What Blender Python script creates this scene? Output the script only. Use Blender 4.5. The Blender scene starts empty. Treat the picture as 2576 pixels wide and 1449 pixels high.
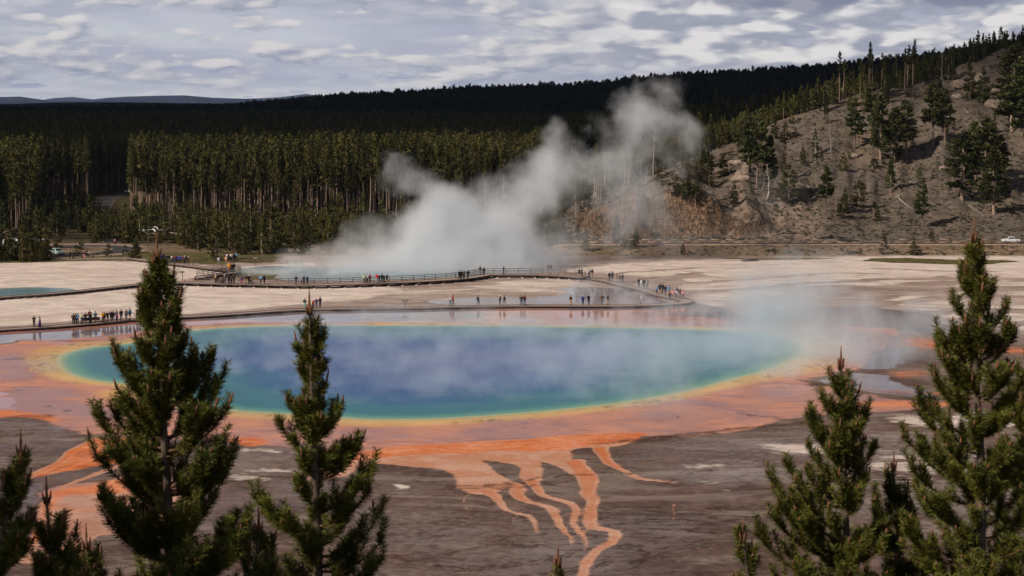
import bpy, math, random
import numpy as np
from math import radians, sin, cos, pi, tan, sqrt
from mathutils import Vector, Matrix

random.seed(7)
rng = np.random.default_rng(11)
SC = bpy.context.scene
COL = SC.collection

# ------------------------------------------------------------------ camera
F = 4800.0            # focal length in units of 1/2576 of the frame width
HC = 37.0             # height of the overlook above the basin floor
PITCH = math.atan((724.5 - 256.0) / F)
cam_d = bpy.data.cameras.new('camera')
cam = bpy.data.objects.new('camera', cam_d)
COL.objects.link(cam)
cam.location = (0, 0, HC)
cam.rotation_euler = (pi / 2 - PITCH, 0, 0)
cam_d.sensor_width = 36.0
cam_d.lens = 36.0 * F / 2576.0
cam_d.clip_start = 0.5
cam_d.clip_end = 60000.0
cam_d.dof.use_dof = True
cam_d.dof.focus_distance = 330.0
cam_d.dof.aperture_fstop = 9.0
SC.camera = cam

# ------------------------------------------------------------------ world and sun
SUN_EL = radians(37.0)
SUN_AZ = math.atan2(-0.86, -0.51)          # direction of the sun seen from the ground, x towards the right, y away
SUNV = Vector((cos(SUN_EL) * -0.86, cos(SUN_EL) * -0.51, sin(SUN_EL))).normalized()
sd_ = bpy.data.lights.new('sun', 'SUN')
sd_.energy = 4.1
sd_.angle = radians(0.55)
sd_.color = (1.0, 0.90, 0.77)
sun = bpy.data.objects.new('sun', sd_)
COL.objects.link(sun)
sun.rotation_euler = SUNV.to_track_quat('Z', 'Y').to_euler()

world = bpy.data.worlds.new('World')
SC.world = world
world.use_nodes = True
world.cycles.sampling_method = 'MANUAL'
world.cycles.sample_map_resolution = 512
SC.view_settings.view_transform = 'Standard'
SC.view_settings.look = 'None'
SC.view_settings.exposure = 0.0
SC.view_settings.gamma = 1.0
SC.render.engine = 'CYCLES'
cy = SC.cycles
cy.use_denoising = True
cy.max_bounces = 6
cy.diffuse_bounces = 2
cy.glossy_bounces = 2
cy.transmission_bounces = 2
cy.transparent_max_bounces = 8
cy.volume_bounces = 3
cy.volume_step_rate = 2.5
cy.volume_max_steps = 256
cy.use_adaptive_sampling = True
cy.adaptive_threshold = 0.02
cy.sample_clamp_indirect = 4.0
cy.caustics_reflective = False
cy.caustics_refractive = False


class NT:
    """small helper to write node trees"""
    def __init__(s, tree):
        s.t = tree
        s.n = tree.nodes
        s.l = tree.links

    def node(s, typ, **kw):
        n = s.n.new(typ)
        for k, v in kw.items():
            setattr(n, k, v)
        return n

    def link(s, a, b):
        s.l.new(a, b)

    def put(s, sock, v):
        if isinstance(v, bpy.types.NodeSocket):
            s.l.new(v, sock)
        elif v is not None:
            try:
                sock.default_value = v
            except TypeError:
                sock.default_value = tuple(v)

    def math(s, op, a, b=None, c=None, clamp=False):
        n = s.node('ShaderNodeMath', operation=op)
        n.use_clamp = clamp
        s.put(n.inputs[0], a)
        if b is not None:
            s.put(n.inputs[1], b)
        if c is not None:
            s.put(n.inputs[2], c)
        return n.outputs[0]

    def vmath(s, op, a, b=None, out=0):
        n = s.node('ShaderNodeVectorMath', operation=op)
        s.put(n.inputs[0], a)
        if b is not None:
            s.put(n.inputs[3 if op == 'SCALE' else 1], b)
        return n.outputs[out]

    def ss(s, x, lo, hi, tlo=0.0, thi=1.0):
        """smoothstep map range"""
        n = s.node('ShaderNodeMapRange', interpolation_type='SMOOTHSTEP')
        s.put(n.inputs[0], x)
        s.put(n.inputs[1], lo)
        s.put(n.inputs[2], hi)
        s.put(n.inputs[3], tlo)
        s.put(n.inputs[4], thi)
        return n.outputs[0]

    def mix(s, f, a, b, blend='MIX'):
        n = s.node('ShaderNodeMix', data_type='RGBA', blend_type=blend)
        s.put(n.inputs[0], f)
        s.put(n.inputs[6], a if not (isinstance(a, tuple) and len(a) == 3) else a + (1,))
        s.put(n.inputs[7], b if not (isinstance(b, tuple) and len(b) == 3) else b + (1,))
        return n.outputs[2]

    def noise(s, vec, scale, detail=4, rough=0.55, dist=0.0, dims='3D', out=0):
        n = s.node('ShaderNodeTexNoise', noise_dimensions=dims)
        s.put(n.inputs['Vector'], vec)
        n.inputs['Scale'].default_value = scale
        n.inputs['Detail'].default_value = detail
        n.inputs['Roughness'].default_value = rough
        n.inputs['Distortion'].default_value = dist
        return n.outputs[out]

    def mapping(s, vec, loc=(0, 0, 0), rot=(0, 0, 0), scale=(1, 1, 1)):
        n = s.node('ShaderNodeMapping')
        s.put(n.inputs[0], vec)
        n.inputs[1].default_value = loc
        n.inputs[2].default_value = rot
        n.inputs[3].default_value = scale
        return n.outputs[0]

    def ramp(s, fac, stops, interp='LINEAR'):
        n = s.node('ShaderNodeValToRGB')
        n.color_ramp.interpolation = interp
        e = n.color_ramp.elements
        while len(e) > len(stops):
            e.remove(e[-1])
        while len(e) < len(stops):
            e.new(0.5)
        for k, (p, c) in enumerate(stops):
            e[k].position = p
            e[k].color = tuple(c) + (1,) if len(c) == 3 else c
        s.put(n.inputs[0], fac)
        return n.outputs[0]

    def attr(s, name, typ='GEOMETRY', out=2):
        n = s.node('ShaderNodeAttribute', attribute_name=name, attribute_type=typ)
        return n.outputs[out]


def lin(r, g, b, k=1.0):
    """sRGB 0-255 to linear"""
    def f(c):
        c = c / 255.0
        return (c / 12.92 if c <= 0.04045 else ((c + 0.055) / 1.055) ** 2.4) * k
    return (f(r), f(g), f(b))


def build_world():
    nt = NT(world.node_tree)
    nt.n.clear()
    out = nt.node('ShaderNodeOutputWorld')
    bg = nt.node('ShaderNodeBackground')
    sky = nt.node('ShaderNodeTexSky', sky_type='NISHITA')
    sky.sun_disc = False
    sky.sun_elevation = SUN_EL
    sky.sun_rotation = math.atan2(SUNV.x, SUNV.y)
    sky.altitude = 2200
    sky.air_density = 1.0
    sky.dust_density = 0.6
    tc = nt.node('ShaderNodeTexCoord')
    d = tc.outputs['Generated']
    sep = nt.node('ShaderNodeSeparateXYZ')
    nt.link(d, sep.inputs[0])
    # cloud space: azimuth and elevation (1 unit = 0.1 rad), rows of cloud get thinner towards the horizon
    az = nt.math('MULTIPLY', nt.math('ARCTAN2', sep.outputs[0], sep.outputs[1]), 10.0)
    zc = nt.math('MAXIMUM', sep.outputs[2], -0.02)
    el = nt.math('MULTIPLY', nt.math('POWER', nt.math('ADD', zc, 0.022), 0.7), 22.0)
    comb = nt.node('ShaderNodeCombineXYZ')
    nt.link(az, comb.inputs[0]); nt.link(el, comb.inputs[1])
    v = comb.outputs[0]
    # clear gaps and high thin veil
    veil = nt.noise(nt.mapping(v, loc=(2, 9, 0), scale=(.55, 1.1, 1)), 1.0, 6, .6, .4)
    base = nt.mix(nt.ss(veil, .36, .62), lin(205, 208, 216), lin(176, 180, 198))
    base = nt.mix(nt.ss(el, 1.3, 4.0, 0, .4), base, lin(168, 172, 192))
    skyc = nt.vmath('SCALE', sky.outputs[0], 0.085)
    base = nt.mix(nt.math('MULTIPLY', nt.ss(veil, .42, .30), .35), base, skyc)
    warp = nt.noise(nt.mapping(v, scale=(2.2, 4, 1)), 1.0, 4, .6, out=1)
    v_w = nt.vmath('ADD', v, nt.vmath('MULTIPLY', nt.vmath('SUBTRACT', warp, (.5, .5, .5)), (.16, .14, 0)))

    def fld(loc, sx, sy, det, k):
        """heaped cloud density: fractal noise plus rounded billows of two sizes"""
        p = nt.mapping(v_w, loc=loc, scale=(sx, sy, 1))
        n = nt.noise(p, 1.0, det, .55)
        for sc_, kk in ((3.2, k), (7.5, k * .5)):
            vo = nt.node('ShaderNodeTexVoronoi', feature='SMOOTH_F1', voronoi_dimensions='2D')
            vo.inputs['Scale'].default_value = sc_; vo.inputs['Smoothness'].default_value = .6
            nt.link(p, vo.inputs['Vector'])
            n = nt.math('ADD', n, nt.math('MULTIPLY', nt.math('SUBTRACT', .42, vo.outputs[0]), kk))
        return n

    def layer(base, loc, sx, sy, lo, hi, dark, light, amount, step=.12, det=5, k=.16, shade=(-.07, .09), zone=None):
        """one deck of clouds: each is lit on its upper edge and slaty below"""
        a = fld(loc, sx, sy, det, k)
        up = fld((loc[0] - step * .5, loc[1] + step, loc[2]), sx, sy, det, k)
        tex = nt.noise(nt.mapping(v_w, loc=loc, scale=(sx * 4.5, sy * 5.5, 1)), 1.0, 6, .62)
        sh = nt.math('ADD', nt.math('SUBTRACT', a, up), nt.math('MULTIPLY', nt.math('SUBTRACT', tex, .5), .26))
        col = nt.mix(nt.ss(sh, shade[0] * 1.5, shade[1] * 1.5), dark, light)
        a = nt.math('ADD', a, nt.math('MULTIPLY', nt.math('SUBTRACT', tex, .5), .12))
        m = nt.math('MULTIPLY', nt.ss(a, lo, hi), amount)
        if zone is not None: m = nt.math('MULTIPLY', m, zone)
        return nt.mix(m, base, col)

    base = layer(base, (3.3, 1.2, 0), .6, .9, .43, .58, lin(160, 165, 183), lin(204, 205, 211), .75)
    base = layer(base, (11.3, 4.2, 2), 1.2, 1.0, .50, .58, lin(150, 157, 178), lin(222, 218, 217), .85)
    # nearer heaped clouds, mostly in the upper right
    zone = nt.math('MULTIPLY', nt.ss(az, -.2, .8), nt.ss(el, 2.0, 2.5))
    base = layer(base, (4.0, 7.3, 5), 1.05, .85, (.34), .44, lin(156, 161, 178), lin(230, 227, 226), .9, step=.16, k=.34, zone=zone)
    # slate base of the cloud overhead, at the very top
    topn = nt.math('ADD', el, nt.math('MULTIPLY', nt.math('SUBTRACT', nt.noise(nt.mapping(v_w, scale=(1.5, .4, 1)), 1.0, 5, .6), .5), 1.2))
    base = nt.mix(nt.math('MULTIPLY', nt.ss(topn, 3.36, 3.55), nt.ss(az, .3, 1.2, .1, .75)), base, lin(122, 128, 152))
    # small dark fractus low down
    fr = nt.noise(nt.mapping(v_w, loc=(8, 3, 1), scale=(4.2, 6, 1)), 1.0, 5, .6)
    base = nt.mix(nt.math('MULTIPLY', nt.ss(fr, .60, .66), nt.ss(el, 2.6, 1.8, 0, .75)), base, lin(140, 152, 184))
    # bright strip low over the horizon
    base = nt.mix(nt.math('MULTIPLY', nt.ss(sep.outputs[2], 0.012, 0.002), nt.ss(veil, .35, .6, .2, .7)), base, lin(214, 214, 216))
    up_ = nt.ss(sep.outputs[2], 0.07, 0.35)
    base = nt.mix(up_, base, nt.mix(nt.ss(veil, 0.4, 0.6), lin(152, 160, 182), lin(116, 124, 148)))
    base = nt.mix(nt.ss(sep.outputs[2], -0.01, -0.03), base, (0.03, 0.035, 0.03))
    nt.link(base, bg.inputs[0])
    bg.inputs[1].default_value = 1.0
    nt.link(bg.outputs[0], out.inputs[0])


build_world()

# ------------------------------------------------------------------ projection helpers (photograph -> ground)
CP, SP = cos(PITCH), sin(PITCH)


def ray(u, v):
    a, b = u - 1288.0, 724.5 - v
    return np.array([a, F * CP + b * SP, -F * SP + b * CP])


def G(u, v, z=0.0):
    d = ray(u, v)
    t = (z - HC) / d[2]
    return np.array([d[0] * t, d[1] * t, z])


def proj(x, y, z):
    dz = z - HC
    fw = y * CP - dz * SP
    up = y * SP + dz * CP
    return 1288.0 + F * x / fw, 724.5 - F * up / fw


def dist_v(v, z=0.0):
    return float(G(1288, v, z)[1])


# ------------------------------------------------------------------ numpy noise
_tab = np.random.default_rng(5).random((256, 256)).astype(np.float64)


def vnoise(x, y):
    xi = np.floor(x).astype(int); yi = np.floor(y).astype(int)
    fx = x - xi; fy = y - yi
    fx = fx * fx * (3 - 2 * fx); fy = fy * fy * (3 - 2 * fy)
    a = _tab[xi & 255, yi & 255]; b = _tab[(xi + 1) & 255, yi & 255]
    c = _tab[xi & 255, (yi + 1) & 255]; d = _tab[(xi + 1) & 255, (yi + 1) & 255]
    return (a + (b - a) * fx) * (1 - fy) + (c + (d - c) * fx) * fy


def fbm(x, y, o=4, s=1.0):
    r = np.zeros(np.shape(x)); a = 0.5; t = 0
    x = np.asarray(x, float) * s; y = np.asarray(y, float) * s
    for k in range(o):
        r = r + a * vnoise(x + 17.3 * k, y + 9.1 * k); t += a
        x = x * 2.03; y = y * 2.03; a *= 0.5
    return r / t


def sstep(x, a, b):
    t = np.clip((x - a) / (b - a), 0, 1)
    return t * t * (3 - 2 * t)


# ------------------------------------------------------------------ terrain
_hu = [1330, 1400, 1450, 1500, 1620, 1750, 1850, 1990, 2150, 2300, 2450, 2576, 2700, 3000, 3600]
_hz = [0, 2.5, 6, 9.5, 14, 19.5, 23, 29, 36.8, 43, 48, 52.3, 56, 62, 66]
_hd = [535, 538, 540, 545, 555, 570, 585, 600, 615, 630, 640, 650, 655, 660, 670]
_cu = [1430, 1480, 1560, 1650, 1750, 1820, 1870, 1920, 1975]
_cz = [0, 7.5, 10.5, 11.6, 12.0, 11.0, 8.6, 4.5, 0]


def terrain(x, y):
    x = np.asarray(x, float); y = np.asarray(y, float)
    yy = np.maximum(y, 1.0)
    u = 1288 + x / yy * 4790.0
    D = yy
    n1 = fbm(x, y, 5, 0.03) - 0.5
    n2 = fbm(x + 50, y, 4, 0.11) - 0.5
    # the road bench in front of the hill
    wr = sstep(u, 1330, 1430)
    edge = 458 + 3.0 * n1
    bench = 1.55 * sstep(D, edge, edge + 12) * wr
    # hill
    Zc = np.interp(u, _hu, _hz); Dc = np.interp(u, _hu, _hd)
    Zc = Zc * (1 + 0.22 * n1 * (Zc > 8)) 
    t = np.clip((D - 489) / (Dc - 489), 0, 1)
    prof = 0.70 * t + 0.30 * t * t
    hill = Zc * prof
    cz = np.interp(u, _cu, _cz, left=0, right=0) * (1 + 0.5 * n2 + 1.1 * (fbm(x, x * 0 + 3, 4, .09) - .5))
    cf = sstep(D + 5.0 * n2 + 3 * n1, 495.0, 501.5)
    cl = cz * cf + (Zc - cz) * np.clip((D - 501) / (Dc - 501), 0, 1) * (cz > 0.3)
    w = np.clip(cz / 4.0, 0, 1)
    hill = hill * (1 - w) + np.maximum(cl, 0) * w * (D > 489)
    gully = (fbm(u * 0.011, D * 0.01, 4, 1.0) - 0.5) * 9.0 * np.sin(np.pi * np.clip(t, 0, 1)) * np.clip(Zc / 30, 0, 1) * (1 - w * 0.7)
    hill = hill + gully + 1.0 * n2 * np.clip(t * 6, 0, 1) * (Zc > 4)
    back = sstep(D, Dc, Dc + 500) * 0.55
    hill = np.where(D > Dc, Zc * (1 - back) + 2.0 * n2 * (Zc > 4) * np.exp(-(D - Dc) / 80.0), hill)
    hill = np.maximum(hill, 0) * (D > 489)
    # the slope the photograph is taken from
    s = np.interp(y, [-400, -60, 0, 12, 30, 60, 84, 100], [120, 52, 35.3, 31.0, 22, 8.5, 1.2, 0.0])
    s = s + (fbm(x, y, 4, 0.12) - 0.5) * 1.6 * np.clip(s / 8, 0, 1)
    s = np.where(y > 100, 0, s)
    # forest floor, rising a little far away
    far = 6.0 * sstep(D, 900, 2600) + 2.5 * n1 * sstep(D, 560, 900)
    # low mound at the rim of the far crater and gentle relief in the basin
    rel = 0.5 * (fbm(x, y, 3, 0.012) - 0.5) * sstep(y, 350, 420) * (y < 458)
    return np.maximum(bench * (D <= 2000), bench) + hill + s + far * (1 - np.clip(hill, 0, 1)) + rel


def TZ(x, y):
    return float(terrain(np.array([x]), np.array([y]))[0])


def hit(u, v, dmin=430.0, dmax=2500.0):
    """first point of the terrain behind dmin on the line of sight"""
    d = ray(u, v); d = d / d[1]
    D = np.arange(dmin, dmax, 0.5)
    z = HC + d[2] * D
    tz = terrain(d[0] * D, D)
    k = np.nonzero(tz >= z)[0]
    k = k[0] if len(k) else len(D) - 1
    return np.array([d[0] * D[k], D[k], tz[k]])


# ------------------------------------------------------------------ mesh helpers
MATS = {}


def mesh_from(name, verts, faces=None, mats=(), smooth=False, tri=None, quad=None, midx=None, attrs=None):
    """mesh from numpy arrays; faces: list of tuples, or tri/quad index arrays"""
    me = bpy.data.meshes.new(name)
    verts = np.asarray(verts, np.float32).reshape(-1, 3)
    if faces is not None:
        me.from_pydata(verts.tolist(), [], faces)
    else:
        groups = []
        if quad is not None and len(quad):
            groups.append(np.asarray(quad, np.int32).reshape(-1, 4))
        if tri is not None and len(tri):
            groups.append(np.asarray(tri, np.int32).reshape(-1, 3))
        tot = np.concatenate([g.ravel() for g in groups])
        sizes = np.concatenate([np.full(len(g), g.shape[1], np.int32) for g in groups])
        starts = np.concatenate([[0], np.cumsum(sizes)[:-1]]).astype(np.int32)
        me.vertices.add(len(verts)); me.vertices.foreach_set('co', verts.ravel())
        me.loops.add(len(tot)); me.loops.foreach_set('vertex_index', tot.astype(np.int32))
        me.polygons.add(len(sizes)); me.polygons.foreach_set('loop_start', starts)
        me.update(calc_edges=True)
    for m in mats:
        me.materials.append(m)
    if midx is not None:
        me.polygons.foreach_set('material_index', np.asarray(midx, np.int32))
    me.polygons.foreach_set('use_smooth', np.full(len(me.polygons), bool(smooth)))
    if attrs:
        for k, a in attrs.items():
            at = me.attributes.new(k, 'FLOAT', 'POINT')
            at.data.foreach_set('value', np.asarray(a, np.float32))
    me.update()
    return me


def tag(o, label=None, cat=None, group=None, kind=None):
    if label: o['label'] = label
    if cat: o['category'] = cat
    if group: o['group'] = group
    if kind: o['kind'] = kind
    return o


def link(name, me, parent=None, loc=None):
    o = bpy.data.objects.new(name, me)
    COL.objects.link(o)
    if parent is not None:
        o.parent = parent
    if loc is not None:
        o.location = loc
    return o


def thing(name, label, cat, loc=(0, 0, 0), rz=0.0, group=None):
    o = bpy.data.objects.new(name, None)
    o.empty_display_size = 0.5
    COL.objects.link(o)
    o.location = loc
    o.rotation_euler = (0, 0, rz)
    return tag(o, label, cat, group)


def dup(root, loc, rz=0.0, scale=1.0, label=None, cat=None, group=None):
    r = root.copy(); COL.objects.link(r)
    r.location = loc; r.rotation_euler = (0, 0, rz)
    r.scale = (scale,) * 3 if not isinstance(scale, (tuple, list)) else scale
    if label: r['label'] = label
    if cat: r['category'] = cat
    if group: r['group'] = group
    elif 'group' in r.keys() and group is False: del r['group']
    for ch in list(root.children):
        c = ch.copy(); COL.objects.link(c); c.parent = r
        for g in ch.children:
            e = g.copy(); COL.objects.link(e); e.parent = c
    return r


class MB:
    """collects primitives into one mesh"""
    def __init__(s):
        s.v = []; s.q = []; s.t = []; s.qm = []; s.tm = []; s.n = 0

    def add(s, v, q=None, t=None, m=0):
        v = np.asarray(v, float).reshape(-1, 3)
        s.v.append(v)
        if q is not None and len(q):
            q = np.asarray(q, int).reshape(-1, 4); s.q.append(q + s.n); s.qm.append(np.full(len(q), m))
        if t is not None and len(t):
            t = np.asarray(t, int).reshape(-1, 3); s.t.append(t + s.n); s.tm.append(np.full(len(t), m))
        s.n += len(v)
        return s

    def box(s, c, sz, rz=0.0, m=0, taper=1.0, bev=0.0):
        x, y, z = np.array(sz) / 2
        if bev > 0:
            b = min(bev, x * .45, y * .45, z * .45)
            rings = []
            for zz, ins in ((-z, b), (-z + b, 0), (z - b, 0), (z, b)):
                k = taper if zz > 0 else 1.0
                X = (x - ins) * k; Y = (y - ins) * k
                rings.append([(-X + b, -Y, zz), (X - b, -Y, zz), (X, -Y + b, zz), (X, Y - b, zz), (X - b, Y, zz), (-X + b, Y, zz), (-X, Y - b, zz), (-X, -Y + b, zz)])
            v = np.array(rings).reshape(-1, 3)
            q = [(r * 8 + i, r * 8 + (i + 1) % 8, r * 8 + 8 + (i + 1) % 8, r * 8 + 8 + i) for r in range(3) for i in range(8)]
            t = []
            for r, fl in ((0, 1), (24, 0)):
                for i in range(1, 7):
                    t.append((r, r + i + 1, r + i) if fl else (r, r + i, r + i + 1))
        else:
            k = taper
            v = np.array([(-x, -y, -z), (x, -y, -z), (x, y, -z), (-x, y, -z), (-x * k, -y * k, z), (x * k, -y * k, z), (x * k, y * k, z), (-x * k, y * k, z)])
            q = [(0, 3, 2, 1), (4, 5, 6, 7), (0, 1, 5, 4), (1, 2, 6, 5), (2, 3, 7, 6), (3, 0, 4, 7)]; t = None
        ca, sa = cos(rz), sin(rz)
        v = v @ np.array([[ca, sa, 0], [-sa, ca, 0], [0, 0, 1]]) + np.array(c)
        return s.add(v, q, t, m)

    def tube(s, pts, rad, n=6, m=0, cap=True):
        pts = np.asarray(pts, float); k = len(pts)
        rad = np.full(k, rad) if np.isscalar(rad) else np.asarray(rad, float)
        tan_ = np.gradient(pts, axis=0)
        tan_ /= np.linalg.norm(tan_, axis=1)[:, None] + 1e-9
        ref = np.array([0, 0, 1.0]) if abs(tan_[0][2]) < 0.8 else np.array([1.0, 0, 0])
        a = np.cross(tan_, ref); a /= np.linalg.norm(a, axis=1)[:, None] + 1e-9
        b = np.cross(tan_, a)
        th = np.arange(n) * 2 * pi / n
        v = pts[:, None, :] + rad[:, None, None] * (np.cos(th)[None, :, None] * a[:, None, :] + np.sin(th)[None, :, None] * b[:, None, :])
        i = np.arange(n); j = (i + 1) % n
        q = [np.stack([r * n + i, r * n + j, (r + 1) * n + j, (r + 1) * n + i], 1) for r in range(k - 1)]
        t = []
        vv = v.reshape(-1, 3)
        if cap:
            vv = np.vstack([vv, pts[0], pts[-1]])
            t = [(k * n, jj, ii) for ii, jj in zip(i, j)] + [(k * n + 1, (k - 1) * n + ii, (k - 1) * n + jj) for ii, jj in zip(i, j)]
        return s.add(vv, np.concatenate(q), t, m)

    def mesh(s, name, mats, smooth=False):
        q = np.concatenate(s.q) if s.q else None
        t = np.concatenate(s.t) if s.t else None
        mi = np.concatenate((s.qm if s.q else []) + (s.tm if s.t else []))
        return mesh_from(name, np.concatenate(s.v), quad=q, tri=t, mats=mats, smooth=smooth, midx=mi)

    def build(s, name, mats, parent=None, smooth=False, loc=None):
        if not isinstance(mats, (list, tuple)):
            mats = [mats]
        return link(name, s.mesh(name, mats, smooth), parent, loc)


def bsdf_mat(name):
    m = bpy.data.materials.new(name)
    m.use_nodes = True
    nt = NT(m.node_tree)
    b = nt.n['Principled BSDF']
    MATS[name] = m
    return m, nt, b


def simple(name, col, rough=0.7, metal=0.0, var=0.15, scale=6.0, spec=0.4, rnd=0.0, coat=0.0):
    """procedural surface: base colour broken up by noise, roughness too"""
    m, nt, b = bsdf_mat(name)
    tc = nt.node('ShaderNodeTexCoord')
    n = nt.noise(tc.outputs['Object'], scale, 5, 0.6)
    dark = tuple(c * (1 - var) for c in col); lite = tuple(min(1, c * (1 + var)) for c in col)
    c = nt.mix(nt.ss(n, 0.3, 0.7), dark, lite)
    if rnd > 0:
        oi = nt.node('ShaderNodeObjectInfo')
        hsv = nt.node('ShaderNodeHueSaturation')
        nt.link(nt.ss(oi.outputs['Random'], 0, 1, 1 - rnd, 1 + rnd), hsv.inputs['Value'])
        nt.link(c, hsv.inputs['Color']); c = hsv.outputs[0]
    nt.link(c, b.inputs['Base Color'])
    nt.link(nt.ss(n, 0.2, 0.8, rough * 0.9, min(1, rough * 1.1)), b.inputs['Roughness'])
    b.inputs['Metallic'].default_value = metal
    b.inputs['Specular IOR Level'].default_value = spec
    b.inputs['Coat Weight'].default_value = coat
    return m

# ------------------------------------------------------------------ polygons on the basin floor (photograph coordinates -> ground)
def W(poly, z=0.0):
    return np.array([G(u, v, z)[:2] for u, v in poly])


def smooth_poly(P, n=6, closed=True):
    """Catmull-Rom through the points"""
    P = np.asarray(P, float); k = len(P); out = []
    rng_ = range(k) if closed else range(k - 1)
    for i in rng_:
        if closed:
            p0, p1, p2, p3 = P[i - 1], P[i], P[(i + 1) % k], P[(i + 2) % k]
        else:
            p0, p1, p2, p3 = P[max(i - 1, 0)], P[i], P[i + 1], P[min(i + 2, k - 1)]
        for j in range(n):
            t = j / n
            out.append(0.5 * ((2 * p1) + (-p0 + p2) * t + (2 * p0 - 5 * p1 + 4 * p2 - p3) * t * t + (-p0 + 3 * p1 - 3 * p2 + p3) * t ** 3))
    if not closed:
        out.append(P[-1])
    return np.array(out)


def seg_dist(px, py, a, b):
    d = b - a; L = d @ d + 1e-12
    t = np.clip(((px - a[0]) * d[0] + (py - a[1]) * d[1]) / L, 0, 1)
    return np.hypot(px - a[0] - t * d[0], py - a[1] - t * d[1]), t


def sdf(px, py, P, reach=30.0):
    """signed distance to a polygon, negative inside, computed only near it"""
    out = np.full(px.shape, 1e3)
    lo = P.min(0) - reach; hi = P.max(0) + reach
    m = (px > lo[0]) & (px < hi[0]) & (py > lo[1]) & (py < hi[1])
    x = px[m]; y = py[m]
    if len(x) == 0:
        return out
    d = np.full(x.shape, 1e3); ins = np.zeros(x.shape, bool)
    k = len(P)
    for i in range(k):
        a = P[i]; b = P[(i + 1) % k]
        dd, _ = seg_dist(x, y, a, b)
        d = np.minimum(d, dd)
        c = (a[1] > y) != (b[1] > y)
        with np.errstate(divide='ignore', invalid='ignore'):
            xi = a[0] + (y - a[1]) * (b[0] - a[0]) / (b[1] - a[1] if b[1] != a[1] else 1e-9)
        ins ^= c & (x < xi)
    out[m] = np.where(ins, -d, d)
    return out


POOL_PX = [(143, 908), (165, 888), (230, 873), (330, 862), (430, 838), (540, 826), (700, 820), (1000, 818), (1300, 820), (1600, 825), (1800, 830),
           (1930, 842), (2010, 862), (2030, 885), (1985, 912), (1930, 934), (1840, 957), (1740, 984), (1600, 1010), (1400, 1034), (1200, 1050),
           (1050, 1057), (900, 1056), (800, 1048), (700, 1042), (600, 1036), (520, 1026), (450, 1008), (400, 986), (360, 972), (300, 966), (230, 958), (165, 938)]
POOL = smooth_poly(W(POOL_PX), 5)
RING_PX = [(60, 905), (100, 878), (200, 862), (330, 852), (430, 830), (540, 820), (700, 815), (1000, 813), (1300, 814), (1600, 818), (1800, 822), (1960, 832),
           (2080, 845), (2150, 885), (2080, 930), (1970, 952), (1850, 972), (1740, 999), (1600, 1023), (1400, 1047), (1200, 1064), (1050, 1072), (900, 1072), (800, 1064),
           (700, 1056), (600, 1050), (520, 1042), (420, 1024), (330, 1012), (255, 998), (255, 982), (300, 974), (200, 964), (110, 945)]
RING = smooth_poly(W(RING_PX), 4)
CRATER_PX = [(600, 678), (640, 671), (700, 668), (820, 672), (1000, 674), (1250, 675), (1420, 678), (1400, 685), (1300, 688), (1210, 691), (1120, 698), (1000, 704),
             (900, 707), (800, 708), (730, 706), (690, 699), (700, 691), (650, 686)]
CRATER = smooth_poly(W(CRATER_PX), 4)
TURQ_PX = [(-220, 742), (-100, 731), (20, 724), (90, 722), (160, 724), (195, 729), (165, 735), (110, 741), (40, 746), (-60, 751), (-200, 756)]
TURQ = smooth_poly(W(TURQ_PX), 4)

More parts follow.
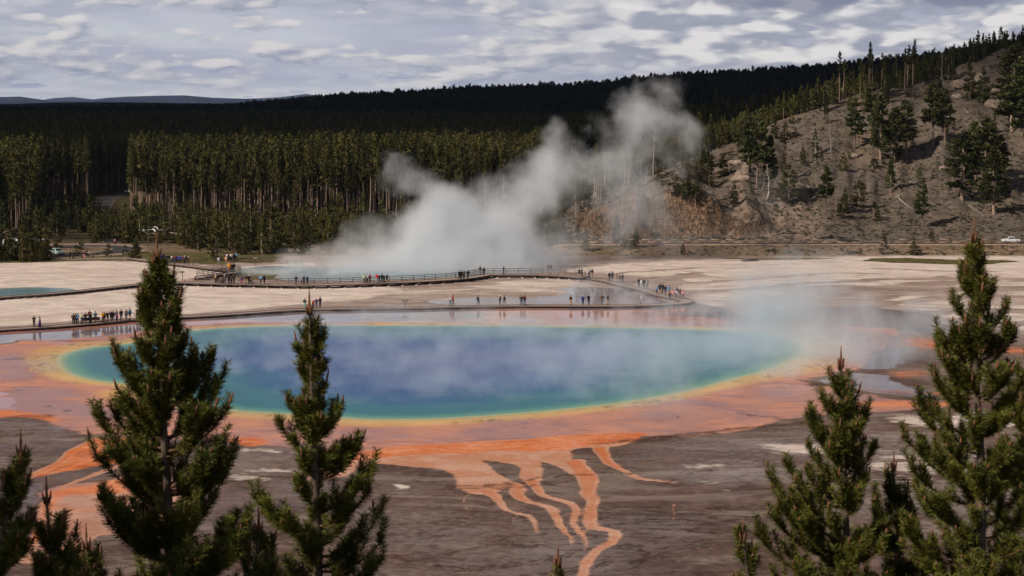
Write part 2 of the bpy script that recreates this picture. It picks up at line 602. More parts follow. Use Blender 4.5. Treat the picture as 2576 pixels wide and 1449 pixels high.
REG = {
    'white': [
        ([(548, 685), (590, 674), (690, 664), (800, 661), (780, 667), (690, 671), (630, 678), (600, 686)], 1, 1.2),
        ([(-300, 664), (0, 661), (330, 658), (480, 667), (575, 681), (500, 697), (460, 706), (300, 722), (100, 738), (-300, 752)], .95, 3),
        ([(-300, 752), (0, 752), (300, 730), (450, 714), (640, 718), (900, 720), (1010, 724), (980, 742), (900, 755), (780, 764), (640, 778), (450, 792), (300, 802), (100, 812), (-300, 828)], 1.0, 3),
        ([(1400, 676), (1600, 658), (1900, 647), (2300, 645), (2720, 640), (2800, 720), (2500, 735), (2330, 725), (2200, 722), (2050, 722), (1960, 750), (1850, 772), (1740, 768), (1700, 735), (1600, 700), (1450, 688)], .66, 4),
        ([(1960, 650), (2576, 644), (2800, 690), (2300, 690), (2050, 700)], .8, 4),
        ([(1280, 702), (1450, 703), (1550, 730), (1450, 744), (1350, 740), (1150, 722)], .58, 4),
        ([(1000, 722), (1300, 716), (1500, 735), (1300, 760), (1000, 762), (900, 745)], .44, 5),
        ([(2200, 748), (2576, 725), (2900, 760), (2900, 900), (2576, 850), (2420, 806), (2300, 790)], .60, 4),
        ([(560, 1116), (640, 1114), (720, 1122), (800, 1142), (700, 1141), (610, 1131)], .62, 1.6),
        ([(560, 1192), (640, 1178), (740, 1176), (760, 1196), (640, 1216), (600, 1225)], .6, 1.6),
        ([(1740, 1225), (1790, 1218), (1840, 1226), (1780, 1236)], .62, 1.4),
        ([(1560, 1240), (1600, 1232), (1620, 1245)], .55, 1.2),
        ([(962, 1226), (985, 1217), (1015, 1220), (1040, 1230), (1005, 1241), (975, 1238)], .8, .9),
        ([(1905, 1136), (1960, 1118), (2060, 1112), (2150, 1126), (2080, 1150), (1950, 1146)], .64, 3.0),
        ([(2100, 1172), (2200, 1140), (2330, 1140), (2460, 1180), (2300, 1225), (2150, 1205)], .62, 3.4),
        ([(2180, 1040), (2330, 1033), (2600, 1050), (2600, 1075), (2400, 1085), (2260, 1070)], .64, 3),
        ([(1700, 1180), (1800, 1165), (1880, 1172), (1800, 1190)], .54, 2.4),
    ],
    'pale': [
        ([(1650, 1140), (2000, 1090), (2600, 1080), (2700, 1250), (2300, 1340), (1950, 1260), (1750, 1220)], .9, 5),
        ([(900, 1230), (1250, 1250), (1400, 1400), (1200, 1500), (900, 1450)], .5, 6),
        ([(-200, 1060), (150, 1050), (250, 1075), (220, 1110), (60, 1160), (-200, 1180)], .5, 4),
        ([(600, 1130), (800, 1150), (860, 1200), (750, 1260), (600, 1260)], .6, 4),
    ],
    'film': [
        ([(-300, 832), (0, 831), (180, 821), (340, 808), (350, 832), (220, 846), (60, 858), (-300, 885)], 1, 1.2),
        ([(450, 802), (640, 790), (900, 779), (1288, 773), (1600, 771), (1740, 760), (1860, 790), (1960, 826), (1500, 818), (1000, 812), (600, 812), (460, 815)], 1, 1.5),
        ([(1960, 775), (2180, 770), (2380, 800), (2330, 845), (2200, 826), (2000, 830), (1850, 800)], .8, 3),
        ([(2150, 835), (2260, 850), (2296, 886), (2270, 918), (2190, 930), (2150, 905)], 1, 1.2),
        ([(1440, 722), (1570, 728), (1660, 748), (1690, 756), (1640, 764), (1400, 765), (1250, 767), (1100, 766), (1060, 758), (1180, 750), (1300, 748), (1400, 742)], .9, 2.5),
        ([(-200, 1064), (150, 1052), (260, 1062), (230, 1108), (100, 1172), (0, 1200), (-200, 1230)], .45, 2),
        ([(2060, 948), (2180, 938), (2260, 960), (2340, 985), (2330, 1005), (2200, 990), (2100, 975)], .7, 1.5),
        ([(-100, 1225), (90, 1215), (112, 1245), (92, 1330), (40, 1380), (-100, 1400)], .6, 1),
        ([(-100, 960), (20, 985), (70, 1010), (60, 1030), (0, 1032), (-100, 1030)], .8, 1),
    ],
    'pink': [
        ([(-300, 905), (0, 868), (120, 853), (250, 845), (340, 834), (420, 818), (480, 806), (640, 806), (900, 808), (1100, 806), (1350, 790), (1750, 797), (1950, 815), (2100, 812), (2235, 824), (2250, 850), (2230, 880),
          (2170, 925), (2050, 955), (2120, 985), (2250, 1008), (2350, 1010), (2350, 1025), (2080, 1042), (1800, 1088), (1650, 1098), (1400, 1110), (1200, 1122), (900, 1142), (850, 1190), (815, 1205), (800, 1146), (720, 1118), (600, 1112), (400, 1100), (250, 1098), (160, 1062), (60, 1040), (-300, 1080)], 1, 1.6),
        ([(110, 1235), (200, 1215), (420, 1215), (440, 1330), (250, 1350), (200, 1400), (60, 1420), (40, 1400), (120, 1330), (102, 1280)], 1, .8),
        ([(1540, 780), (1700, 776), (1820, 778), (1700, 790), (1560, 790)], .6, 2),
        ([(1170, 783), (1330, 772), (1480, 780), (1700, 784), (1500, 796), (1300, 790)], .9, 2),
        ([(640, 1020), (700, 1060), (900, 1080), (700, 1100)], .8, 3),
    ],
    'orange': [
        ([(-100, 836), (0, 832), (180, 822), (340, 809), (352, 815), (200, 831), (60, 840), (-100, 846)], .62, .8),
        ([(850, 1140), (927, 1134), (1124, 1116), (1331, 1103), (1529, 1089), (1620, 1088), (1594, 1113), (1484, 1124), (1430, 1130), (1250, 1136), (1000, 1150), (860, 1160)], 1, .6),
        ([(70, 1202), (110, 1176), (170, 1146), (230, 1112), (330, 1100), (400, 1130), (330, 1160), (200, 1180), (120, 1196)], 1, .7),
        ([(108, 1250), (140, 1232), (250, 1215), (330, 1190), (420, 1210), (330, 1240), (200, 1246), (150, 1270), (128, 1310), (110, 1300)], .8, .8),
        ([(40, 1365), (90, 1330), (110, 1335), (80, 1375), (45, 1400)], .9, .6),
        ([(-30, 1036), (60, 1034), (150, 1050), (170, 1060), (60, 1052), (-30, 1050)], .8, .5),
        ([(2225, 857), (2300, 847), (2380, 857), (2480, 866), (2650, 880), (2650, 895), (2400, 882), (2260, 872)], .7, 2.5),
        ([(2205, 944), (2260, 929), (2350, 933), (2340, 948), (2260, 952)], .62, 2),
        ([(2090, 1016), (2200, 1006), (2400, 1008), (2400, 1024), (2200, 1026), (2050, 1034)], .7, 1.6),
        ([(2110, 968), (2200, 972), (2400, 990), (2400, 998), (2200, 984)], .6, 1.5),
        ([(600, 1100), (700, 1108), (640, 1120), (560, 1112)], .9, .6),
    ],
    'salmon': [
        ([(815, 1150), (927, 1134), (1124, 1116), (1331, 1103), (1529, 1092), (1610, 1095), (1560, 1122), (1484, 1128), (1436, 1132), (1440, 1152), (1470, 1185), (1484, 1205), (1466, 1215), (1436, 1192), (1400, 1172), (1356, 1162),
          (1366, 1182), (1374, 1200), (1352, 1214), (1348, 1234), (1328, 1232), (1318, 1212), (1309, 1190), (1300, 1176), (1250, 1166), (1203, 1160), (1240, 1182), (1286, 1205), (1312, 1228), (1312, 1246), (1280, 1238), (1262, 1226), (1240, 1244), (1172, 1241), (1142, 1206), (1106, 1184), (1035, 1173), (927, 1166), (891, 1190), (855, 1200), (818, 1206)], 1, .5),
        ([(108, 1250), (140, 1232), (250, 1215), (330, 1190), (420, 1210), (440, 1330), (250, 1350), (200, 1400), (60, 1420), (40, 1400), (120, 1330), (102, 1280)], 1, .6),
    ],
    'grass': [
        ([(-400, 600), (0, 600), (600, 600), (700, 640), (690, 660), (600, 662), (560, 668), (480, 664), (400, 660), (330, 656), (180, 660), (0, 663), (-400, 668)], .8, 4),
        ([(595, 692), (640, 683), (690, 686), (700, 694), (680, 701), (620, 702), (600, 698)], 1, 1.0),
        ([(2170, 655), (2240, 648), (2400, 652), (2560, 656), (2520, 662), (2380, 664), (2260, 661)], 1, 1.5),
        ([(1800, 648), (2000, 646), (2150, 650), (2000, 655), (1850, 655)], .6, 2),
        ([(350, 595), (420, 588), (560, 590), (620, 610), (560, 625), (420, 625)], 1, 3),
        ([(480, 700), (560, 694), (640, 700), (600, 707), (500, 706)], .5, 1),
    ],
}
STREAMS = [  # photograph points with half widths in metres
    ([(1450, 1160), (1468, 1190), (1477, 1209), (1475, 1231), (1493, 1262), (1480, 1293), (1493, 1325), (1547, 1338), (1544, 1361), (1497, 1388), (1475, 1428), (1455, 1470), (1440, 1540)], [1.2, 1.1, .95, .75, .6, .62, .55, .5, .45, .5, .45, .4, .4]),
    ([(1342, 1205), (1337, 1222), (1363, 1244), (1430, 1262), (1443, 1285), (1444, 1311), (1466, 1338), (1473, 1361), (1470, 1385)], [.8, .6, .5, .5, .38, .3, .25, .18, .05]),
    ([(1285, 1215), (1296, 1240), (1330, 1260), (1385, 1275), (1397, 1300), (1420, 1328), (1432, 1345), (1440, 1372)], [.8, .7, .45, .42, .42, .38, .22, .05]),
    ([(1215, 1236), (1259, 1256), (1282, 1284), (1331, 1298), (1345, 1320), (1346, 1345)], [.9, .5, .28, .25, .2, .05]),
    ([(1502, 1128), (1529, 1159), (1574, 1186), (1610, 1204), (1655, 1210), (1700, 1216)], [.9, .6, .4, .5, .45, .1]),
    ([(1180, 1236), (1170, 1262), (1190, 1300), (1186, 1330)], [.10, .08, .06, .02]),
    ([(1493, 1325), (1470, 1350), (1460, 1372)], [.12, .1, .03]), ([(1443, 1285), (1470, 1296), (1480, 1300)], [.10, .12, .1]),
    ([(240, 1105), (170, 1146), (90, 1190), (30, 1215)], [1.0, .6, .6, .2]), ([(260, 1140), (180, 1172), (110, 1196)], [.5, .35, .1]), ([(330, 1160), (230, 1196), (150, 1226)], [.5, .4, .3]),
    ([(2050, 1010), (2200, 1020), (2420, 1016)], [.5, .4, .3]), ([(2060, 970), (2200, 985), (2330, 1000)], [.25, .3, .2]), ([(1690, 1270), (1694, 1310)], [.10, .05]),
]
DARKSTREAKS = [  # brown run-off threads across the far sinter
    ([(1620, 760), (1650, 742), (1650, 728), (1700, 712), (1680, 702), (1740, 694), (1720, 690)], 1.5),
    ([(1690, 716), (1760, 712), (1790, 708)], .8), ([(1560, 690), (1600, 684), (1650, 682), (1750, 674)], .7), ([(1800, 706), (1920, 700), (2060, 690), (2200, 688)], .7),
    ([(1700, 735), (1850, 730), (2000, 716), (2200, 705), (2400, 700), (2576, 704)], 1.4), ([(2000, 760), (2150, 750), (2250, 738), (2400, 728), (2620, 722)], 2.2),
    ([(2050, 740), (2200, 727), (2330, 716), (2450, 706)], 2.4), ([(2150, 770), (2300, 757), (2440, 745), (2620, 748)], 1.2), ([(1750, 686), (1700, 694), (1640, 700)], 1.0),
    ([(2300, 790), (2450, 780), (2620, 785)], 1.6), ([(1450, 700), (1560, 706), (1620, 716)], .6), ([(2200, 676), (2350, 680), (2500, 684)], .7),
    ([(1880, 780), (2000, 756), (2100, 742)], 2.0), ([(2400, 820), (2620, 812)], 2), ([(1060, 1500), (1140, 1380), (1260, 1330)], .1),
]


SCARS = [  # dark cracks and low ledges on the near flats: points, half width in metres
    ([(1560, 1110), (1640, 1104), (1720, 1092), (1820, 1082), (1900, 1074), (2000, 1066), (2060, 1058)], .55), ([(1500, 1116), (1560, 1112), (1620, 1112)], .3), ([(1640, 1112), (1700, 1100), (1800, 1088)], .2),
    ([(860, 1393), (950, 1398), (1050, 1411), (1120, 1400), (1160, 1384), (1240, 1368), (1290, 1345)], .22), ([(960, 1320), (1050, 1314), (1130, 1308), (1250, 1298), (1330, 1300)], .16), ([(1050, 1344), (1110, 1330), (1140, 1318)], .14),
    ([(1110, 1225), (1180, 1222), (1260, 1220), (1330, 1206), (1440, 1196), (1520, 1188), (1600, 1190)], .28), ([(1120, 1231), (1200, 1229), (1290, 1226), (1420, 1212)], .2), ([(1700, 1192), (1780, 1184), (1840, 1180)], .2),
    ([(1150, 1384), (1090, 1372), (1110, 1355), (1120, 1348)], .12), ([(1240, 1368), (1300, 1372), (1340, 1360)], .12), ([(1120, 1400), (1200, 1412), (1290, 1400), (1340, 1408)], .14), ([(1560, 1330), (1640, 1336), (1720, 1330), (1800, 1340)], .12), ([(1600, 1290), (1680, 1300), (1780, 1292)], .1),
    ([(1860, 1040), (1900, 1046), (1950, 1050)], .35), ([(1690, 1046), (1720, 1052)], .2), ([(2010, 955), (2040, 962), (2060, 985), (2075, 1000)], .4), ([(20, 905), (45, 902), (65, 907)], .5), ([(150, 858), (220, 857), (300, 856)], .4), ([(260, 1358), (330, 1362), (420, 1360)], .15),
]


def build_terrain():
    xs_mid = np.concatenate([np.arange(-135, -62, 0.5), np.arange(-62, 66, 0.27), np.arange(66, 190.01, 0.5)])
    g = [0.7]
    while sum(g) < 9000:
        g.append(g[-1] * 1.13)
    ext = np.cumsum(g)
    xs = np.concatenate([(-135 - ext)[::-1], xs_mid, 190 + ext])
    ys = [-400.0]
    while ys[-1] < 12000:
        y = ys[-1]
        if y < 110: st = 4.0
        elif y < 138: st = 1.5
        elif y < 460: st = 0.5 + (y - 138) / 322 * 0.55
        elif y < 482: st = 0.9
        elif y < 508: st = 0.5
        elif y < 680: st = 1.2
        else: st = min((y - 660) * 0.07, 400)
        ys.append(y + st)
    ys = np.array(ys)
    X, Y = np.meshgrid(xs, ys)
    Z = terrain(X, Y)
    X = X.ravel(); Y = Y.ravel(); Z = Z.ravel()
    nx, ny = len(xs), len(ys)
    # relief of runoff area: tiny terraces so that light picks them out
    A = {}
    zone = (Y > 120) & (Y < 470) & (X > -200) & (X < 240)
    xz = X[zone]; yz = Y[zone]
    wx = xz + (fbm(xz, yz, 5, 0.16) - 0.5) * 6.0
    wy = yz + (fbm(xz + 90, yz + 40, 5, 0.16) - 0.5) * 7.0
    for k, lst in REG.items():
        a = np.zeros(xz.shape)
        for poly, st, soft in lst:
            P = smooth_poly(W(poly), 3)
            soft = soft * 1.5; wk = .3 if k == 'salmon' else (.6 if k == 'orange' else 1.0)
            d = sdf(xz + (wx - xz) * wk, yz + (wy - yz) * wk, P, 14)
            a = np.maximum(a, st * sstep(-d, -soft, soft))
        full = np.zeros(X.shape); full[zone] = a; A[k] = full
    so = np.zeros(xz.shape)
    rb_ = np.random.default_rng(6); braids = []
    for pts, wd in STREAMS[:5]:
        Pw = W(pts)
        for q in range(2):
            ph = rb_.uniform(0, 6.28); am = rb_.uniform(.8, 1.8) * rb_.choice([-1, 1]); i0 = rb_.integers(0, max(1, len(Pw) // 2)); i1 = min(len(Pw), i0 + rb_.integers(4, 8))
            if i1 - i0 < 3: continue
            tq = np.linspace(0, 1, i1 - i0)
            Q = Pw[i0:i1].copy(); Q[:, 0] += am * np.sin(tq * pi) * (1 + .4 * np.sin(tq * 9 + ph)) + am * .35 * tq; Q[:, 1] += rb_.normal(size=len(Q)) * .5
            braids.append((Q, list(np.linspace(.07, .02, len(Q)) * rb_.uniform(.6, 1.3))))
    for pts, wd in STREAMS + braids:
        P = smooth_poly(W(pts) if isinstance(pts, list) else pts, 4, False); wv = np.interp(np.linspace(0, 1, len(P)), np.linspace(0, 1, len(wd)), wd)
        for i in range(len(P) - 1):
            m = (np.abs(xz - P[i][0]) < 8) & (np.abs(yz - P[i][1]) < 14)
            if not m.any(): continue
            d, t = seg_dist(xz[m] + (wx[m] - xz[m]) * .25, yz[m] + (wy[m] - yz[m]) * .25, P[i], P[i + 1])
            h = wv[i] + (wv[i + 1] - wv[i]) * t
            so[m] = np.maximum(so[m], np.clip(0.5 - (d - h) / 0.8, 0, 1) * min(1, .25 + 2.2 * (wv[i]) ** .5))
    full = np.zeros(X.shape); full[zone] = so; A['stream'] = full
    sc = np.zeros(xz.shape); jx = (fbm(xz, yz, 4, .8) - .5) * 2.2; jy = (fbm(xz + 31, yz, 4, .8) - .5) * 2.4
    for pts, wd in SCARS:
        P = smooth_poly(W(pts), 4, False)
        for i in range(len(P) - 1):
            m = (np.abs(xz - P[i][0]) < 9) & (np.abs(yz - P[i][1]) < 12)
            if not m.any(): continue
            d, t = seg_dist(xz[m] + jx[m], yz[m] + jy[m], P[i], P[i + 1])
            sc[m] = np.maximum(sc[m], np.clip(1.25 - d / (wd * 1.6), 0, 1))
    full = np.zeros(X.shape); full[zone] = sc; A['scar'] = full
    dk = np.zeros(xz.shape)
    for pts, wd in DARKSTREAKS:
        P = smooth_poly(W(pts), 4, False)
        for i in range(len(P) - 1):
            m = (np.abs(xz - P[i][0]) < 25) & (np.abs(yz - P[i][1]) < 25)
            d, t = seg_dist(wx[m], wy[m], P[i], P[i + 1])
            dk[m] = np.maximum(dk[m], np.clip(1 - d / (wd * 2.2), 0, 1))
    full = np.zeros(X.shape); full[zone] = dk; A['streak'] = full
    s1 = np.full(X.shape, 50.0); s1[zone] = np.clip(sdf(xz, yz, POOL, 40), -50, 50); A['sdp'] = s1
    s2 = np.full(X.shape, 50.0); s2[zone] = np.clip(sdf(xz, yz, RING, 40), -50, 50); A['ring'] = s2
    # the pools lie in shallow basins below their water sheets
    for P in (CRATER, TURQ):
        s = np.full(X.shape, 50.0); s[zone] = sdf(xz, yz, P, 10)
        Z = np.where(s < 0, Z - np.clip(-s, 0, 1.5) * 0.4, Z)
    Z = np.where(A['sdp'] < -.6, -np.clip(-A['sdp'] - .6, 0, 6) * 0.12, Z)
    Z = Z + np.where(zone, -0.05 * A['stream'], 0)
    idx = np.arange(nx * ny).reshape(ny, nx)
    q = np.stack([idx[:-1, :-1], idx[:-1, 1:], idx[1:, 1:], idx[1:, :-1]], -1).reshape(-1, 4)
    qc = np.stack([X[q].mean(1), Y[q].mean(1), Z[q].mean(1)], 1)
    uc = 1288 + qc[:, 0] / np.maximum(qc[:, 1], 1) * 4790
    ishill = (qc[:, 1] > 489) & (qc[:, 1] < 1400) & (uc > 1400) & (qc[:, 1] > 0)
    V = np.stack([X, Y, Z], 1)

    def sub(mask, name, mat):
        qq = q[mask]
        used = np.unique(qq); rem = np.full(len(V), -1); rem[used] = np.arange(len(used))
        me = mesh_from(name, V[used], quad=rem[qq], mats=[mat], smooth=True, attrs={k: a[used] for k, a in A.items()})
        return tag(link(name, me), kind='structure')
    sub(~ishill, 'ground', mat_ground())
    h = sub(ishill, 'hillside', mat_hill())


def mat_ground():
    m, nt, b = bsdf_mat('mineral_ground')
    geo = nt.node('ShaderNodeNewGeometry')
    P = geo.outputs['Position']
    sepp = nt.node('ShaderNodeSeparateXYZ'); nt.link(P, sepp.inputs[0])
    yD = sepp.outputs[1]
    a = {k: nt.attr(k) for k in ('white', 'pale', 'film', 'pink', 'orange', 'salmon', 'scar', 'grass', 'stream', 'streak', 'sdp', 'ring')}
    n_big = nt.noise(P, 0.05, 5, 0.6, 0.6)
    n_mid = nt.noise(nt.mapping(P, rot=(0, 0, .5)), 0.22, 6, 0.62, 0.5)
    n_fine = nt.noise(P, 1.1, 6, 0.65)
    n_str = nt.noise(nt.mapping(P, scale=(0.35, 1, 1), rot=(0, 0, .12)), 0.30, 7, 0.62, 1.3)
    n_wide = nt.noise(nt.mapping(P, scale=(0.5, 1, 1), rot=(0, 0, .22)), 0.075, 7, 0.66, 1.6)
    # mud of the runoff flats
    mud = nt.mix(nt.ss(n_mid, 0.36, 0.64), lin(90, 70, 62), lin(116, 92, 82))
    mud = nt.mix(nt.ss(n_wide, 0.44, 0.58, 0, 0.75), mud, lin(82, 65, 60))
    mud = nt.mix(nt.ss(n_str, 0.50, 0.66, 0, 0.3), mud, lin(70, 54, 50))
    mud = nt.mix(nt.ss(n_big, 0.50, 0.64, 0, 0.6), mud, lin(128, 114, 106))
    swirl = nt.noise(nt.mapping(P, scale=(.5, 1, 1), rot=(0, 0, -.25)), 0.07, 7, 0.6, 2.2)
    mud = nt.mix(nt.ss(swirl, .50, .64, 0, .7), mud, lin(142, 126, 116))
    mud = nt.mix(nt.ss(swirl, .44, .34, 0, .6), mud, lin(74, 56, 52))
    hue2 = nt.noise(P, .03, 4, .6, .8)
    mud = nt.mix(nt.ss(hue2, .5, .6, 0, .4), mud, lin(108, 96, 100))
    mud = nt.mix(nt.ss(n_fine, 0.45, 0.75, 0, 0.45), mud, lin(150, 128, 116))
    grit = nt.noise(nt.mapping(P, scale=(1, 1.6, 1)), 4.0, 5, .7)
    mud = nt.mix(nt.ss(grit, .52, .66, 0, .45), mud, lin(72, 54, 48))
    mud = nt.mix(nt.math('MULTIPLY', nt.ss(nt.noise(P, 2.3, 5, .7), .62, .70), nt.ss(n_wide, .48, .56)), mud, lin(190, 176, 164))
    # wandering cracks and low terraces
    crk = nt.noise(nt.mapping(P, scale=(.6, 1, 1), rot=(0, 0, .3)), 0.055, 9, 0.62, 0.7)
    cont = nt.math('ABSOLUTE', nt.math('SUBTRACT', nt.math('FRACT', nt.math('MULTIPLY', crk, 9.0)), 0.5))
    thr = nt.math('MULTIPLY', nt.ss(cont, 0.12, 0.02), nt.ss(n_big, 0.40, 0.56))
    mud = nt.mix(nt.math('MULTIPLY', nt.math('MULTIPLY', thr, nt.ss(yD, 225, 170, .15, 1)), 0.7), mud, lin(52, 28, 22))
    ter = nt.math('FRACT', nt.math('ADD', nt.math('MULTIPLY', yD, 0.42), nt.math('ADD', nt.math('MULTIPLY', n_mid, 5.0), nt.math('MULTIPLY', n_big, 5.0))))
    tl = nt.math('MULTIPLY', nt.math('MULTIPLY', nt.ss(ter, 0.30, 0.0), nt.ss(n_wide, 0.42, 0.52)), nt.ss(yD, 200, 160))
    mud = nt.mix(nt.math('MULTIPLY', tl, 0.6), mud, lin(50, 32, 26))
    # pale crust
    pl = nt.math('MULTIPLY', a['pale'], nt.ss(nt.math('ADD', nt.math('MULTIPLY', n_wide, .7), nt.math('MULTIPLY', n_fine, .3)), 0.42, 0.62))
    mud = nt.mix(nt.math('MULTIPLY', pl, 0.75), mud, lin(165, 152, 146))
    farw = nt.ss(yD, 245, 330)
    mud = nt.mix(nt.math('MULTIPLY', farw, 0.85), mud, nt.mix(nt.ss(nt.math('ADD', nt.math('MULTIPLY', n_str, .5), nt.math('MULTIPLY', n_wide, .5)), .40, .58), lin(190, 170, 160), lin(144, 122, 112)))
    # white sinter
    wn = nt.math('ADD', a['white'], nt.math('MULTIPLY', nt.math('SUBTRACT', nt.math('ADD', nt.math('MULTIPLY', n_wide, 0.55), nt.math('ADD', nt.math('MULTIPLY', n_str, 0.3), nt.math('MULTIPLY', n_fine, 0.15))), 0.5), 3.0))
    wn = nt.math('SUBTRACT', wn, nt.math('MULTIPLY', nt.math('MULTIPLY', a['streak'], nt.ss(n_str, .3, .6, .3, 1)), 1.0))
    wcol = nt.mix(nt.ss(n_mid, 0.3, 0.7), lin(236, 218, 205), lin(208, 190, 178))
    wcol = nt.mix(nt.ss(n_str, 0.48, 0.62, 0, 0.5), wcol, lin(186, 166, 154))
    wcol = nt.mix(nt.ss(n_fine, 0.5, 0.75, 0, 0.4), wcol, lin(176, 158, 146))
    base = nt.mix(nt.math('MULTIPLY', nt.ss(wn, 0.40, 0.72), nt.ss(a['white'], 0.02, 0.3)), mud, wcol)
    base = nt.mix(nt.math('MULTIPLY', nt.ss(n_wide, .50, .62, 0, .4), nt.ss(a['white'], .5, .9)), base, lin(176, 154, 138))
    # thin water film, grey mauve
    fcol = nt.mix(nt.ss(n_mid, 0.35, 0.65), lin(122, 106, 112), lin(152, 136, 140))
    fm = nt.ss(nt.math('ADD', a['film'], nt.math('MULTIPLY', nt.math('SUBTRACT', n_str, 0.5), 0.7)), 0.45, 0.6)
    base = nt.mix(nt.math('MULTIPLY', fm, 0.8), base, fcol)
    # pink and salmon mats round the pool
    pn = nt.math('ADD', a['pink'], nt.math('MULTIPLY', nt.math('SUBTRACT', n_str, 0.5), 0.5))
    pm = nt.ss(nt.math('ADD', pn, nt.math('MULTIPLY', nt.math('SUBTRACT', n_wide, 0.5), 0.9)), 0.32, 0.70)
    pcol = nt.mix(nt.ss(n_mid, 0.35, 0.68), lin(196, 142, 130), lin(216, 152, 126))
    pcol = nt.mix(nt.ss(n_big, 0.45, 0.62, 0, 0.55), pcol, lin(172, 118, 112))
    pcol = nt.mix(nt.ss(n_str, 0.5, 0.64, 0, 0.5), pcol, lin(158, 108, 100))
    pcol = nt.mix(nt.ss(n_wide, 0.52, 0.62, 0, 0.5), pcol, lin(228, 156, 116))
    base = nt.mix(nt.math('MULTIPLY', pm, 0.95), base, pcol)
    # orange mats and streams
    cells = nt.node('ShaderNodeTexVoronoi', feature='F1'); cells.inputs['Scale'].default_value = 2.0
    nt.link(nt.vmath('ADD', P, nt.vmath('SCALE', nt.noise(P, 0.6, 3, out=1), 2.0)), cells.inputs['Vector'])
    on = nt.math('ADD', a['orange'], nt.math('MULTIPLY', nt.math('SUBTRACT', n_str, 0.5), 0.9))
    om = nt.math('MULTIPLY', nt.ss(nt.math('ADD', on, nt.math('MULTIPLY', nt.math('SUBTRACT', n_fine, 0.5), 0.5)), 0.28, 0.95), .92)
    ocol = nt.mix(nt.ss(n_str, 0.38, 0.6), lin(204, 96, 30), lin(226, 134, 80))
    ocol = nt.mix(nt.ss(n_fine, 0.45, 0.7, 0, .5), ocol, lin(186, 78, 24))
    ocol = nt.mix(nt.math('MULTIPLY', nt.ss(cells.outputs[0], 0.5, 0.9, 0, 0.5), nt.ss(n_mid, .4, .6)), ocol, lin(236, 186, 156))
    ocol = nt.mix(nt.ss(n_mid, 0.52, 0.66, 0, 0.5), ocol, lin(232, 150, 112))
    sal = nt.math('MAXIMUM', nt.math('MULTIPLY', a['stream'], 1.15), a['salmon'])
    sm = nt.math('MULTIPLY', nt.ss(nt.math('ADD', sal, nt.math('ADD', nt.math('MULTIPLY', nt.math('SUBTRACT', n_fine, 0.5), 0.6), nt.math('MULTIPLY', nt.math('SUBTRACT', nt.noise(P, 3.0, 4, .65), 0.5), 0.7))), 0.36, 0.76), .9)
    scol = nt.mix(nt.ss(n_mid, 0.4, 0.64), lin(198, 136, 104), lin(208, 162, 138))
    scol = nt.mix(nt.ss(n_fine, 0.5, 0.72, 0, .6), scol, lin(228, 178, 152))
    scol = nt.mix(nt.math('MULTIPLY', nt.ss(a['stream'], 0.75, 1.0), nt.ss(yD, 165, 200, .2, .8)), scol, lin(204, 112, 58))
    base = nt.mix(sm, base, scol)
    base = nt.mix(nt.math('MULTIPLY', om, nt.ss(n_fine, .35, .6, .55, 1)), base, ocol)
    # dark scabs in the pink shelf
    vs = nt.node('ShaderNodeTexVoronoi', feature='F1'); vs.inputs['Scale'].default_value = 0.22
    nt.link(nt.vmath('ADD', P, nt.vmath('SCALE', nt.noise(P, 0.9, 3, out=1), 1.6)), vs.inputs['Vector'])
    scab = nt.math('MULTIPLY', nt.ss(vs.outputs[0], 0.20, 0.13), nt.math('MULTIPLY', pm, nt.ss(n_big, 0.54, 0.60)))
    base = nt.mix(nt.math('MULTIPLY', scab, 0.8), base, lin(86, 66, 60))
    base = nt.mix(nt.math('MULTIPLY', nt.math('MULTIPLY', a['scar'], nt.ss(n_fine, .30, .55, .35, 1)), .85), base, nt.mix(nt.ss(n_fine, .5, .6), lin(60, 38, 32), lin(110, 84, 70)))
    # yellow ring
    rd = nt.math('ADD', a['ring'], nt.math('MULTIPLY', nt.math('SUBTRACT', nt.math('ADD', nt.math('MULTIPLY', n_mid, .5), nt.math('MULTIPLY', n_fine, .5)), 0.5), 6.0))
    rm = nt.math('MULTIPLY', nt.ss(rd, 1.2, -.8), .95)
    rcol = nt.mix(nt.ss(a['sdp'], 0.0, 5.0), lin(216, 182, 126), lin(218, 164, 112))
    rcol = nt.mix(nt.ss(n_mid, 0.5, 0.7, 0, 0.5), rcol, lin(222, 192, 152))
    ol = nt.math('MULTIPLY', nt.ss(nt.noise(nt.mapping(P, scale=(1, .4, 1)), 0.7, 5, .7), 0.50, 0.62), nt.ss(n_big, 0.42, 0.52))
    rcol = nt.mix(nt.math('MULTIPLY', ol, 0.7), rcol, lin(120, 92, 36))
    base = nt.mix(rm, base, rcol)
    base = nt.mix(nt.ss(a['sdp'], 0.9, -0.2), base, lin(196, 176, 112))
    # grass and soil beyond the basin
    soiln = nt.noise(P, 0.6, 7, 0.7)
    soil = nt.mix(nt.ss(soiln, 0.35, 0.65), lin(112, 92, 76), lin(156, 130, 110))
    gcol = nt.mix(nt.ss(soiln, 0.4, 0.6), lin(74, 74, 40), lin(110, 96, 62))
    # embankment of the right hand road: olive tufts on bare earth
    emb = nt.ss(yD, 456, 461)
    tuft = nt.ss(nt.noise(nt.mapping(P, scale=(1, 1, 3)), 0.9, 6, 0.75), 0.46, 0.56)
    zone = nt.math('MULTIPLY', tuft, nt.ss(nt.noise(P, 0.06, 3), 0.36, 0.5))
    embc = nt.mix(nt.math('MULTIPLY', zone, 0.85), soil, lin(86, 80, 54))
    base = nt.mix(emb, base, embc)
    gm = nt.ss(nt.math('ADD', a['grass'], nt.math('MULTIPLY', nt.math('SUBTRACT', n_fine, 0.5), 0.9)), 0.42, 0.6)
    base = nt.mix(gm, base, gcol)
    # forest floor and the near slope
    ff = nt.math('MAXIMUM', nt.ss(yD, 470, 520), nt.ss(yD, 125, 95))
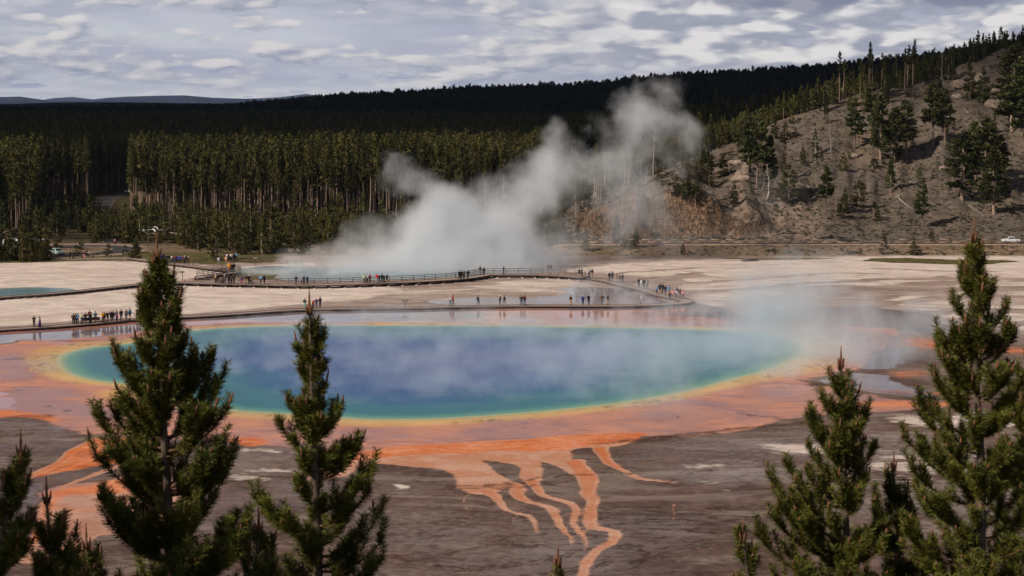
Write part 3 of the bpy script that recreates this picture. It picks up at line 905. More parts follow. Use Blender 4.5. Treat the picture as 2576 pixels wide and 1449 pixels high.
    u = nt.math('DIVIDE', sepp.outputs[0], yD)
    ff = nt.math('MULTIPLY', ff, nt.math('MAXIMUM', nt.ss(u, 0.03, 0.02), nt.math('MAXIMUM', nt.ss(yD, 600, 620), nt.ss(yD, 130, 120))))
    floorc = nt.mix(nt.ss(soiln, 0.4, 0.62), lin(70, 56, 44), lin(60, 62, 34))
    base = nt.mix(ff, base, floorc)
    nt.link(base, b.inputs['Base Color'])
    # wetness: films mirror, the mats are damp, the crust is dry
    wet = nt.math('MAXIMUM', nt.math('MULTIPLY', fm, 1.0), nt.math('MULTIPLY', pm, nt.ss(n_big, 0.35, 0.6, 0.35, 0.75)))
    wet = nt.math('MULTIPLY', wet, nt.math('SUBTRACT', 1.0, nt.math('MULTIPLY', om, 0.6)))
    r = nt.ss(wet, 0.0, 1.0, 0.9, 0.06)
    nt.link(r, b.inputs['Roughness'])
    nt.link(nt.ss(wet, 0, 1, 0.12, 0.42), b.inputs['Specular IOR Level'])
    bump = nt.node('ShaderNodeBump')
    bump.inputs['Distance'].default_value = 0.12
    nt.link(nt.ss(wet, 0.0, 0.8, 0.5, 0.01), bump.inputs['Strength'])
    nt.link(nt.math('ADD', nt.math('MULTIPLY', n_mid, 1.2), nt.math('MULTIPLY', nt.noise(P, 1.6, 4, 0.6), 0.9)), bump.inputs['Height'])
    nt.link(bump.outputs[0], b.inputs['Normal'])
    return m


def mat_hill():
    m, nt, b = bsdf_mat('hill_earth')
    geo = nt.node('ShaderNodeNewGeometry')
    P = geo.outputs['Position']
    n1 = nt.noise(P, 0.05, 5, 0.6, 0.4)
    n2 = nt.noise(P, 0.5, 7, 0.7)
    n3 = nt.noise(P, 2.2, 5, 0.7)
    c = nt.mix(nt.ss(n2, 0.35, 0.65), lin(88, 79, 71), lin(120, 107, 97))
    spp = nt.node('ShaderNodeSeparateXYZ'); nt.link(P, spp.inputs[0])
    tal = nt.math('MULTIPLY', nt.ss(nt.math('ABSOLUTE', nt.math('SUBTRACT', nt.math('ADD', spp.outputs[0], nt.math('MULTIPLY', n1, 14)), 76.0)), 17.0, 6.0), nt.ss(spp.outputs[2], 17, 9))
    c = nt.mix(nt.math('MULTIPLY', tal, .7), c, nt.mix(nt.ss(n2, .35, .62), lin(132, 112, 100), lin(164, 142, 126)))
    c = nt.mix(nt.ss(n1, 0.45, 0.65, 0, .6), c, lin(122, 102, 88))
    c = nt.mix(nt.ss(nt.noise(P, .16, 6, .7), .5, .64, 0, .55), c, lin(64, 53, 42))
    tuft = nt.math('MULTIPLY', nt.ss(n3, 0.52, 0.62), nt.ss(n1, 0.35, 0.6, 0.3, 1))
    c = nt.mix(nt.math('MULTIPLY', tuft, 0.9), c, lin(62, 58, 38))
    peb = nt.node('ShaderNodeTexVoronoi'); peb.inputs['Scale'].default_value = 1.3; nt.link(P, peb.inputs['Vector'])
    c = nt.mix(nt.math('MULTIPLY', nt.ss(peb.outputs[0], 0.16, 0.10), nt.ss(n1, .5, .6)), c, lin(150, 132, 116))
    # steep faces are rock
    sep = nt.node('ShaderNodeSeparateXYZ'); nt.link(geo.outputs['True Normal'], sep.inputs[0])
    steep = nt.ss(sep.outputs[2], 0.80, 0.55)
    blk = nt.node('ShaderNodeTexVoronoi', feature='DISTANCE_TO_EDGE'); blk.inputs['Scale'].default_value = 1.0
    Pw = nt.mapping(nt.vmath('ADD', P, nt.vmath('SCALE', nt.noise(P, 0.8, 3, out=1), 1.2)), scale=(1.1, 0.35, 0.42))
    nt.link(Pw, blk.inputs['Vector'])
    rc = nt.mix(nt.ss(n2, 0.35, 0.62), lin(106, 82, 64), lin(136, 110, 86))
    rc = nt.mix(nt.ss(n1, 0.42, 0.58), rc, lin(98, 80, 66))
    lay = nt.noise(nt.mapping(P, scale=(.12, .12, 1)), 1.3, 5, .7)
    rc = nt.mix(nt.ss(lay, .46, .56, 0, .7), rc, lin(88, 68, 54))
    rc = nt.mix(nt.math('MULTIPLY', nt.ss(blk.outputs[0], 0.03, 0.0, 0, .4), nt.ss(n2, .46, .6)), rc, lin(62, 46, 38))
    c = nt.mix(steep, c, rc)
    # forest floor behind the crest
    sp = nt.node('ShaderNodeSeparateXYZ'); nt.link(P, sp.inputs[0])
    c = nt.mix(nt.ss(sp.outputs[1], 680, 720), c, lin(60, 56, 36))
    nt.link(c, b.inputs['Base Color'])
    b.inputs['Roughness'].default_value = 0.95
    b.inputs['Specular IOR Level'].default_value = 0.1
    bump = nt.node('ShaderNodeBump'); bump.inputs['Distance'].default_value = 0.5
    bump.inputs['Strength'].default_value = 0.9
    h = nt.math('ADD', nt.math('MULTIPLY', n2, 0.8), nt.math('MULTIPLY', nt.math('MULTIPLY', nt.ss(blk.outputs[0], 0, 0.1), steep), 1.4))
    nt.link(nt.math('ADD', h, nt.math('MULTIPLY', n3, 0.35)), bump.inputs['Height'])
    nt.link(bump.outputs[0], b.inputs['Normal'])
    return m


build_terrain()


# ------------------------------------------------------------------ water
def water_mesh(name, P, z, rings, mat):
    c = P.mean(0)
    t = np.linspace(0, 1, rings + 1)[1:] ** 0.75
    V = [np.array([[c[0], c[1]]])] + [c + (P - c) * k for k in t]
    V = np.vstack(V); k = len(P)
    i = np.arange(k); j = (i + 1) % k
    q = np.concatenate([np.stack([1 + r * k + i, 1 + (r + 1) * k + i, 1 + (r + 1) * k + j, 1 + r * k + j], 1) for r in range(rings - 1)])
    tr = np.stack([np.zeros(k, int), 1 + i, 1 + j], 1)
    s = -sdf(V[:, 0], V[:, 1], P, 200); s[1 + (rings - 1) * k:] = 0
    V3 = np.column_stack([V, np.full(len(V), z)])
    me = mesh_from(name, V3, quad=q, tri=tr, mats=[mat], smooth=True, attrs={'depth': np.clip(s, 0, 100)})
    if me.polygons[0].normal.z < 0:
        me.flip_normals()
    return tag(link(name, me), kind='structure')


def mat_water(name, stops, reach, spec=0.04, rough=0.15, xfade=True):
    m, nt, b = bsdf_mat(name)
    geo = nt.node('ShaderNodeNewGeometry'); P = geo.outputs['Position']
    d = nt.attr('depth')
    n = nt.noise(nt.mapping(P, scale=(0.5, 1, 1)), 0.09, 5, 0.6, 1.0)
    n2 = nt.noise(nt.mapping(P, scale=(0.4, 1, 1)), 0.35, 5, 0.65, 1.0)
    dd = nt.math('ADD', nt.math('DIVIDE', d, reach), nt.math('MULTIPLY', nt.math('SUBTRACT', n, 0.5), nt.ss(d, 0, reach * 0.4, 0.05, 0.6)))
    if xfade:   # the right hand end is a shallow shelf
        sp = nt.node('ShaderNodeSeparateXYZ'); nt.link(P, sp.inputs[0])
        dd = nt.math('SUBTRACT', dd, nt.ss(sp.outputs[0], 8, 44, 0, 0.62))
        dd = nt.math('SUBTRACT', dd, nt.ss(sp.outputs[0], -36, -58, 0, 0.40))
    dd = nt.math('MAXIMUM', dd, nt.math('MINIMUM', nt.math('DIVIDE', d, reach * 0.5), 0.3))
    c = nt.ramp(dd, stops)
    c = nt.mix(nt.math('MULTIPLY', nt.ss(n2, 0.50, 0.62, 0, 0.35), nt.ss(d, 3, 10)), c, tuple(x * 0.75 for x in stops[-2][1]))
    nt.link(c, b.inputs['Base Color'])
    b.inputs['Roughness'].default_value = rough
    b.inputs['Specular IOR Level'].default_value = spec
    bump = nt.node('ShaderNodeBump'); bump.inputs['Distance'].default_value = 0.05; bump.inputs['Strength'].default_value = 0.5
    w = nt.noise(nt.mapping(P, scale=(.5, 1.6, 1)), 1.1, 6, 0.65, 0.4)
    nt.link(w, bump.inputs['Height'])
    nt.link(bump.outputs[0], b.inputs['Normal'])
    return m


water_mesh('hot_spring_water', POOL.mean(0) + (POOL - POOL.mean(0)) * 1.003, 0.015, 40, mat_water('spring_water', [
    (0.0, lin(210, 188, 134)), (0.03, lin(178, 180, 134)), (0.085, lin(104, 156, 132)), (0.22, lin(44, 122, 124)), (0.42, lin(10, 94, 134)), (0.65, lin(2, 76, 140)), (1.0, lin(2, 64, 136))], 36.0))
water_mesh('crater_water', CRATER, -0.02, 14, mat_water('crater_water', [
    (0.0, lin(172, 165, 158)), (0.1, lin(150, 158, 160)), (0.4, lin(128, 145, 154)), (1.0, lin(118, 138, 150))], 25.0, xfade=False))
water_mesh('turquoise_pool_water', TURQ, -0.02, 12, mat_water('turquoise_water', [
    (0.0, lin(165, 165, 155)), (0.15, lin(130, 150, 145)), (0.5, lin(98, 130, 132)), (1.0, lin(85, 120, 128))], 8.0, xfade=False))


# ------------------------------------------------------------------ far land
GRIDS = {}


def far_land():
    m, nt, b = bsdf_mat('far_forest')
    geo = nt.node('ShaderNodeNewGeometry'); P = geo.outputs['Position']
    n = nt.noise(P, 0.004, 5, .6); n2 = nt.noise(P, 0.05, 4, .7)
    c = nt.mix(nt.ss(n, .4, .6), (0.016, 0.022, 0.026), (0.028, 0.036, 0.040))
    c = nt.mix(nt.ss(n2, .4, .7), c, (0.012, 0.018, 0.014))
    nt.link(c, b.inputs['Base Color']); b.inputs['Roughness'].default_value = 1.0; b.inputs['Specular IOR Level'].default_value = 0.0

    def band(name, us, vs, D0, D1, step_u, amp, zbase=-2.0, rows=24, shape=0.9, top_w=0.35):
        """a ridge whose crest meets the picture at (us, vs) at distance D0..; slopes towards the viewer"""
        u = np.arange(us[0], us[-1] + 1, step_u)
        Dc = np.interp(u, us, np.linspace(D0, D1, len(us)) if not hasattr(D0, '__len__') else D0)
        v = np.interp(u, us, vs)
        zc = HC + (256 - v) / F * Dc
        V = []
        for r in range(rows + 8):
            t = r / (rows - 1)
            if t <= 1:
                D = Dc * (1 - top_w * (1 - t)); z = zbase + (zc - zbase) * np.maximum(t, 0) ** shape
            else:
                D = Dc * (1 + (t - 1) * 0.8); z = zc - (t - 1) * (zc - zbase) * 0.9
            x = (u - 1288) / 4790 * D
            nn = (fbm(x, D, 5, 6.0 / Dc.mean()) - 0.5) * amp * min(1, t * 2)
            if t >= 1: nn = nn * 0.3
            V.append(np.stack([x, D, z + nn * (0.25 if abs(t - 1) < .03 else 1)], 1))
        V = np.concatenate(V); nu = len(u); R = rows + 8
        idx = np.arange(nu * R).reshape(R, nu)
        q = np.stack([idx[:-1, :-1], idx[:-1, 1:], idx[1:, 1:], idx[1:, :-1]], -1).reshape(-1, 4)
        me = mesh_from(name, V, quad=q, mats=[m], smooth=True)
        GRIDS[name] = (u, V.reshape(R, nu, 3))
        return tag(link(name, me), kind='structure')

    band('ridge', [-900, 0, 430, 560, 700, 850, 1000, 1200, 1450, 1600, 1800, 2000, 2150, 2300, 2420, 2576, 3000, 3600],
         [300, 300, 300, 297, 284, 268, 258, 246, 239, 221, 208, 197, 182, 166, 149, 131, 98, 76], 3300, 2700, 12, 16.0, zbase=4.0)
    band('far_hills', [-1500, -200, 0, 200, 400, 700, 1000, 1600], [262, 262, 261, 259, 262, 266, 270, 275], 6000, 6500, 20, 26.0, zbase=0.0)
    m, nt, b = bsdf_mat('hazed_mountain_forest'); P = nt.node('ShaderNodeNewGeometry').outputs['Position']  # blue of the distance haze is mixed into the forest colour
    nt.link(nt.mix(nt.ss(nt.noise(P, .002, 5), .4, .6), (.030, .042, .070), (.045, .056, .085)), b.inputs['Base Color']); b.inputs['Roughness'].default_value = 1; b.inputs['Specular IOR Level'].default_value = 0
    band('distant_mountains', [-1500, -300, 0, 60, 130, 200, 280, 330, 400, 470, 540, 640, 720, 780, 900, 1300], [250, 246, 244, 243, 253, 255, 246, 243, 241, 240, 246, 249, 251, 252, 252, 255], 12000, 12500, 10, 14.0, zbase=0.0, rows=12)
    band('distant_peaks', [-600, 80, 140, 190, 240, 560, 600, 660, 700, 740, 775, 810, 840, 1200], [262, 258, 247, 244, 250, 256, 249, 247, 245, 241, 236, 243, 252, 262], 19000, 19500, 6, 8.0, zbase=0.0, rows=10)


far_land()


# ------------------------------------------------------------------ vegetation
def mat_foliage(name, c1, c2, rnd=0.25, trans=0.15, hue=0.02):
    m, nt, b = bsdf_mat(name)
    oi = nt.node('ShaderNodeObjectInfo')
    geo = nt.node('ShaderNodeNewGeometry')
    n = nt.noise(geo.outputs['Position'], 0.35, 3, 0.6)
    r = nt.math('FRACT', nt.math('ADD', geo.outputs['Random Per Island'], n))
    c = nt.mix(r, c1, c2)
    hsv = nt.node('ShaderNodeHueSaturation')
    nt.link(nt.ss(oi.outputs['Random'], 0, 1, 1 - rnd, 1 + rnd), hsv.inputs['Value'])
    nt.link(nt.ss(nt.math('FRACT', nt.math('MULTIPLY', oi.outputs['Random'], 7.3)), 0, 1, 0.5 - hue, 0.5 + hue), hsv.inputs['Hue'])
    nt.link(c, hsv.inputs['Color'])
    nt.link(hsv.outputs[0], b.inputs['Base Color'])
    b.inputs['Roughness'].default_value = 0.85
    b.inputs['Specular IOR Level'].default_value = 0.12
    return m


M_FOL = mat_foliage('pine_needles', (0.036, 0.038, 0.011), (0.122, 0.108, 0.026), 0.4)
M_FOLD = mat_foliage('dark_needles', (0.032, 0.038, 0.013), (0.085, 0.085, 0.026), 0.3)
M_FAR = mat_foliage('far_needles', (0.010, 0.015, 0.014), (0.022, 0.028, 0.022), 0.35)
M_RED = mat_foliage('rusty_needles', (0.06, 0.030, 0.014), (0.11, 0.05, 0.022), 0.2)
M_BARK = simple('pine_bark', (0.27, 0.19, 0.14), 0.95, var=0.35, scale=3.0, spec=0.1, rnd=0.35)
M_DEAD = simple('weathered_wood', (0.26, 0.225, 0.20), 0.9, var=0.35, scale=4.0, spec=0.15, rnd=0.3)


def tri_tufts(C, out, size, rnd, n=2, flat=0.6):
    """n triangles round each centre, spread along the outward direction"""
    k = len(C)
    C = np.repeat(C, n, 0); out = np.repeat(out, n, 0); size = np.repeat(size, n)
    a = rnd.normal(size=(k * n, 3)); a[:, 2] *= flat
    a /= np.linalg.norm(a, axis=1)[:, None]
    d = out + a * 0.9; d /= np.linalg.norm(d, axis=1)[:, None]
    s = np.cross(d, rnd.normal(size=(k * n, 3))); s /= np.linalg.norm(s, axis=1)[:, None] + 1e-9
    off = rnd.normal(size=(k * n, 3)) * size[:, None] * 0.35
    p = C + off
    w = size[:, None] * rnd.uniform(0.25, 0.5, (k * n, 1))
    v = np.stack([p - s * w - d * size[:, None] * .3, p + s * w - d * size[:, None] * .3, p + d * size[:, None] * 0.9], 1)
    return v.reshape(-1, 3), np.arange(k * n * 3).reshape(-1, 3)


def conifer(seed, h, base, rad, tufts, size, power=0.8, sparse=0.3, whorl=0.5, droop=-0.1, lean=0.0, rtop=0.25, trunk_r=None, trunk_seg=7, m_f=0, m_t=1, ntri=2):
    """returns crown MB and trunk MB; base = height fraction where the crown starts"""
    r = np.random.default_rng(seed)
    crown, trunk = MB(), MB()
    tr = trunk_r or h * 0.011
    zs = np.linspace(-0.5, h, trunk_seg)
    bx = np.cumsum(r.normal(size=trunk_seg)) * 0.006 * h; by = np.cumsum(r.normal(size=trunk_seg)) * 0.006 * h
    bx -= bx[0]; by -= by[0]; bx += lean * np.maximum(zs, 0)
    rr = tr * (1.15 - 0.98 * np.clip(zs / h, 0, 1) ** 1.1)
    trunk.tube(np.column_stack([bx, by, zs]), rr, 6, m_t)
    nb = int((h * (1 - base)) / whorl * 4.5)
    zb = h * base + (h * (1 - base)) * r.uniform(0, 1, nb) ** 0.9
    zb = np.round(zb / whorl) * whorl + r.normal(size=nb) * 0.08 * whorl
    zb = np.clip(zb, h * base, h * 0.985)
    t = np.clip((zb - h * base) / (h * (1 - base)), 0, 1)
    az = r.uniform(0, 2 * pi, nb)
    prof = np.clip((1 - t), 0.02, 1) ** power * np.clip(0.55 + t * 2.2, 0, 1)
    lob = 1 + 0.28 * np.sin(az * 2 + seed) * r.uniform(.3, 1)
    L = rad * (prof * r.uniform(1 - sparse * 1.6, 1.08, nb) * lob + 0.05)
    per = np.maximum(1, (tufts * L / L.sum()).astype(int))
    bi = np.repeat(np.arange(nb), per)
    f = r.uniform(0.12, 1.0, len(bi)) ** 0.7
    ox = np.cos(az[bi]); oy = np.sin(az[bi])
    dr = droop + 0.55 * t[bi]
    C = np.column_stack([ox * L[bi] * f, oy * L[bi] * f, zb[bi] + dr * L[bi] * f + r.normal(size=len(bi)) * size * 0.25])
    C[:, 0] += np.interp(C[:, 2], zs, bx); C[:, 1] += np.interp(C[:, 2], zs, by)
    out = np.column_stack([ox, oy, np.full(len(bi), 0.35)])
    sz = size * r.uniform(0.6, 1.25, len(bi))
    v, tr_ = tri_tufts(C, out, sz, r, ntri)
    crown.add(v, t=tr_, m=m_f)
    # a tip
    v, tr_ = tri_tufts(np.tile([[bx[-1], by[-1], h * 0.985]], (6, 1)) + r.normal(size=(6, 3)) * .1, np.tile([[0, 0, 1.0]], (6, 1)), np.full(6, size * .8), r, 2)
    crown.add(v, t=tr_, m=m_f)
    # branch wood, bare dead ones below the crown too
    kk = min(nb, 26)
    for i in r.choice(nb, kk, replace=False):
        b0 = np.array([np.interp(zb[i], zs, bx), np.interp(zb[i], zs, by), zb[i]])
        e = b0 + np.array([cos(az[i]), sin(az[i]), droop + .5 * t[i]]) * L[i] * 0.85
        trunk.tube([b0, e], [tr * 0.22, tr * 0.06], 3, m_t, cap=False)
    if base > 0.25:
        for i in range(10):
            z0 = h * base * r.uniform(0.35, 1.0); aa = r.uniform(0, 2 * pi); LL = r.uniform(.4, 1.4)
            b0 = np.array([np.interp(z0, zs, bx), np.interp(z0, zs, by), z0])
            trunk.tube([b0, b0 + np.array([cos(aa) * LL, sin(aa) * LL, -0.15 * LL])], [tr * 0.16, tr * 0.05], 3, m_t, cap=False)
    return crown, trunk


def snag(seed, h, nbr=14, lean=0.05, crook=0.01, tr=None, blen=0.12, root=False):
    r = np.random.default_rng(seed)
    m = MB(); tr = tr or h * 0.014
    zs = np.linspace(-0.4, h, 9)
    bx = np.cumsum(r.normal(size=9)) * crook * h + lean * zs; by = np.cumsum(r.normal(size=9)) * crook * h
    bx -= bx[0]; by -= by[0]
    m.tube(np.column_stack([bx, by, zs]), tr * (1.1 - 1.0 * np.clip(zs / h, 0, 1)) + 0.015, 6)
    for i in range(nbr):
        z0 = h * r.uniform(0.25, 0.97); aa = r.uniform(0, 2 * pi); LL = h * blen * r.uniform(.3, 1.3) * (1.2 - z0 / h)
        b0 = np.array([np.interp(z0, zs, bx), np.interp(z0, zs, by), z0])
        mid = b0 + np.array([cos(aa) * LL * .6, sin(aa) * LL * .6, r.uniform(-.1, .25) * LL])
        e = mid + np.array([cos(aa + .4) * LL * .5, sin(aa + .4) * LL * .5, r.uniform(0, .5) * LL])
        m.tube([b0, mid, e], [tr * 0.28, tr * 0.16, .012], 4, 0, cap=False)
    if root:
        for i in range(6):
            aa = r.uniform(0, 2 * pi)
            m.tube([[0, 0, 0.1], [cos(aa) * .5, sin(aa) * .5, .15], [cos(aa) * .9, sin(aa) * .9, -.25]], [tr * .8, tr * .5, .04], 4)
    return m


# ---- prototypes
def proto_tree(name, cr, tr, mats, label='', cat='tree', group=None):
    """unlinked prototype: list of part meshes"""
    return dict(name=name, crown=cr.mesh(name + '_crown', mats), trunk=tr.mesh(name + '_trunk', mats))


TALL = [proto_tree('lodgepole_pine', *conifer(100 + i, 20.0 + i % 3, 0.44 + 0.05 * (i % 4), 1.55 + 0.2 * (i % 3), 1300, 0.34, power=0.85, sparse=.35, whorl=.55, trunk_r=.165), [M_FOL, M_BARK]) for i in range(6)]
HILL = [proto_tree('hill_pine', *conifer(200 + i, 14.0, 0.18 + 0.1 * (i % 3), 3.0 + 0.3 * (i % 2), 3600, 0.36, power=0.65, sparse=.24, whorl=.5, trunk_r=.2), [M_FOLD, M_BARK]) for i in range(5)]
YOUNG = [proto_tree('young_pine', *conifer(300 + i, 6.0, 0.03, 1.6 + 0.25 * (i % 3), 1500, 0.20, power=0.75, sparse=.18, whorl=.35, trunk_r=.1), [M_FOL, M_BARK]) for i in range(5)]
SPIRE = [proto_tree('fir_tree', *conifer(350 + i, 11.0, 0.05, 2.2 + .2 * (i % 2), 2200, 0.28, power=0.9, sparse=.16, whorl=.4, trunk_r=.14), [M_FOLD, M_BARK]) for i in range(3)]
THIN = [proto_tree('thin_pine', *conifer(380 + i, 18.0, 0.55 + .08 * i, 1.35, 520, 0.38, power=0.5, sparse=.55, whorl=.7, lean=(-.02, .015, .04)[i], trunk_r=.16), [M_FOLD, M_BARK]) for i in range(3)]
BUSH = [proto_tree('juniper', *conifer(400 + i, 3.0, 0.0, 1.9, 900, 0.22, power=0.5, sparse=.35, whorl=.3, trunk_r=.06), [M_FOLD, M_BARK]) for i in range(2)]
RUSTY = proto_tree('rusty_pine', *conifer(440, 5.0, 0.05, 1.6, 420, 0.34, power=0.6, sparse=.4, whorl=.4), [M_RED, M_BARK])
SNAGS = [snag(500 + i, 15.0, 16 + 3 * i, lean=(.02, -.03, .08, .0)[i % 4]).mesh('snag', [M_DEAD]) for i in range(4)]
SNAGB = [snag(520 + i, 8.0, 26, lean=(.06, -.05)[i], crook=.03, tr=.2, blen=.38, root=True).mesh('gnarled_snag', [M_DEAD]) for i in range(2)]
LOGS = [snag(540 + i, 10.0, 7 + 9 * (i % 2), lean=0.0, crook=.006, tr=.19, blen=.14, root=(i % 2 == 0)).mesh('fallen_log', [M_DEAD]) for i in range(4)]
TREE_COUNT = {}


def place_tree(P, xyz, scale, label, cat='pine tree', group=None, name=None, rz=None, tilt=0.0):
    nm = name or P['name']
    o = thing(nm, label, cat, xyz, random.uniform(0, 6.28) if rz is None else rz, group)
    o.scale = (scale, scale, scale) if not isinstance(scale, tuple) else scale
    if tilt:
        o.rotation_euler[1] = tilt
    link('crown', P['crown'], o)
    link('trunk', P['trunk'], o)
    return o


def single(me, name, xyz, scale, label, cat, group=None, rot=(0, 0, 0)):
    o = link(name, me, None, xyz)
    o.scale = (scale,) * 3 if not isinstance(scale, tuple) else scale
    o.rotation_euler = rot
    return tag(o, label, cat, group)


def px_scale(xyz, px):
    """metres covered by px (1/2576 frame) at a point"""
    return px * xyz[1] / F


def forest_front():
    r = random.Random(3)
    # the sunlit wall of bare trunks
    n = 0
    for row in range(3):
        u = 332 + row * 5
        while u < 1420:
            D = 621 + row * 4.2 + 6 * (float(fbm(u * 0.01, 3.0, 3)) - 0.5) + r.uniform(-1.5, 1.5)
            D += 10 * sstep(u, 900, 1400)
            x = (u - 1288) / 4790 * D
            s = r.uniform(0.58, 1.12)
            lab = 'tall pine with a bare pale trunk in the sunlit front rank of the forest'
            if u < 360: lab = 'tall bare-trunked pine at the corner of the sunlit wood by the forest road'
            elif u > 1000: lab = 'tall bare-trunked pine of the forest edge seen through the rising steam'
            if 360 <= u <= 1000:
                lab = 'tall bare-trunked pine of the sunlit forest front ' + ('above the parked white SUV' if u < 420 else 'above the approach crowd' if u < 490 else 'above the far rail fence' if u < 600 else 'behind the end of the rail fence' if u < 700 else 'just left of the steam' if u < 830 else 'where the steam starts')
            place_tree(TALL[r.randrange(6)], (x, D, TZ(x, D) - 0.1), (s * r.uniform(.85, 1.1), s * r.uniform(.85, 1.1), s), lab, 'pine tree', 'bare-trunked pines along the front of the forest')
            u += r.choice([9, 14, 20, 30, 44]) * r.uniform(.8, 1.2) + row * 2 + (8 if u > 1000 else 0)
            n += 1
    # trees standing in front of the wall, down to the edge of the basin
    spots = []
    for k in range(74):
        u = r.uniform(330, 1330); v = r.uniform(556, 640) if u > 520 else r.uniform(560, 612)
        if 350 < u < 470 and 570 < v < 640: v = r.uniform(598, 606) if u > 440 else 566
        if u < 330: continue
        spots.append((u, v, r.uniform(.55, 1.35)))
    spots += [(352, 592, 1.2), (372, 606, 1.0), (412, 604, 1.15), (440, 612, 1.1), (470, 625, 1.1), (500, 630, 1.25), (545, 655, 1.75), (520, 622, 1.3), (398, 612, .9), (392, 566, 1.1), (356, 574, 1.1), (610, 640, 1.3), (660, 640, 1.2), (700, 636, 1.3), (740, 640, 1.1), (575, 632, 1.5), (630, 628, 1.5), (680, 622, 1.6), (870, 628, 1.3), (930, 630, 1.2)]
    for u, v, s in spots:
        p = G(u, v)
        T = r.choice(YOUNG)
        zl = 'by the upper car park' if u < 470 else 'behind the far rail fence' if u < 620 else 'right of the rail fence' if u < 760 else 'at the left foot of the steam' if u < 950 else 'veiled by the crater steam'
        zl = ('bushy young pine at the forest foot ' if v < 600 else 'bushy young pine low on the bank ') + zl
        place_tree(T, (p[0], p[1], TZ(p[0], p[1]) - .1), (s * 1.1, s * 1.1, s * 1.15), zl, 'pine tree', 'young pines in front of the forest')
    # left wood
    for k in range(60):
        u = r.uniform(-60, 200); v = r.uniform(530, 606)
        if 20 < u < 60 and v > 585: v -= 30
        if 140 < u < 182 and v > 512 and v < 575: v = r.uniform(576, 600)
        p = G(u, v); s = r.uniform(.5, .95) * (.72 if u > 130 else 1)
        place_tree(r.choice(HILL) if r.random() < .6 else r.choice(SPIRE), (p[0], p[1], -.1), s, 'dark pine in the shaded wood behind the coach, left of the forest road', 'pine tree', 'dark pines behind the coach park')
    for u, v, s, lab in [(236, 565, .98, 'dark spire-shaped pine standing against the grey curve of the forest road'), (222, 560, .75, 'pine just left of the dark spire pine by the forest road'),
                         (268, 600, .75, 'slim pine on the right verge of the forest road bend'), (290, 598, .7, 'pine beside the parked sedan, right of the forest road bend'), (250, 606, .62, 'young pine below the forest road bend'), (312, 606, .75, 'pine at the junction of the loop road')]:
        p = G(u, v)
        place_tree(r.choice(SPIRE), (p[0], p[1], -.1), s, lab)
    # individual low pines round the loop road
    for u, v, hpx, lab in [(193, 645, 27, 'round little pine on the island edge inside the loop road'), (271, 645, 30, 'dense dark pine on the outer verge of the loop road'), (145, 624, 40, 'pine behind the loop road just right of the coach'),
                           (217, 644, 14, 'smallest shrubby pine on the loop road verge'), (314, 640, 22, 'thin young pine where the loop road bends'), (205, 628, 26, 'pine on the grass island in the loop road'),
                           (60, 640, 68, 'broad pine standing directly in front of the white coach'), (88, 636, 34, 'pine before the nose of the white coach'), (25, 648, 34, 'low pine hiding the front of the yellow bus'), (5, 650, 32, 'low pine at the picture edge before the yellow bus'),
                           (45, 655, 30, 'bushy pine in the thicket below the coach'), (75, 657, 34, 'wide bushy pine in the thicket below the coach windows'), (100, 658, 30, 'dark bush pine at the right end of the thicket below the coach'), (12, 658, 26, 'bushy pine at the left end of the thicket below the coach'), (118, 652, 22, 'small pine beside the pale green pickup')]:
        p = G(u, v); s = px_scale(p, hpx) / 6.0
        place_tree(r.choice(YOUNG), (p[0], p[1], -.05), (s * 1.6, s * 1.6, s * 1.1), lab)
    p = G(341, 654); place_tree(BUSH[0], tuple(p), (1.7, 1.4, .75), 'low spreading juniper at the left end of the boardwalk crowd', 'bush')
    p = G(42, 607); single(SNAGS[0], 'snag', (p[0], p[1], 0), .42, 'thin bare trunk rising beside the brown hut', 'dead tree')
    p = G(316, 650); single(SNAGS[1], 'snag', (p[0], p[1], 0), .2, 'small bare sapling by the loop road bend', 'dead tree')


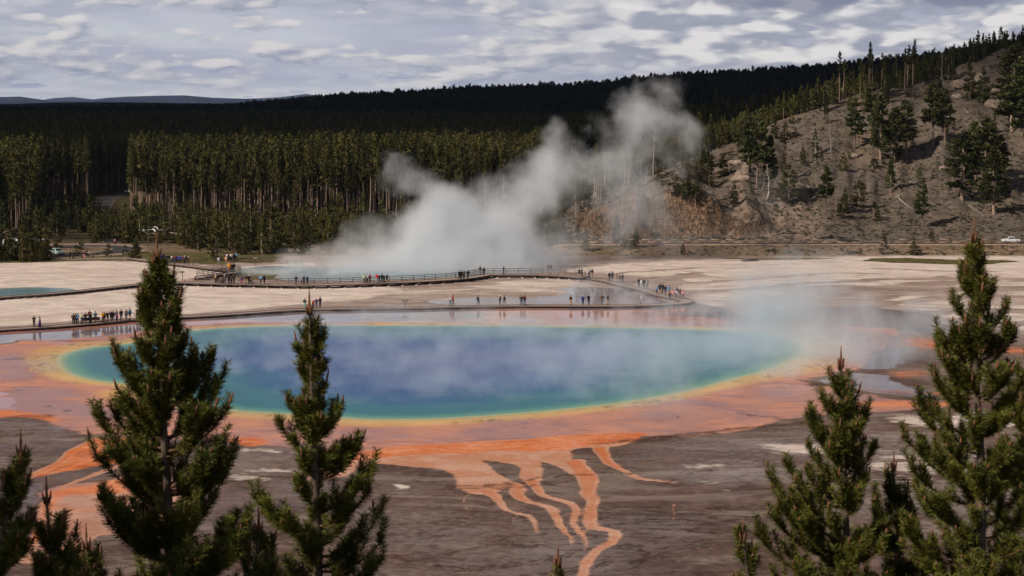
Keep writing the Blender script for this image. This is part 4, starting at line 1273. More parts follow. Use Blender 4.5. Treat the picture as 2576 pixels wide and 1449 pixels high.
def wood_material_points():
    r = np.random.default_rng(21)
    pts = []; kinds = []

    def grid(D0, D1, sp, kind, cond=None, u0=-330, u1=2900):
        D = D0
        while D < D1:
            w = (u1 - u0) / 4790 * D
            n = int(w / sp)
            u = u0 + (np.arange(n) + r.uniform(-.45, .45, n)) / n * (u1 - u0)
            DD = D + r.uniform(-.45, .45, n) * sp
            x = (u - 1288) / 4790 * DD
            keep = np.ones(n, bool) if cond is None else cond(u, DD, x)
            pts.append(np.column_stack([x, DD])[keep]); kinds.append(np.full(keep.sum(), kind))
            D += sp
    dcr = lambda u: np.interp(u, _hu, _hd)
    hz = lambda u: np.interp(u, _hu, _hz)

    def c_near(u, D, x):
        a = (u < 228) & (D > 548 + 25 * fbm(u * .02, D * 0, 2)) & ~((u > 110) & (D < 740))
        bb = (u >= 228) & (u < 330) & (D > 785)
        c = (u >= 330) & (D > 634) & (hz(u) < 1.5)
        d = (hz(u) >= 1.5) & (D > dcr(u) + 4)
        gap = ((u > 140) & (u < 180) & (D > 630) & (D < 672))
        return (a | bb | c | d) & ~gap
    grid(545, 900, 3.0, 0, c_near)
    clr = lambda u, D, x: (fbm(x, D, 3, 0.006) < 0.66)
    grid(900, 1500, 5.2, 0, clr)
    grid(1500, 2320, 8.0, 1)
    P = np.concatenate(pts); K = np.concatenate(kinds)
    Z = terrain(P[:, 0], P[:, 1])
    # young growth in front of the tall wood, under the left wood and on the crest plateau
    Q0 = []
    for k in range(900):
        uu = r.uniform(-200, 1420); vv = r.uniform(550, 640) ** 1.0
        if uu < 232: vv = r.uniform(505, 606)
        elif uu < 335: vv = r.uniform(566, 612)
        if 232 < uu < 275 and vv < 575: continue
        if 345 < uu < 455 and vv > 572: continue
        if uu < 190 and vv > 598: continue
        if k % 9 == 0: uu = r.uniform(-20, 116); vv = r.uniform(644, 659)
        if 140 < uu < 182 and 505 < vv < 545: continue
        if 445 < uu < 640 and vv > 632: continue
        if vv > 628 and r.random() < .5: continue
        g_ = G(uu, vv); Q0.append((g_[0], g_[1]))
    Q0 = np.array(Q0)
    P = np.vstack([P, Q0]); Z = np.concatenate([Z, terrain(Q0[:, 0], Q0[:, 1])]); K = np.concatenate([K, np.full(len(Q0), 3)])
    # ridge forest
    u, V = GRIDS['ridge']
    n = 46000
    R, nu = V.shape[:2]
    a = r.uniform(0, 1, n) ** 0.7 * 26.5; b = r.uniform(60, nu - 62, n)
    b = r.uniform(np.searchsorted(u, -250), np.searchsorted(u, 2850), n)
    ai = a.astype(int); bi = b.astype(int); fa = (a - ai)[:, None]; fb = (b - bi)[:, None]
    Q = (V[ai, bi] * (1 - fa) * (1 - fb) + V[np.minimum(ai + 1, R - 1), bi] * fa * (1 - fb) + V[ai, np.minimum(bi + 1, nu - 1)] * (1 - fa) * fb + V[np.minimum(ai + 1, R - 1), np.minimum(bi + 1, nu - 1)] * fa * fb)
    P3 = np.vstack([np.column_stack([P, Z - 0.2]), Q])
    K = np.concatenate([K, np.full(n, 2)])
    # far hills, only their crest line shows texture
    idx = np.where(K == 0, r.integers(0, 6, len(K)), np.where(K == 1, r.integers(6, 8, len(K)), np.where(K == 3, r.integers(10, 13, len(K)), r.integers(8, 10, len(K)))))
    sc = (0.58 + 0.58 * r.random(len(K)) ** .7) * (0.86 + .28 * fbm(P3[:, 0], P3[:, 1], 3, .02)) * np.where(K == 3, r.uniform(.6, 1.25, len(K)), 1) * np.where(K == 2, r.uniform(.8, 1.25, len(K)), 1)
    # shorter sunlit pines on the crest plateau behind the bare slope
    uu = 1288 + P3[:, 0] / P3[:, 1] * 4790
    crest = (K == 0) & (hz(uu) > 1.5) & (P3[:, 1] < 900)
    low = crest & (r.random(len(K)) < .9)
    idx = np.where(low, r.integers(10, 13, len(K)), idx)
    sc = np.where(low, sc * r.uniform(.75, 1.25, len(K)), np.where(crest, sc * .42, sc))
    return P3, idx, sc, r.uniform(0, 6.28, len(K))


def wood():
    P3, idx, sc, rz = wood_material_points()
    col = bpy.data.collections.new('wood_kinds')
    mats = [M_FOL, M_BARK]

    def both(i, name, cr, tr, ms):
        me = bpy.data.meshes.new(name)
        m = MB()
        m.v = cr.v + tr.v; 
        off = cr.n
        m.q = cr.q + [q + off for q in tr.q]; m.t = cr.t + [t + off for t in tr.t]
        m.qm = cr.qm + tr.qm; m.tm = cr.tm + tr.tm; m.n = cr.n + tr.n
        o = bpy.data.objects.new('%02d_%s' % (i, name), m.mesh(name, ms))
        col.objects.link(o)
    for i in range(6):
        both(i, 'mass_pine', *conifer(600 + i, 20.0 + i % 3, 0.46, 1.6, 560, 0.50, power=0.85, sparse=.35, whorl=.7, trunk_r=.16, trunk_seg=4), mats)
    for i in range(6, 8):
        both(i, 'far_pine', *conifer(620 + i, 19.0, 0.35, 2.1, 90, 1.3, power=0.6, sparse=.3, whorl=1.2, trunk_r=.16, trunk_seg=3, ntri=2), [M_FOLD, M_BARK])
    for i in range(8, 10):
        both(i, 'ridge_pine', *conifer(640 + i, 15.0, 0.05, 2.3, 42, 2.2, power=0.7, sparse=.25, whorl=2.0, trunk_r=.15, trunk_seg=3, ntri=2), [M_FAR, M_BARK])
    for i in range(10, 13):
        both(i, 'low_pine', *conifer(660 + i, 6.0, 0.03, 1.6, 420, 0.36, power=0.85, sparse=.3, whorl=.4, trunk_r=.09, trunk_seg=3), mats)
    me = bpy.data.meshes.new('wood')
    me.vertices.add(len(P3)); me.vertices.foreach_set('co', P3.astype(np.float32).ravel())
    for nm, typ, arr in (('pick', 'INT', idx.astype(np.int32)), ('size', 'FLOAT', sc.astype(np.float32)), ('turn', 'FLOAT', rz.astype(np.float32))):
        at = me.attributes.new(nm, typ, 'POINT'); at.data.foreach_set('value', arr)
    o = link('pine_forest', me)
    tag(o, 'dense dark pine forest stretching from behind the sunlit front rank up to the far ridge', 'forest', kind='stuff')
    ng = bpy.data.node_groups.new('scatter_wood', 'GeometryNodeTree')
    ng.interface.new_socket('Geometry', in_out='INPUT', socket_type='NodeSocketGeometry')
    ng.interface.new_socket('Geometry', in_out='OUTPUT', socket_type='NodeSocketGeometry')
    N = ng.nodes; L = ng.links
    gi = N.new('NodeGroupInput'); go = N.new('NodeGroupOutput')
    ci = N.new('GeometryNodeCollectionInfo'); ci.inputs['Collection'].default_value = col
    ci.inputs['Separate Children'].default_value = True; ci.inputs['Reset Children'].default_value = True
    ip = N.new('GeometryNodeInstanceOnPoints'); ip.inputs['Pick Instance'].default_value = True

    def na(name, t):
        n = N.new('GeometryNodeInputNamedAttribute'); n.data_type = t; n.inputs['Name'].default_value = name
        return n.outputs['Attribute']
    L.new(gi.outputs[0], ip.inputs['Points']); L.new(ci.outputs[0], ip.inputs['Instance'])
    L.new(na('pick', 'INT'), ip.inputs['Instance Index'])
    L.new(na('size', 'FLOAT'), ip.inputs['Scale'])
    cx = N.new('ShaderNodeCombineXYZ'); L.new(na('turn', 'FLOAT'), cx.inputs[2])
    L.new(cx.outputs[0], ip.inputs['Rotation'])
    L.new(ip.outputs[0], go.inputs[0])
    md = o.modifiers.new('scatter', 'NODES'); md.node_group = ng
    return o


forest_front()
wood()


# ---- the right hand hill
def hill_trees():
    r = random.Random(9)
    K = {'h': HILL, 'y': YOUNG, 's': SPIRE, 't': THIN, 'b': BUSH, 'T': TALL}
    H = {'h': 14.0, 'y': 6.0, 's': 11.0, 't': 18.0, 'b': 3.0, 'T': 20.5}

    def put(u, v, hpx, kind, label, w=1.0, group=None, cat='pine tree', tilt=0.0, dmin=489):
        p = hit(u, v, dmin)
        s = px_scale(p, hpx) / H[kind] * 1.08
        if kind in 'ht': w *= 1.15
        place_tree(r.choice(K[kind]), (p[0], p[1], p[2] - .15), (s * w, s * w, s), label, cat, group, tilt=tilt)
    # (base u, base v, height in px, kind, width factor, label)
    T = [
        (1846, 515, 56, 's', 1.1, 'small cone-shaped pine alone above the right end of the orange cliff'),
        (1985, 510, 90, 'y', 1.35, 'rounded bushy pine veiled by thin steam on the mid slope'),
        (2078, 540, 112, 'h', .9, 'leggy pine with a pale lower trunk, right of the steam-veiled bushy pine'),
        (2160, 522, 64, 'y', 1.2, 'rounded pine low on the slope below the tangle of snags'),
        (2320, 572, 110, 'h', .9, 'thin-crowned pine low on the slope with logs beside its foot'),
        (2120, 550, 58, 'y', 1.1, 'squat dark pine near the slope foot'),
        (2240, 490, 90, 'h', .8, 'narrow pine beside a bare gnarled snag on the mid slope'),
        (2345, 372, 150, 'h', 1.05, 'tall full pine with visible trunk, highest of the pair at mid slope'),
        (2378, 365, 130, 'h', .95, 'dark pine close behind the tall full pine at mid slope'),
        (2420, 505, 160, 'h', 1.25, 'widest pine of the dark clump on the right of the slope'),
        (2470, 485, 175, 'h', 1.2, 'tallest pine of the dark clump on the right of the slope'),
        (2500, 540, 150, 'h', 1.2, 'shaggy pine at the lower right of the dark clump'),
        (2452, 470, 150, 'h', 1.0, 'pine at the back of the dark clump on the right of the slope'),
        (2510, 470, 120, 'h', 1.0, 'pine with short trunk right behind the dark clump'),
        (2515, 500, 92, 't', 1.2, 'two-tone leggy pine standing apart at the right of the dark clump'),
        (2440, 250, 96, 's', 1.15, 'dark spire pine against the upper bare slope near the rock outcrop'),
        (2470, 262, 88, 's', 1.2, 'shorter dark spire pine beside the rock outcrop'),
        (2545, 330, 200, 'h', 1.2, 'large dark pine on the rocks at the right edge'),
        (2576, 380, 220, 'h', 1.2, 'large dark pine cut by the picture edge on the upper slope'),
        (2500, 335, 50, 's', 1.1, 'small green spire pine between fallen logs on the upper right slope'),
        (2250, 410, 130, 'h', 1.1, 'dense dark pine of the central group on the slope'),
        (2215, 400, 150, 'h', .95, 'tall pine at the left of the central group on the slope'),
        (2280, 395, 130, 'h', 1.0, 'pine at the right of the central group on the slope'),
        (2150, 375, 120, 'h', .9, 'full pine between the crest belt and the central group'),
        (2190, 340, 120, 'h', .8, 'pine above the central group near the bare knoll'),
        (2050, 388, 62, 's', 1.0, 'small dark fir on the bare shoulder, below a short snag'),
        (2018, 410, 44, 's', 1.0, 'smallest dark fir on the bare shoulder'),
        (2270, 345, 60, 's', 1.0, 'slim fir in the saddle of the slope'),
        (2120, 430, 44, 'y', 1.25, 'low dark pine beside a leaning log on the mid slope'),
        (2080, 440, 26, 'y', 1.1, 'tiny pine in the middle of the slope'),
        (2200, 425, 24, 'b', 1.2, 'low dark bush pine beside the gnarled snags'),
        (2312, 450, 28, 'y', 1.1, 'tiny pine left of the dark clump'),
        (1935, 482, 130, 'h', .9, 'tall loose pine over the right end of the cliff'),
        (1905, 470, 160, 'h', .9, 'tallest loose pine standing over the dark gully'),
        (1880, 455, 150, 'h', .85, 'pine on the left rim of the dark gully'),
        (1722, 440, 52, 'y', 1.4, 'broad dark pine on the shoulder left of the gully'),
        (1760, 452, 60, 'y', 1.4, 'broad dark pine on the shoulder, right of its twin'),
        (1820, 440, 50, 'y', 1.5, 'spreading dark pine at the gully head'),
        (1700, 500, 56, 's', 1.1, 'bushy pine on the cliff top left'),
        (1725, 515, 90, 's', 1.1, 'tall dark pine on the middle of the cliff top'),
        (1750, 520, 60, 'y', 1.2, 'bushy pine right on the brink of the cliff'),
        (1660, 470, 50, 'y', 1.1, 'small pine at the upper left of the cliff'),
        (1785, 470, 40, 'y', 1.0, 'small pine alone above the cliff middle'),
        (1760, 405, 112, 't', 1.0, 'thin leaning pine with a bare pale trunk at the left end of the crest'),
        (1797, 345, 112, 't', 1.1, 'tall pale-trunked pine with tufted top at the left end of the crest'),
        (1828, 340, 84, 'h', .7, 'tufted pine right of the tall pale-trunked one on the crest'),
        (1765, 350, 86, 't', 1.0, 'pale-trunked pine with a mop top, first of the tall trio'),
        (1455, 598, 34, 'y', 1.4, 'bush pine at the cliff foot in the steam'),
        (1475, 632, 50, 'y', 1.2, 'pine below the road end where the steam thins'),
        (1550, 620, 80, 'h', .9, 'pine with open crown by the left end of the road'),
        (1580, 626, 58, 'y', 1.3, 'bushy pine beside the left end of the road'),
        (1600, 620, 60, 's', 1.0, 'slim pine beside the left end of the road'),
        (1640, 598, 30, 's', 1.1, 'little pine at the foot of the orange cliff'),
    ]
    for u, v, hpx, k, w, lab in T:
        if v > 600 or u < 1480:
            p = hit(u, v, 440)
            s = px_scale(p, hpx) / H[k]
            place_tree(r.choice(K[k]), (p[0], p[1], p[2] - .1), (s * w, s * w, s), lab)
        else:
            put(u, v, hpx, k, lab, w)
    # embankment pines
    for u, v, hpx, w, lab in [(1717, 640, 27, 1.2, 'little dark pine on the embankment, leftmost of the isolated ones'), (1948, 640, 20, 1.3, 'tiny dark pine on the embankment below the talus'), (2163, 641, 14, 1.4, 'smallest pine on the embankment'),
                              (2222, 640, 48, 1.25, 'olive green pine on the embankment reaching above the road'), (2299, 642, 44, 1.3, 'dark green pine on the embankment, densest of them'), (2343, 607, 34, 1.2, 'small pine on the far side of the road')]:
        p = hit(u, v, 440); s = px_scale(p, hpx) / 6
        place_tree(YOUNG[hash(u) % 5], (p[0], p[1], p[2] - .05), (s * w, s * w, s), lab)
    # tall, bare trunked group breaking the crest
    for k in range(17):
        u = r.uniform(2105, 2290); D = float(np.interp(u, _hu, _hd)) + r.uniform(-10, 8)
        x = (u - 1288) / 4790 * D
        place_tree(r.choice(THIN), (x, D, TZ(x, D) - .2), r.uniform(.62, .92), 'tall thin-topped pine on the hill crest in front of the black ridge', 'pine tree', 'thin tall pines on the crest')
    # green belt along the crest
    for k in range(70):
        u = 1610 + (2400 - 1610) * r.random() ** .9; D = float(np.interp(u, _hu, _hd)) + r.uniform(-16, 14)
        x = (u - 1288) / 4790 * D
        place_tree(r.choice(SPIRE + YOUNG), (x, D, TZ(x, D) - .2), r.uniform(.55, .95), 'green pine of the crest belt ' + ('in the thin steam at its left end' if u < 1760 else 'above the dark gully' if u < 1930 else 'above the bare shoulder' if u < 2110 else 'among the tall thin-topped pines' if u < 2290 else 'at its high right end'), 'pine tree', 'green pines along the crest')
    for k in range(22):
        u = r.uniform(2380, 2640); D = float(np.interp(u, _hu, _hd)) + r.uniform(-5, 22)
        x = (u - 1288) / 4790 * D
        place_tree(r.choice(SPIRE), (x, D, TZ(x, D) - .2), r.uniform(.6, .95), 'dark spire pine against the sky on the highest part of the crest', 'pine tree', 'spire pines on the high crest')
    # scattered in the steam on the left shoulder
    for k in range(34):
        u = r.uniform(1440, 1800); D = float(np.interp(u, _hu, _hd)) - r.uniform(0, 38)
        x = (u - 1288) / 4790 * D
        kk = r.choice('hhTsy')
        place_tree(r.choice(K[kk]), (x, D, TZ(x, D) - .2), r.uniform(.45, .75) if kk in 'hT' else r.uniform(.6, 1), 'pine of the loose wood on the steamy left shoulder of the hill', 'pine tree', 'pines on the steamy shoulder')
    for k in range(48):
        u = r.uniform(1850, 2620); v0 = float(np.interp(u, [1850, 2150, 2576], [470, 380, 300]))
        v = r.uniform(v0 - 20, 560)
        p = hit(u, v, 489); kk = r.choice('yybbs')
        place_tree(r.choice(K[kk]), (p[0], p[1], p[2] - .1), r.uniform(.25, .6), 'small scattered pine on the bare brown slope', 'pine tree', 'small pines scattered over the slope')
    p = hit(2420, 338, 489)
    # snags
    S = [(1918, 480, 44, 'gnarled pale snag spreading bare limbs above the cliff end', 'g'), (1930, 500, 90, 'tall forked snag at the cliff end', 'g'), (2050, 400, 60, 'bare branchy snag on the bare shoulder', 'g'),
         (2370, 310, 90, 'straight pale dead trunk on the upper bare slope', 's'), (2090, 385, 100, 'straight dead trunk left of the central group', 's'), (2244, 470, 90, 'gnarled grey snag beside the narrow pine at mid slope', 'g'),
         (2270, 540, 50, 'thin pale dead trunk rising among logs', 's'), (2340, 545, 40, 'short pale dead trunk near the slope foot', 's'), (1745, 350, 60, 'leaning bare snag at the left end of the crest', 's'),
         (1990, 280, 60, 'thin dead pole against the dark ridge', 's'), (2030, 262, 62, 'second thin dead pole against the dark ridge, taller of the two', 's'), (2368, 205, 80, 'bare grey snag poking above the ridge line on the crest', 's'),
         (2512, 210, 58, 'dead topped trunk standing on the high crest', 's'), (2150, 480, 36, 'small gnarled snag in the middle of the slope', 'g'), (1650, 430, 60, 'grey snag on the steamy shoulder', 's'), (2420, 500, 60, 'leaning pale snag at the foot of the dark clump', 'g')]
    for i, (u, v, hpx, lab, k) in enumerate(S):
        p = hit(u, v, 489); h0 = 15.0 if k == 's' else 8.0
        me = SNAGS[i % 4] if k == 's' else SNAGB[i % 2]
        single(me, 'snag', (p[0], p[1], p[2] - .2), px_scale(p, hpx) / h0, lab, 'dead tree', rot=(0, r.uniform(-.06, .1), r.uniform(0, 6)))
    for k in range(16):
        u = r.uniform(1440, 1700); D = float(np.interp(u, _hu, _hd)) - r.uniform(-6, 20); x = (u - 1288) / 4790 * D
        single(SNAGS[k % 4], 'snag', (x, D, TZ(x, D) - .2), r.uniform(.6, .95), 'bare pale trunk half hidden by the steam on the left shoulder', 'dead tree', 'bare trunks in the steam', rot=(0, 0, r.uniform(0, 6)))
    # fallen logs: two ends on the picture
    Lg = [((2195, 425), (2160, 395), 'log lying down the slope above the middle'), ((2440, 345), (2365, 335), 'long pale log lying level on the upper right slope'), ((2510, 345), (2430, 335), 'pale log continuing the level line to the right'),
          ((2470, 320), (2420, 270), 'long log slanting down from the rock outcrop'), ((2370, 290), (2400, 240), 'branchy fallen trunk high on the bare slope'), ((2385, 300), (2345, 240), 'grey fallen trunk beside the branchy one high on the slope'),
          ((1990, 455), (2060, 415), 'log crossing the slope above the steam-veiled pine'), ((2030, 470), (2060, 485), 'short pale log left of the leggy pine'), ((2150, 470), (2230, 480), 'dark log lying level at mid slope'),
          ((2290, 460), (2360, 475), 'log at the left foot of the dark clump'), ((2210, 545), (2320, 555), 'long thin log low on the slope'), ((2385, 560), (2330, 540), 'branchy pale log end near the slope foot'),
          ((2260, 500), (2300, 530), 'thin pale log slanting among the low snags'), ((2390, 590), (2350, 595), 'curved pale stick near the road'), ((1790, 545), (1850, 530), 'log lying over the talus'),
          ((1900, 560), (1870, 545), 'pale log on the talus below the gully'), ((1730, 470), (1760, 485), 'log lying above the cliff'), ((2120, 395), (2100, 420), 'steep log beside the low dark pine'),
          ((2540, 400), (2576, 410), 'log at the right edge of the mid slope'), ((2440, 520), (2480, 545), 'log below the dark clump'), ((1830, 500), (1865, 480), 'pale log beside the lone cone-shaped pine'), ((2000, 540), (1960, 520), 'thin branchy log below the steam-veiled pine'),
          ((2540, 470), (2576, 455), 'dark log near the right edge above the road'), ((2205, 350), (2160, 372), 'log on the bare knoll')]
    for i, (a, b_, lab) in enumerate(Lg):
        pa = Vector(hit(a[0], a[1], 489)); pb = Vector(hit(b_[0], b_[1], 489))
        d = pb - pa
        Ln = min(d.length, 22.0)
        q = d.to_track_quat('Z', 'X')
        o = link('fallen_log', LOGS[i % 4], None, pa + Vector((0, 0, .2)))
        o.rotation_euler = q.to_euler()
        s = Ln / 10.0; o.scale = (max(s, .7), max(s, .7), s)
        tag(o, lab, 'log')
    # boulders by the outcrop and the cliff
    mb = bpy.data.meshes
    rm = simple('hill_rock', (0.24, 0.18, 0.14), .95, var=.3, scale=2.0, spec=.1, rnd=.25)
    import bmesh
    prot = []
    for k in range(3):
        bm = bmesh.new(); bmesh.ops.create_icosphere(bm, subdivisions=3, radius=1.0)
        for v in bm.verts:
            n = float(fbm(v.co.x * 1.2 + k * 9 + 5, v.co.y * 1.2 + v.co.z + 5, 3)) - .5
            c = v.co.copy(); v.co = c * (1 + n * 1.1); v.co.z *= .75
            v.co = Vector((round(v.co.x * 3) / 3 * .5 + v.co.x * .5, v.co.y, round(v.co.z * 3) / 3 * .5 + v.co.z * .5))
        me = bpy.data.meshes.new('boulder'); bm.to_mesh(me); bm.free(); me.materials.append(rm); prot.append(me)
    for k, (u, v, s) in enumerate([(2420, 215, 4), (2450, 232, 5), (2480, 240, 4.5), (2520, 232, 5), (2550, 250, 5), (2500, 265, 4), (2535, 285, 3.5), (2470, 200, 3.2), (2405, 245, 2.5), (1865, 415, 3), (1875, 440, 3), (1885, 425, 2.6), (1860, 452, 2.4), (1700, 480, 1.8), (2370, 425, 1.6), (1625, 425, 1.6), (2150, 395, 1.6)]):
        p = hit(u, v, 489)
        o = link('boulder', prot[k % 3], None, tuple(p)); o.scale = (s, s * .7, s * .7); o.rotation_euler = (0, 0, k)
        grp = ('rough brown boulder of the rock outcrop high on the slope', 'boulders of the high outcrop') if k < 9 else ('rough boulder at the head of the dark gully', 'boulders of the gully')
        if k >= 13: grp = (['low boulder above the orange cliff', 'boulder left of the dark clump', 'pale boulder at the left end of the crest', 'boulder on the shoulder below the central group'][k - 13], None)
        tag(o, grp[0], 'boulder', grp[1])


hill_trees()


def sagebrush():
    r = np.random.default_rng(77)
    n = 16000
    u = r.uniform(1420, 2800, n); D = r.uniform(459, 660, n) ** 1.0
    hz = np.interp(u, _hu, _hd)
    x = (u - 1288) / 4790 * D
    keep = (D < hz + 5) & ((D > 489) | (r.random(n) < .45)) & ~((D > 471) & (D < 488)) & (fbm(x, D, 4, .05) + .25 * r.random(n) > .55)
    x = x[keep]; D = D[keep]; z = terrain(x, D)
    me = bpy.data.meshes.new('sagebrush'); P3 = np.column_stack([x, D, z]).astype(np.float32)
    me.vertices.add(len(P3)); me.vertices.foreach_set('co', P3.ravel())
    for nm, arr in (('size', r.uniform(.15, .55, len(P3)) * (1 + (r.random(len(P3)) < .06) * 1.0)), ('turn', r.uniform(0, 6.28, len(P3)))):
        at_ = me.attributes.new(nm, 'FLOAT', 'POINT'); at_.data.foreach_set('value', arr.astype(np.float32))
    o = link('sagebrush', me); tag(o, 'low grey-green brush dotting the bare hill and the road embankment', 'brush', kind='stuff')
    col = bpy.data.collections.new('brush_kinds')
    ms = mat_foliage('sage_leaves', (0.040, 0.038, 0.020), (0.085, 0.078, 0.045), .3)
    for i in range(3):
        m = MB(); k = 70; rr = np.random.default_rng(i)
        C = rr.normal(size=(k, 3)) * (.42, .42, .2) + (0, 0, .25)
        v, t = tri_tufts(C, np.tile([[0, 0, .8]], (k, 1)), np.full(k, .22), rr, 2); m.add(v, t=t)
        col.objects.link(bpy.data.objects.new('%02d_brush' % i, m.mesh('brush', [ms])))
    ng = bpy.data.node_groups['scatter_wood'].copy(); ng.name = 'scatter_brush'
    for n_ in ng.nodes:
        if n_.bl_idname == 'GeometryNodeCollectionInfo': n_.inputs['Collection'].default_value = col
        if n_.bl_idname == 'GeometryNodeInstanceOnPoints': pass
    at_ = me.attributes.new('pick', 'INT', 'POINT'); at_.data.foreach_set('value', r.integers(0, 3, len(P3)).astype(np.int32))
    o.modifiers.new('scatter', 'NODES').node_group = ng


sagebrush()


# ------------------------------------------------------------------ the near pines on the slope below the overlook
def mat_near_needles():
    m, nt, b = bsdf_mat('near_needles')
    geo = nt.node('ShaderNodeNewGeometry')
    n = nt.noise(geo.outputs['Position'], 2.2, 3, 0.6)
    r = geo.outputs['Random Per Island']
    c = nt.mix(r, (0.052, 0.062, 0.010), (0.165, 0.160, 0.022))
    c = nt.mix(nt.ss(n, 0.5, 0.7, 0, 0.55), c, (0.20, 0.20, 0.03))
    c = nt.mix(nt.ss(n, 0.42, 0.3, 0, 0.5), c, (0.022, 0.040, 0.012))
    nt.link(c, b.inputs['Base Color'])
    b.inputs['Roughness'].default_value = 0.55
    b.inputs['Specular IOR Level'].default_value = 0.25
    return m


M_NEED = mat_near_needles()
M_TWIG = simple('twig_bark', (0.155, 0.085, 0.045), .9, var=.3, scale=9, spec=.15)
M_NBARK = simple('near_bark', (0.13, 0.095, 0.07), .95, var=.4, scale=14, spec=.1)
M_CAND = simple('new_shoots', (0.21, 0.090, 0.048), .75, var=.3, scale=12, spec=.25)


def at(u, v, D):
    d = ray(u, v)
    return d / d[1] * D + np.array([0, 0, HC])


def near_pine(name, label, D, top, foot_u, prof, extra=(), seed=1, whorl=0.27, nper=6, lean_v=1449, need=330, nl=0.052, v_end=1800, wdt=0.0036, cand=1.0, fill=.8):
    """prof: (v, left u, right u) outline of the branch tips in the photograph"""
    r = np.random.default_rng(seed)
    topP = at(top[0], top[1], D)
    foot = at(foot_u, lean_v, D)
    gz = TZ(foot[0], D)
    pv = np.array([p[0] for p in prof], float)
    pl = np.array([p[1] for p in prof], float); pr = np.array([p[2] for p in prof], float)

    def axis(z):
        k = (topP[2] - z) / (topP[2] - foot[2])
        return topP[0] + (foot[0] - topP[0]) * np.clip(k, 0, 1.3)

    def z2v(z):
        return 724.5 - F * ((z - HC) * CP + D * SP) / (D * CP - (z - HC) * SP)

    trunk = MB(); segs = []; cands = []; twigs = MB()
    zz = np.linspace(gz - .2, topP[2], 26)
    H = topP[2] - gz
    wob = np.cumsum(r.normal(size=26)) * .006
    wob -= wob[-1]
    wob_y = np.cumsum(r.normal(size=26)) * .006
    tp = np.column_stack([axis(zz) + wob, D + wob_y, zz])
    trunk.tube(tp, 0.008 + 0.0135 * (topP[2] - zz) ** 1.0, 8, 0)
    ax = lambda z: np.array([np.interp(z, zz, tp[:, 0]), np.interp(z, zz, tp[:, 1]), z])
    tips = []
    v = top[1] + 24
    zt = topP[2] - 0.14
    w = 0
    while True:
        vv = z2v(zt)
        if vv > v_end: break
        n = nper + (r.integers(-1, 2)) - (2 if w < 1 else 0)
        a0 = r.uniform(0, 6.28)
        for i in range(max(3, n)):
            az = a0 + i * 2 * pi / n + r.normal() * .25
            zz_t = zt + r.normal() * 0.07
            vt = z2v(zz_t)
            uL = np.interp(vt, pv, pl); uR = np.interp(vt, pv, pr)
            c = axis(zz_t); c_u = 1288 + c / D * (F * CP) / 1.0
            wl = max(.03, (c_u - uL) * D / F); wr = max(.03, (uR - c_u) * D / F)
            k = (1 + cos(az)) / 2
            L = (wl * (1 - k) + wr * k) * r.uniform(.66, 1.06)
            if r.random() < .18: L *= .6
            tips.append((az, zz_t, L))
        if w > 1 and r.random() < fill:        # short filler branches between whorls
            for i in range(3):
                az = r.uniform(0, 6.28)
                tips.append((az, zt - whorl * .5 + r.normal() * .04, L * r.uniform(.3, .65)))
        step = whorl * r.uniform(.8, 1.15) * (0.8 if w < 3 else 1)
        zt -= step; w += 1
    for (u, v_) in extra:
        p = at(u, v_, D); z = p[2]
        dx = p[0] - axis(z)
        tips.append((0.25 * r.normal() if dx > 0 else pi + .25 * r.normal(), z, abs(dx)))
    H0 = topP[2]
    for az, z, L in tips:
        depth = H0 - z
        k = np.interp(depth, [0, .4, 1.2, 2.5, 5], [1.9, 1.1, .62, .38, .15]) * r.uniform(.8, 1.2)
        rise = min(L * k, .85)
        base = ax(max(z - rise, gz + .3))
        tipp = np.array([axis(z) + cos(az) * L, D + sin(az) * L, z])
        # the branch leaves flat and turns up at its end
        n = 8
        t = np.linspace(0, 1, n)
        hp = base[None, :] + (tipp - base)[None, :] * np.column_stack([t ** .85, t ** .85, t ** 1.7 * 1.0])
        hp[:, 0] += np.sin(t * pi) * r.normal() * .04 * L; hp[:, 1] += np.sin(t * pi) * r.normal() * .04 * L
        twigs.tube(hp, np.linspace(.006 + .010 * L, .0035, n), 4, 0, cap=False)
        # needles on the outer part of the main axis
        s0 = 0.25 if L > .5 else 0.05
        for i in range(n - 1):
            if t[i] >= s0: segs.append((hp[i], hp[i + 1]))
        cands.append((hp[-1], hp[-1] - hp[-2], r.uniform(.02, .05) * cand * (2.2 if H0 - z < 1.0 else 1)))
        # side shoots
        m = int(4 + L * 13)
        for j in range(m):
            tt = r.uniform(.22, .97)
            if L > .6 and tt < .35 and r.random() < .5: continue
            b0 = np.array([np.interp(tt, t, hp[:, q]) for q in range(3)])
            i = min(int(tt * (n - 1)), n - 2)
            d = hp[i + 1] - hp[i]; d /= np.linalg.norm(d) + 1e-9
            side = np.cross(d, [0, 0, 1.0]); side /= np.linalg.norm(side) + 1e-9
            sg = 1 if j % 2 else -1
            dd = d * r.uniform(.5, 1.1) + side * sg * r.uniform(.3, 1.0) + np.array([0, 0, r.uniform(.4, 1.6)])
            dd /= np.linalg.norm(dd)
            l2 = min(.30, .09 + .28 * L * (1 - tt * .6)) * r.uniform(.6, 1.1)
            e1 = b0 + dd * l2 * .55
            e2 = e1 + (dd + np.array([0, 0, .55])) / 1.35 * l2 * .5
            twigs.tube([b0, e1, e2], [.004, .003, .002], 3, 0, cap=False)
            segs.append((b0, e1)); segs.append((e1, e2))
            if r.random() < .10: cands.append((e2, e2 - e1, r.uniform(.02, .06) * cand))
    # leader
    for i in range(25):
        if tp[i, 2] > H0 - 1.1: segs.append((tp[i], tp[i + 1]))
    S0 = np.array([s[0] for s in segs]); S1 = np.array([s[1] for s in segs])
    ln = np.linalg.norm(S1 - S0, axis=1)
    cnt = np.maximum(2, (ln * need).astype(int))
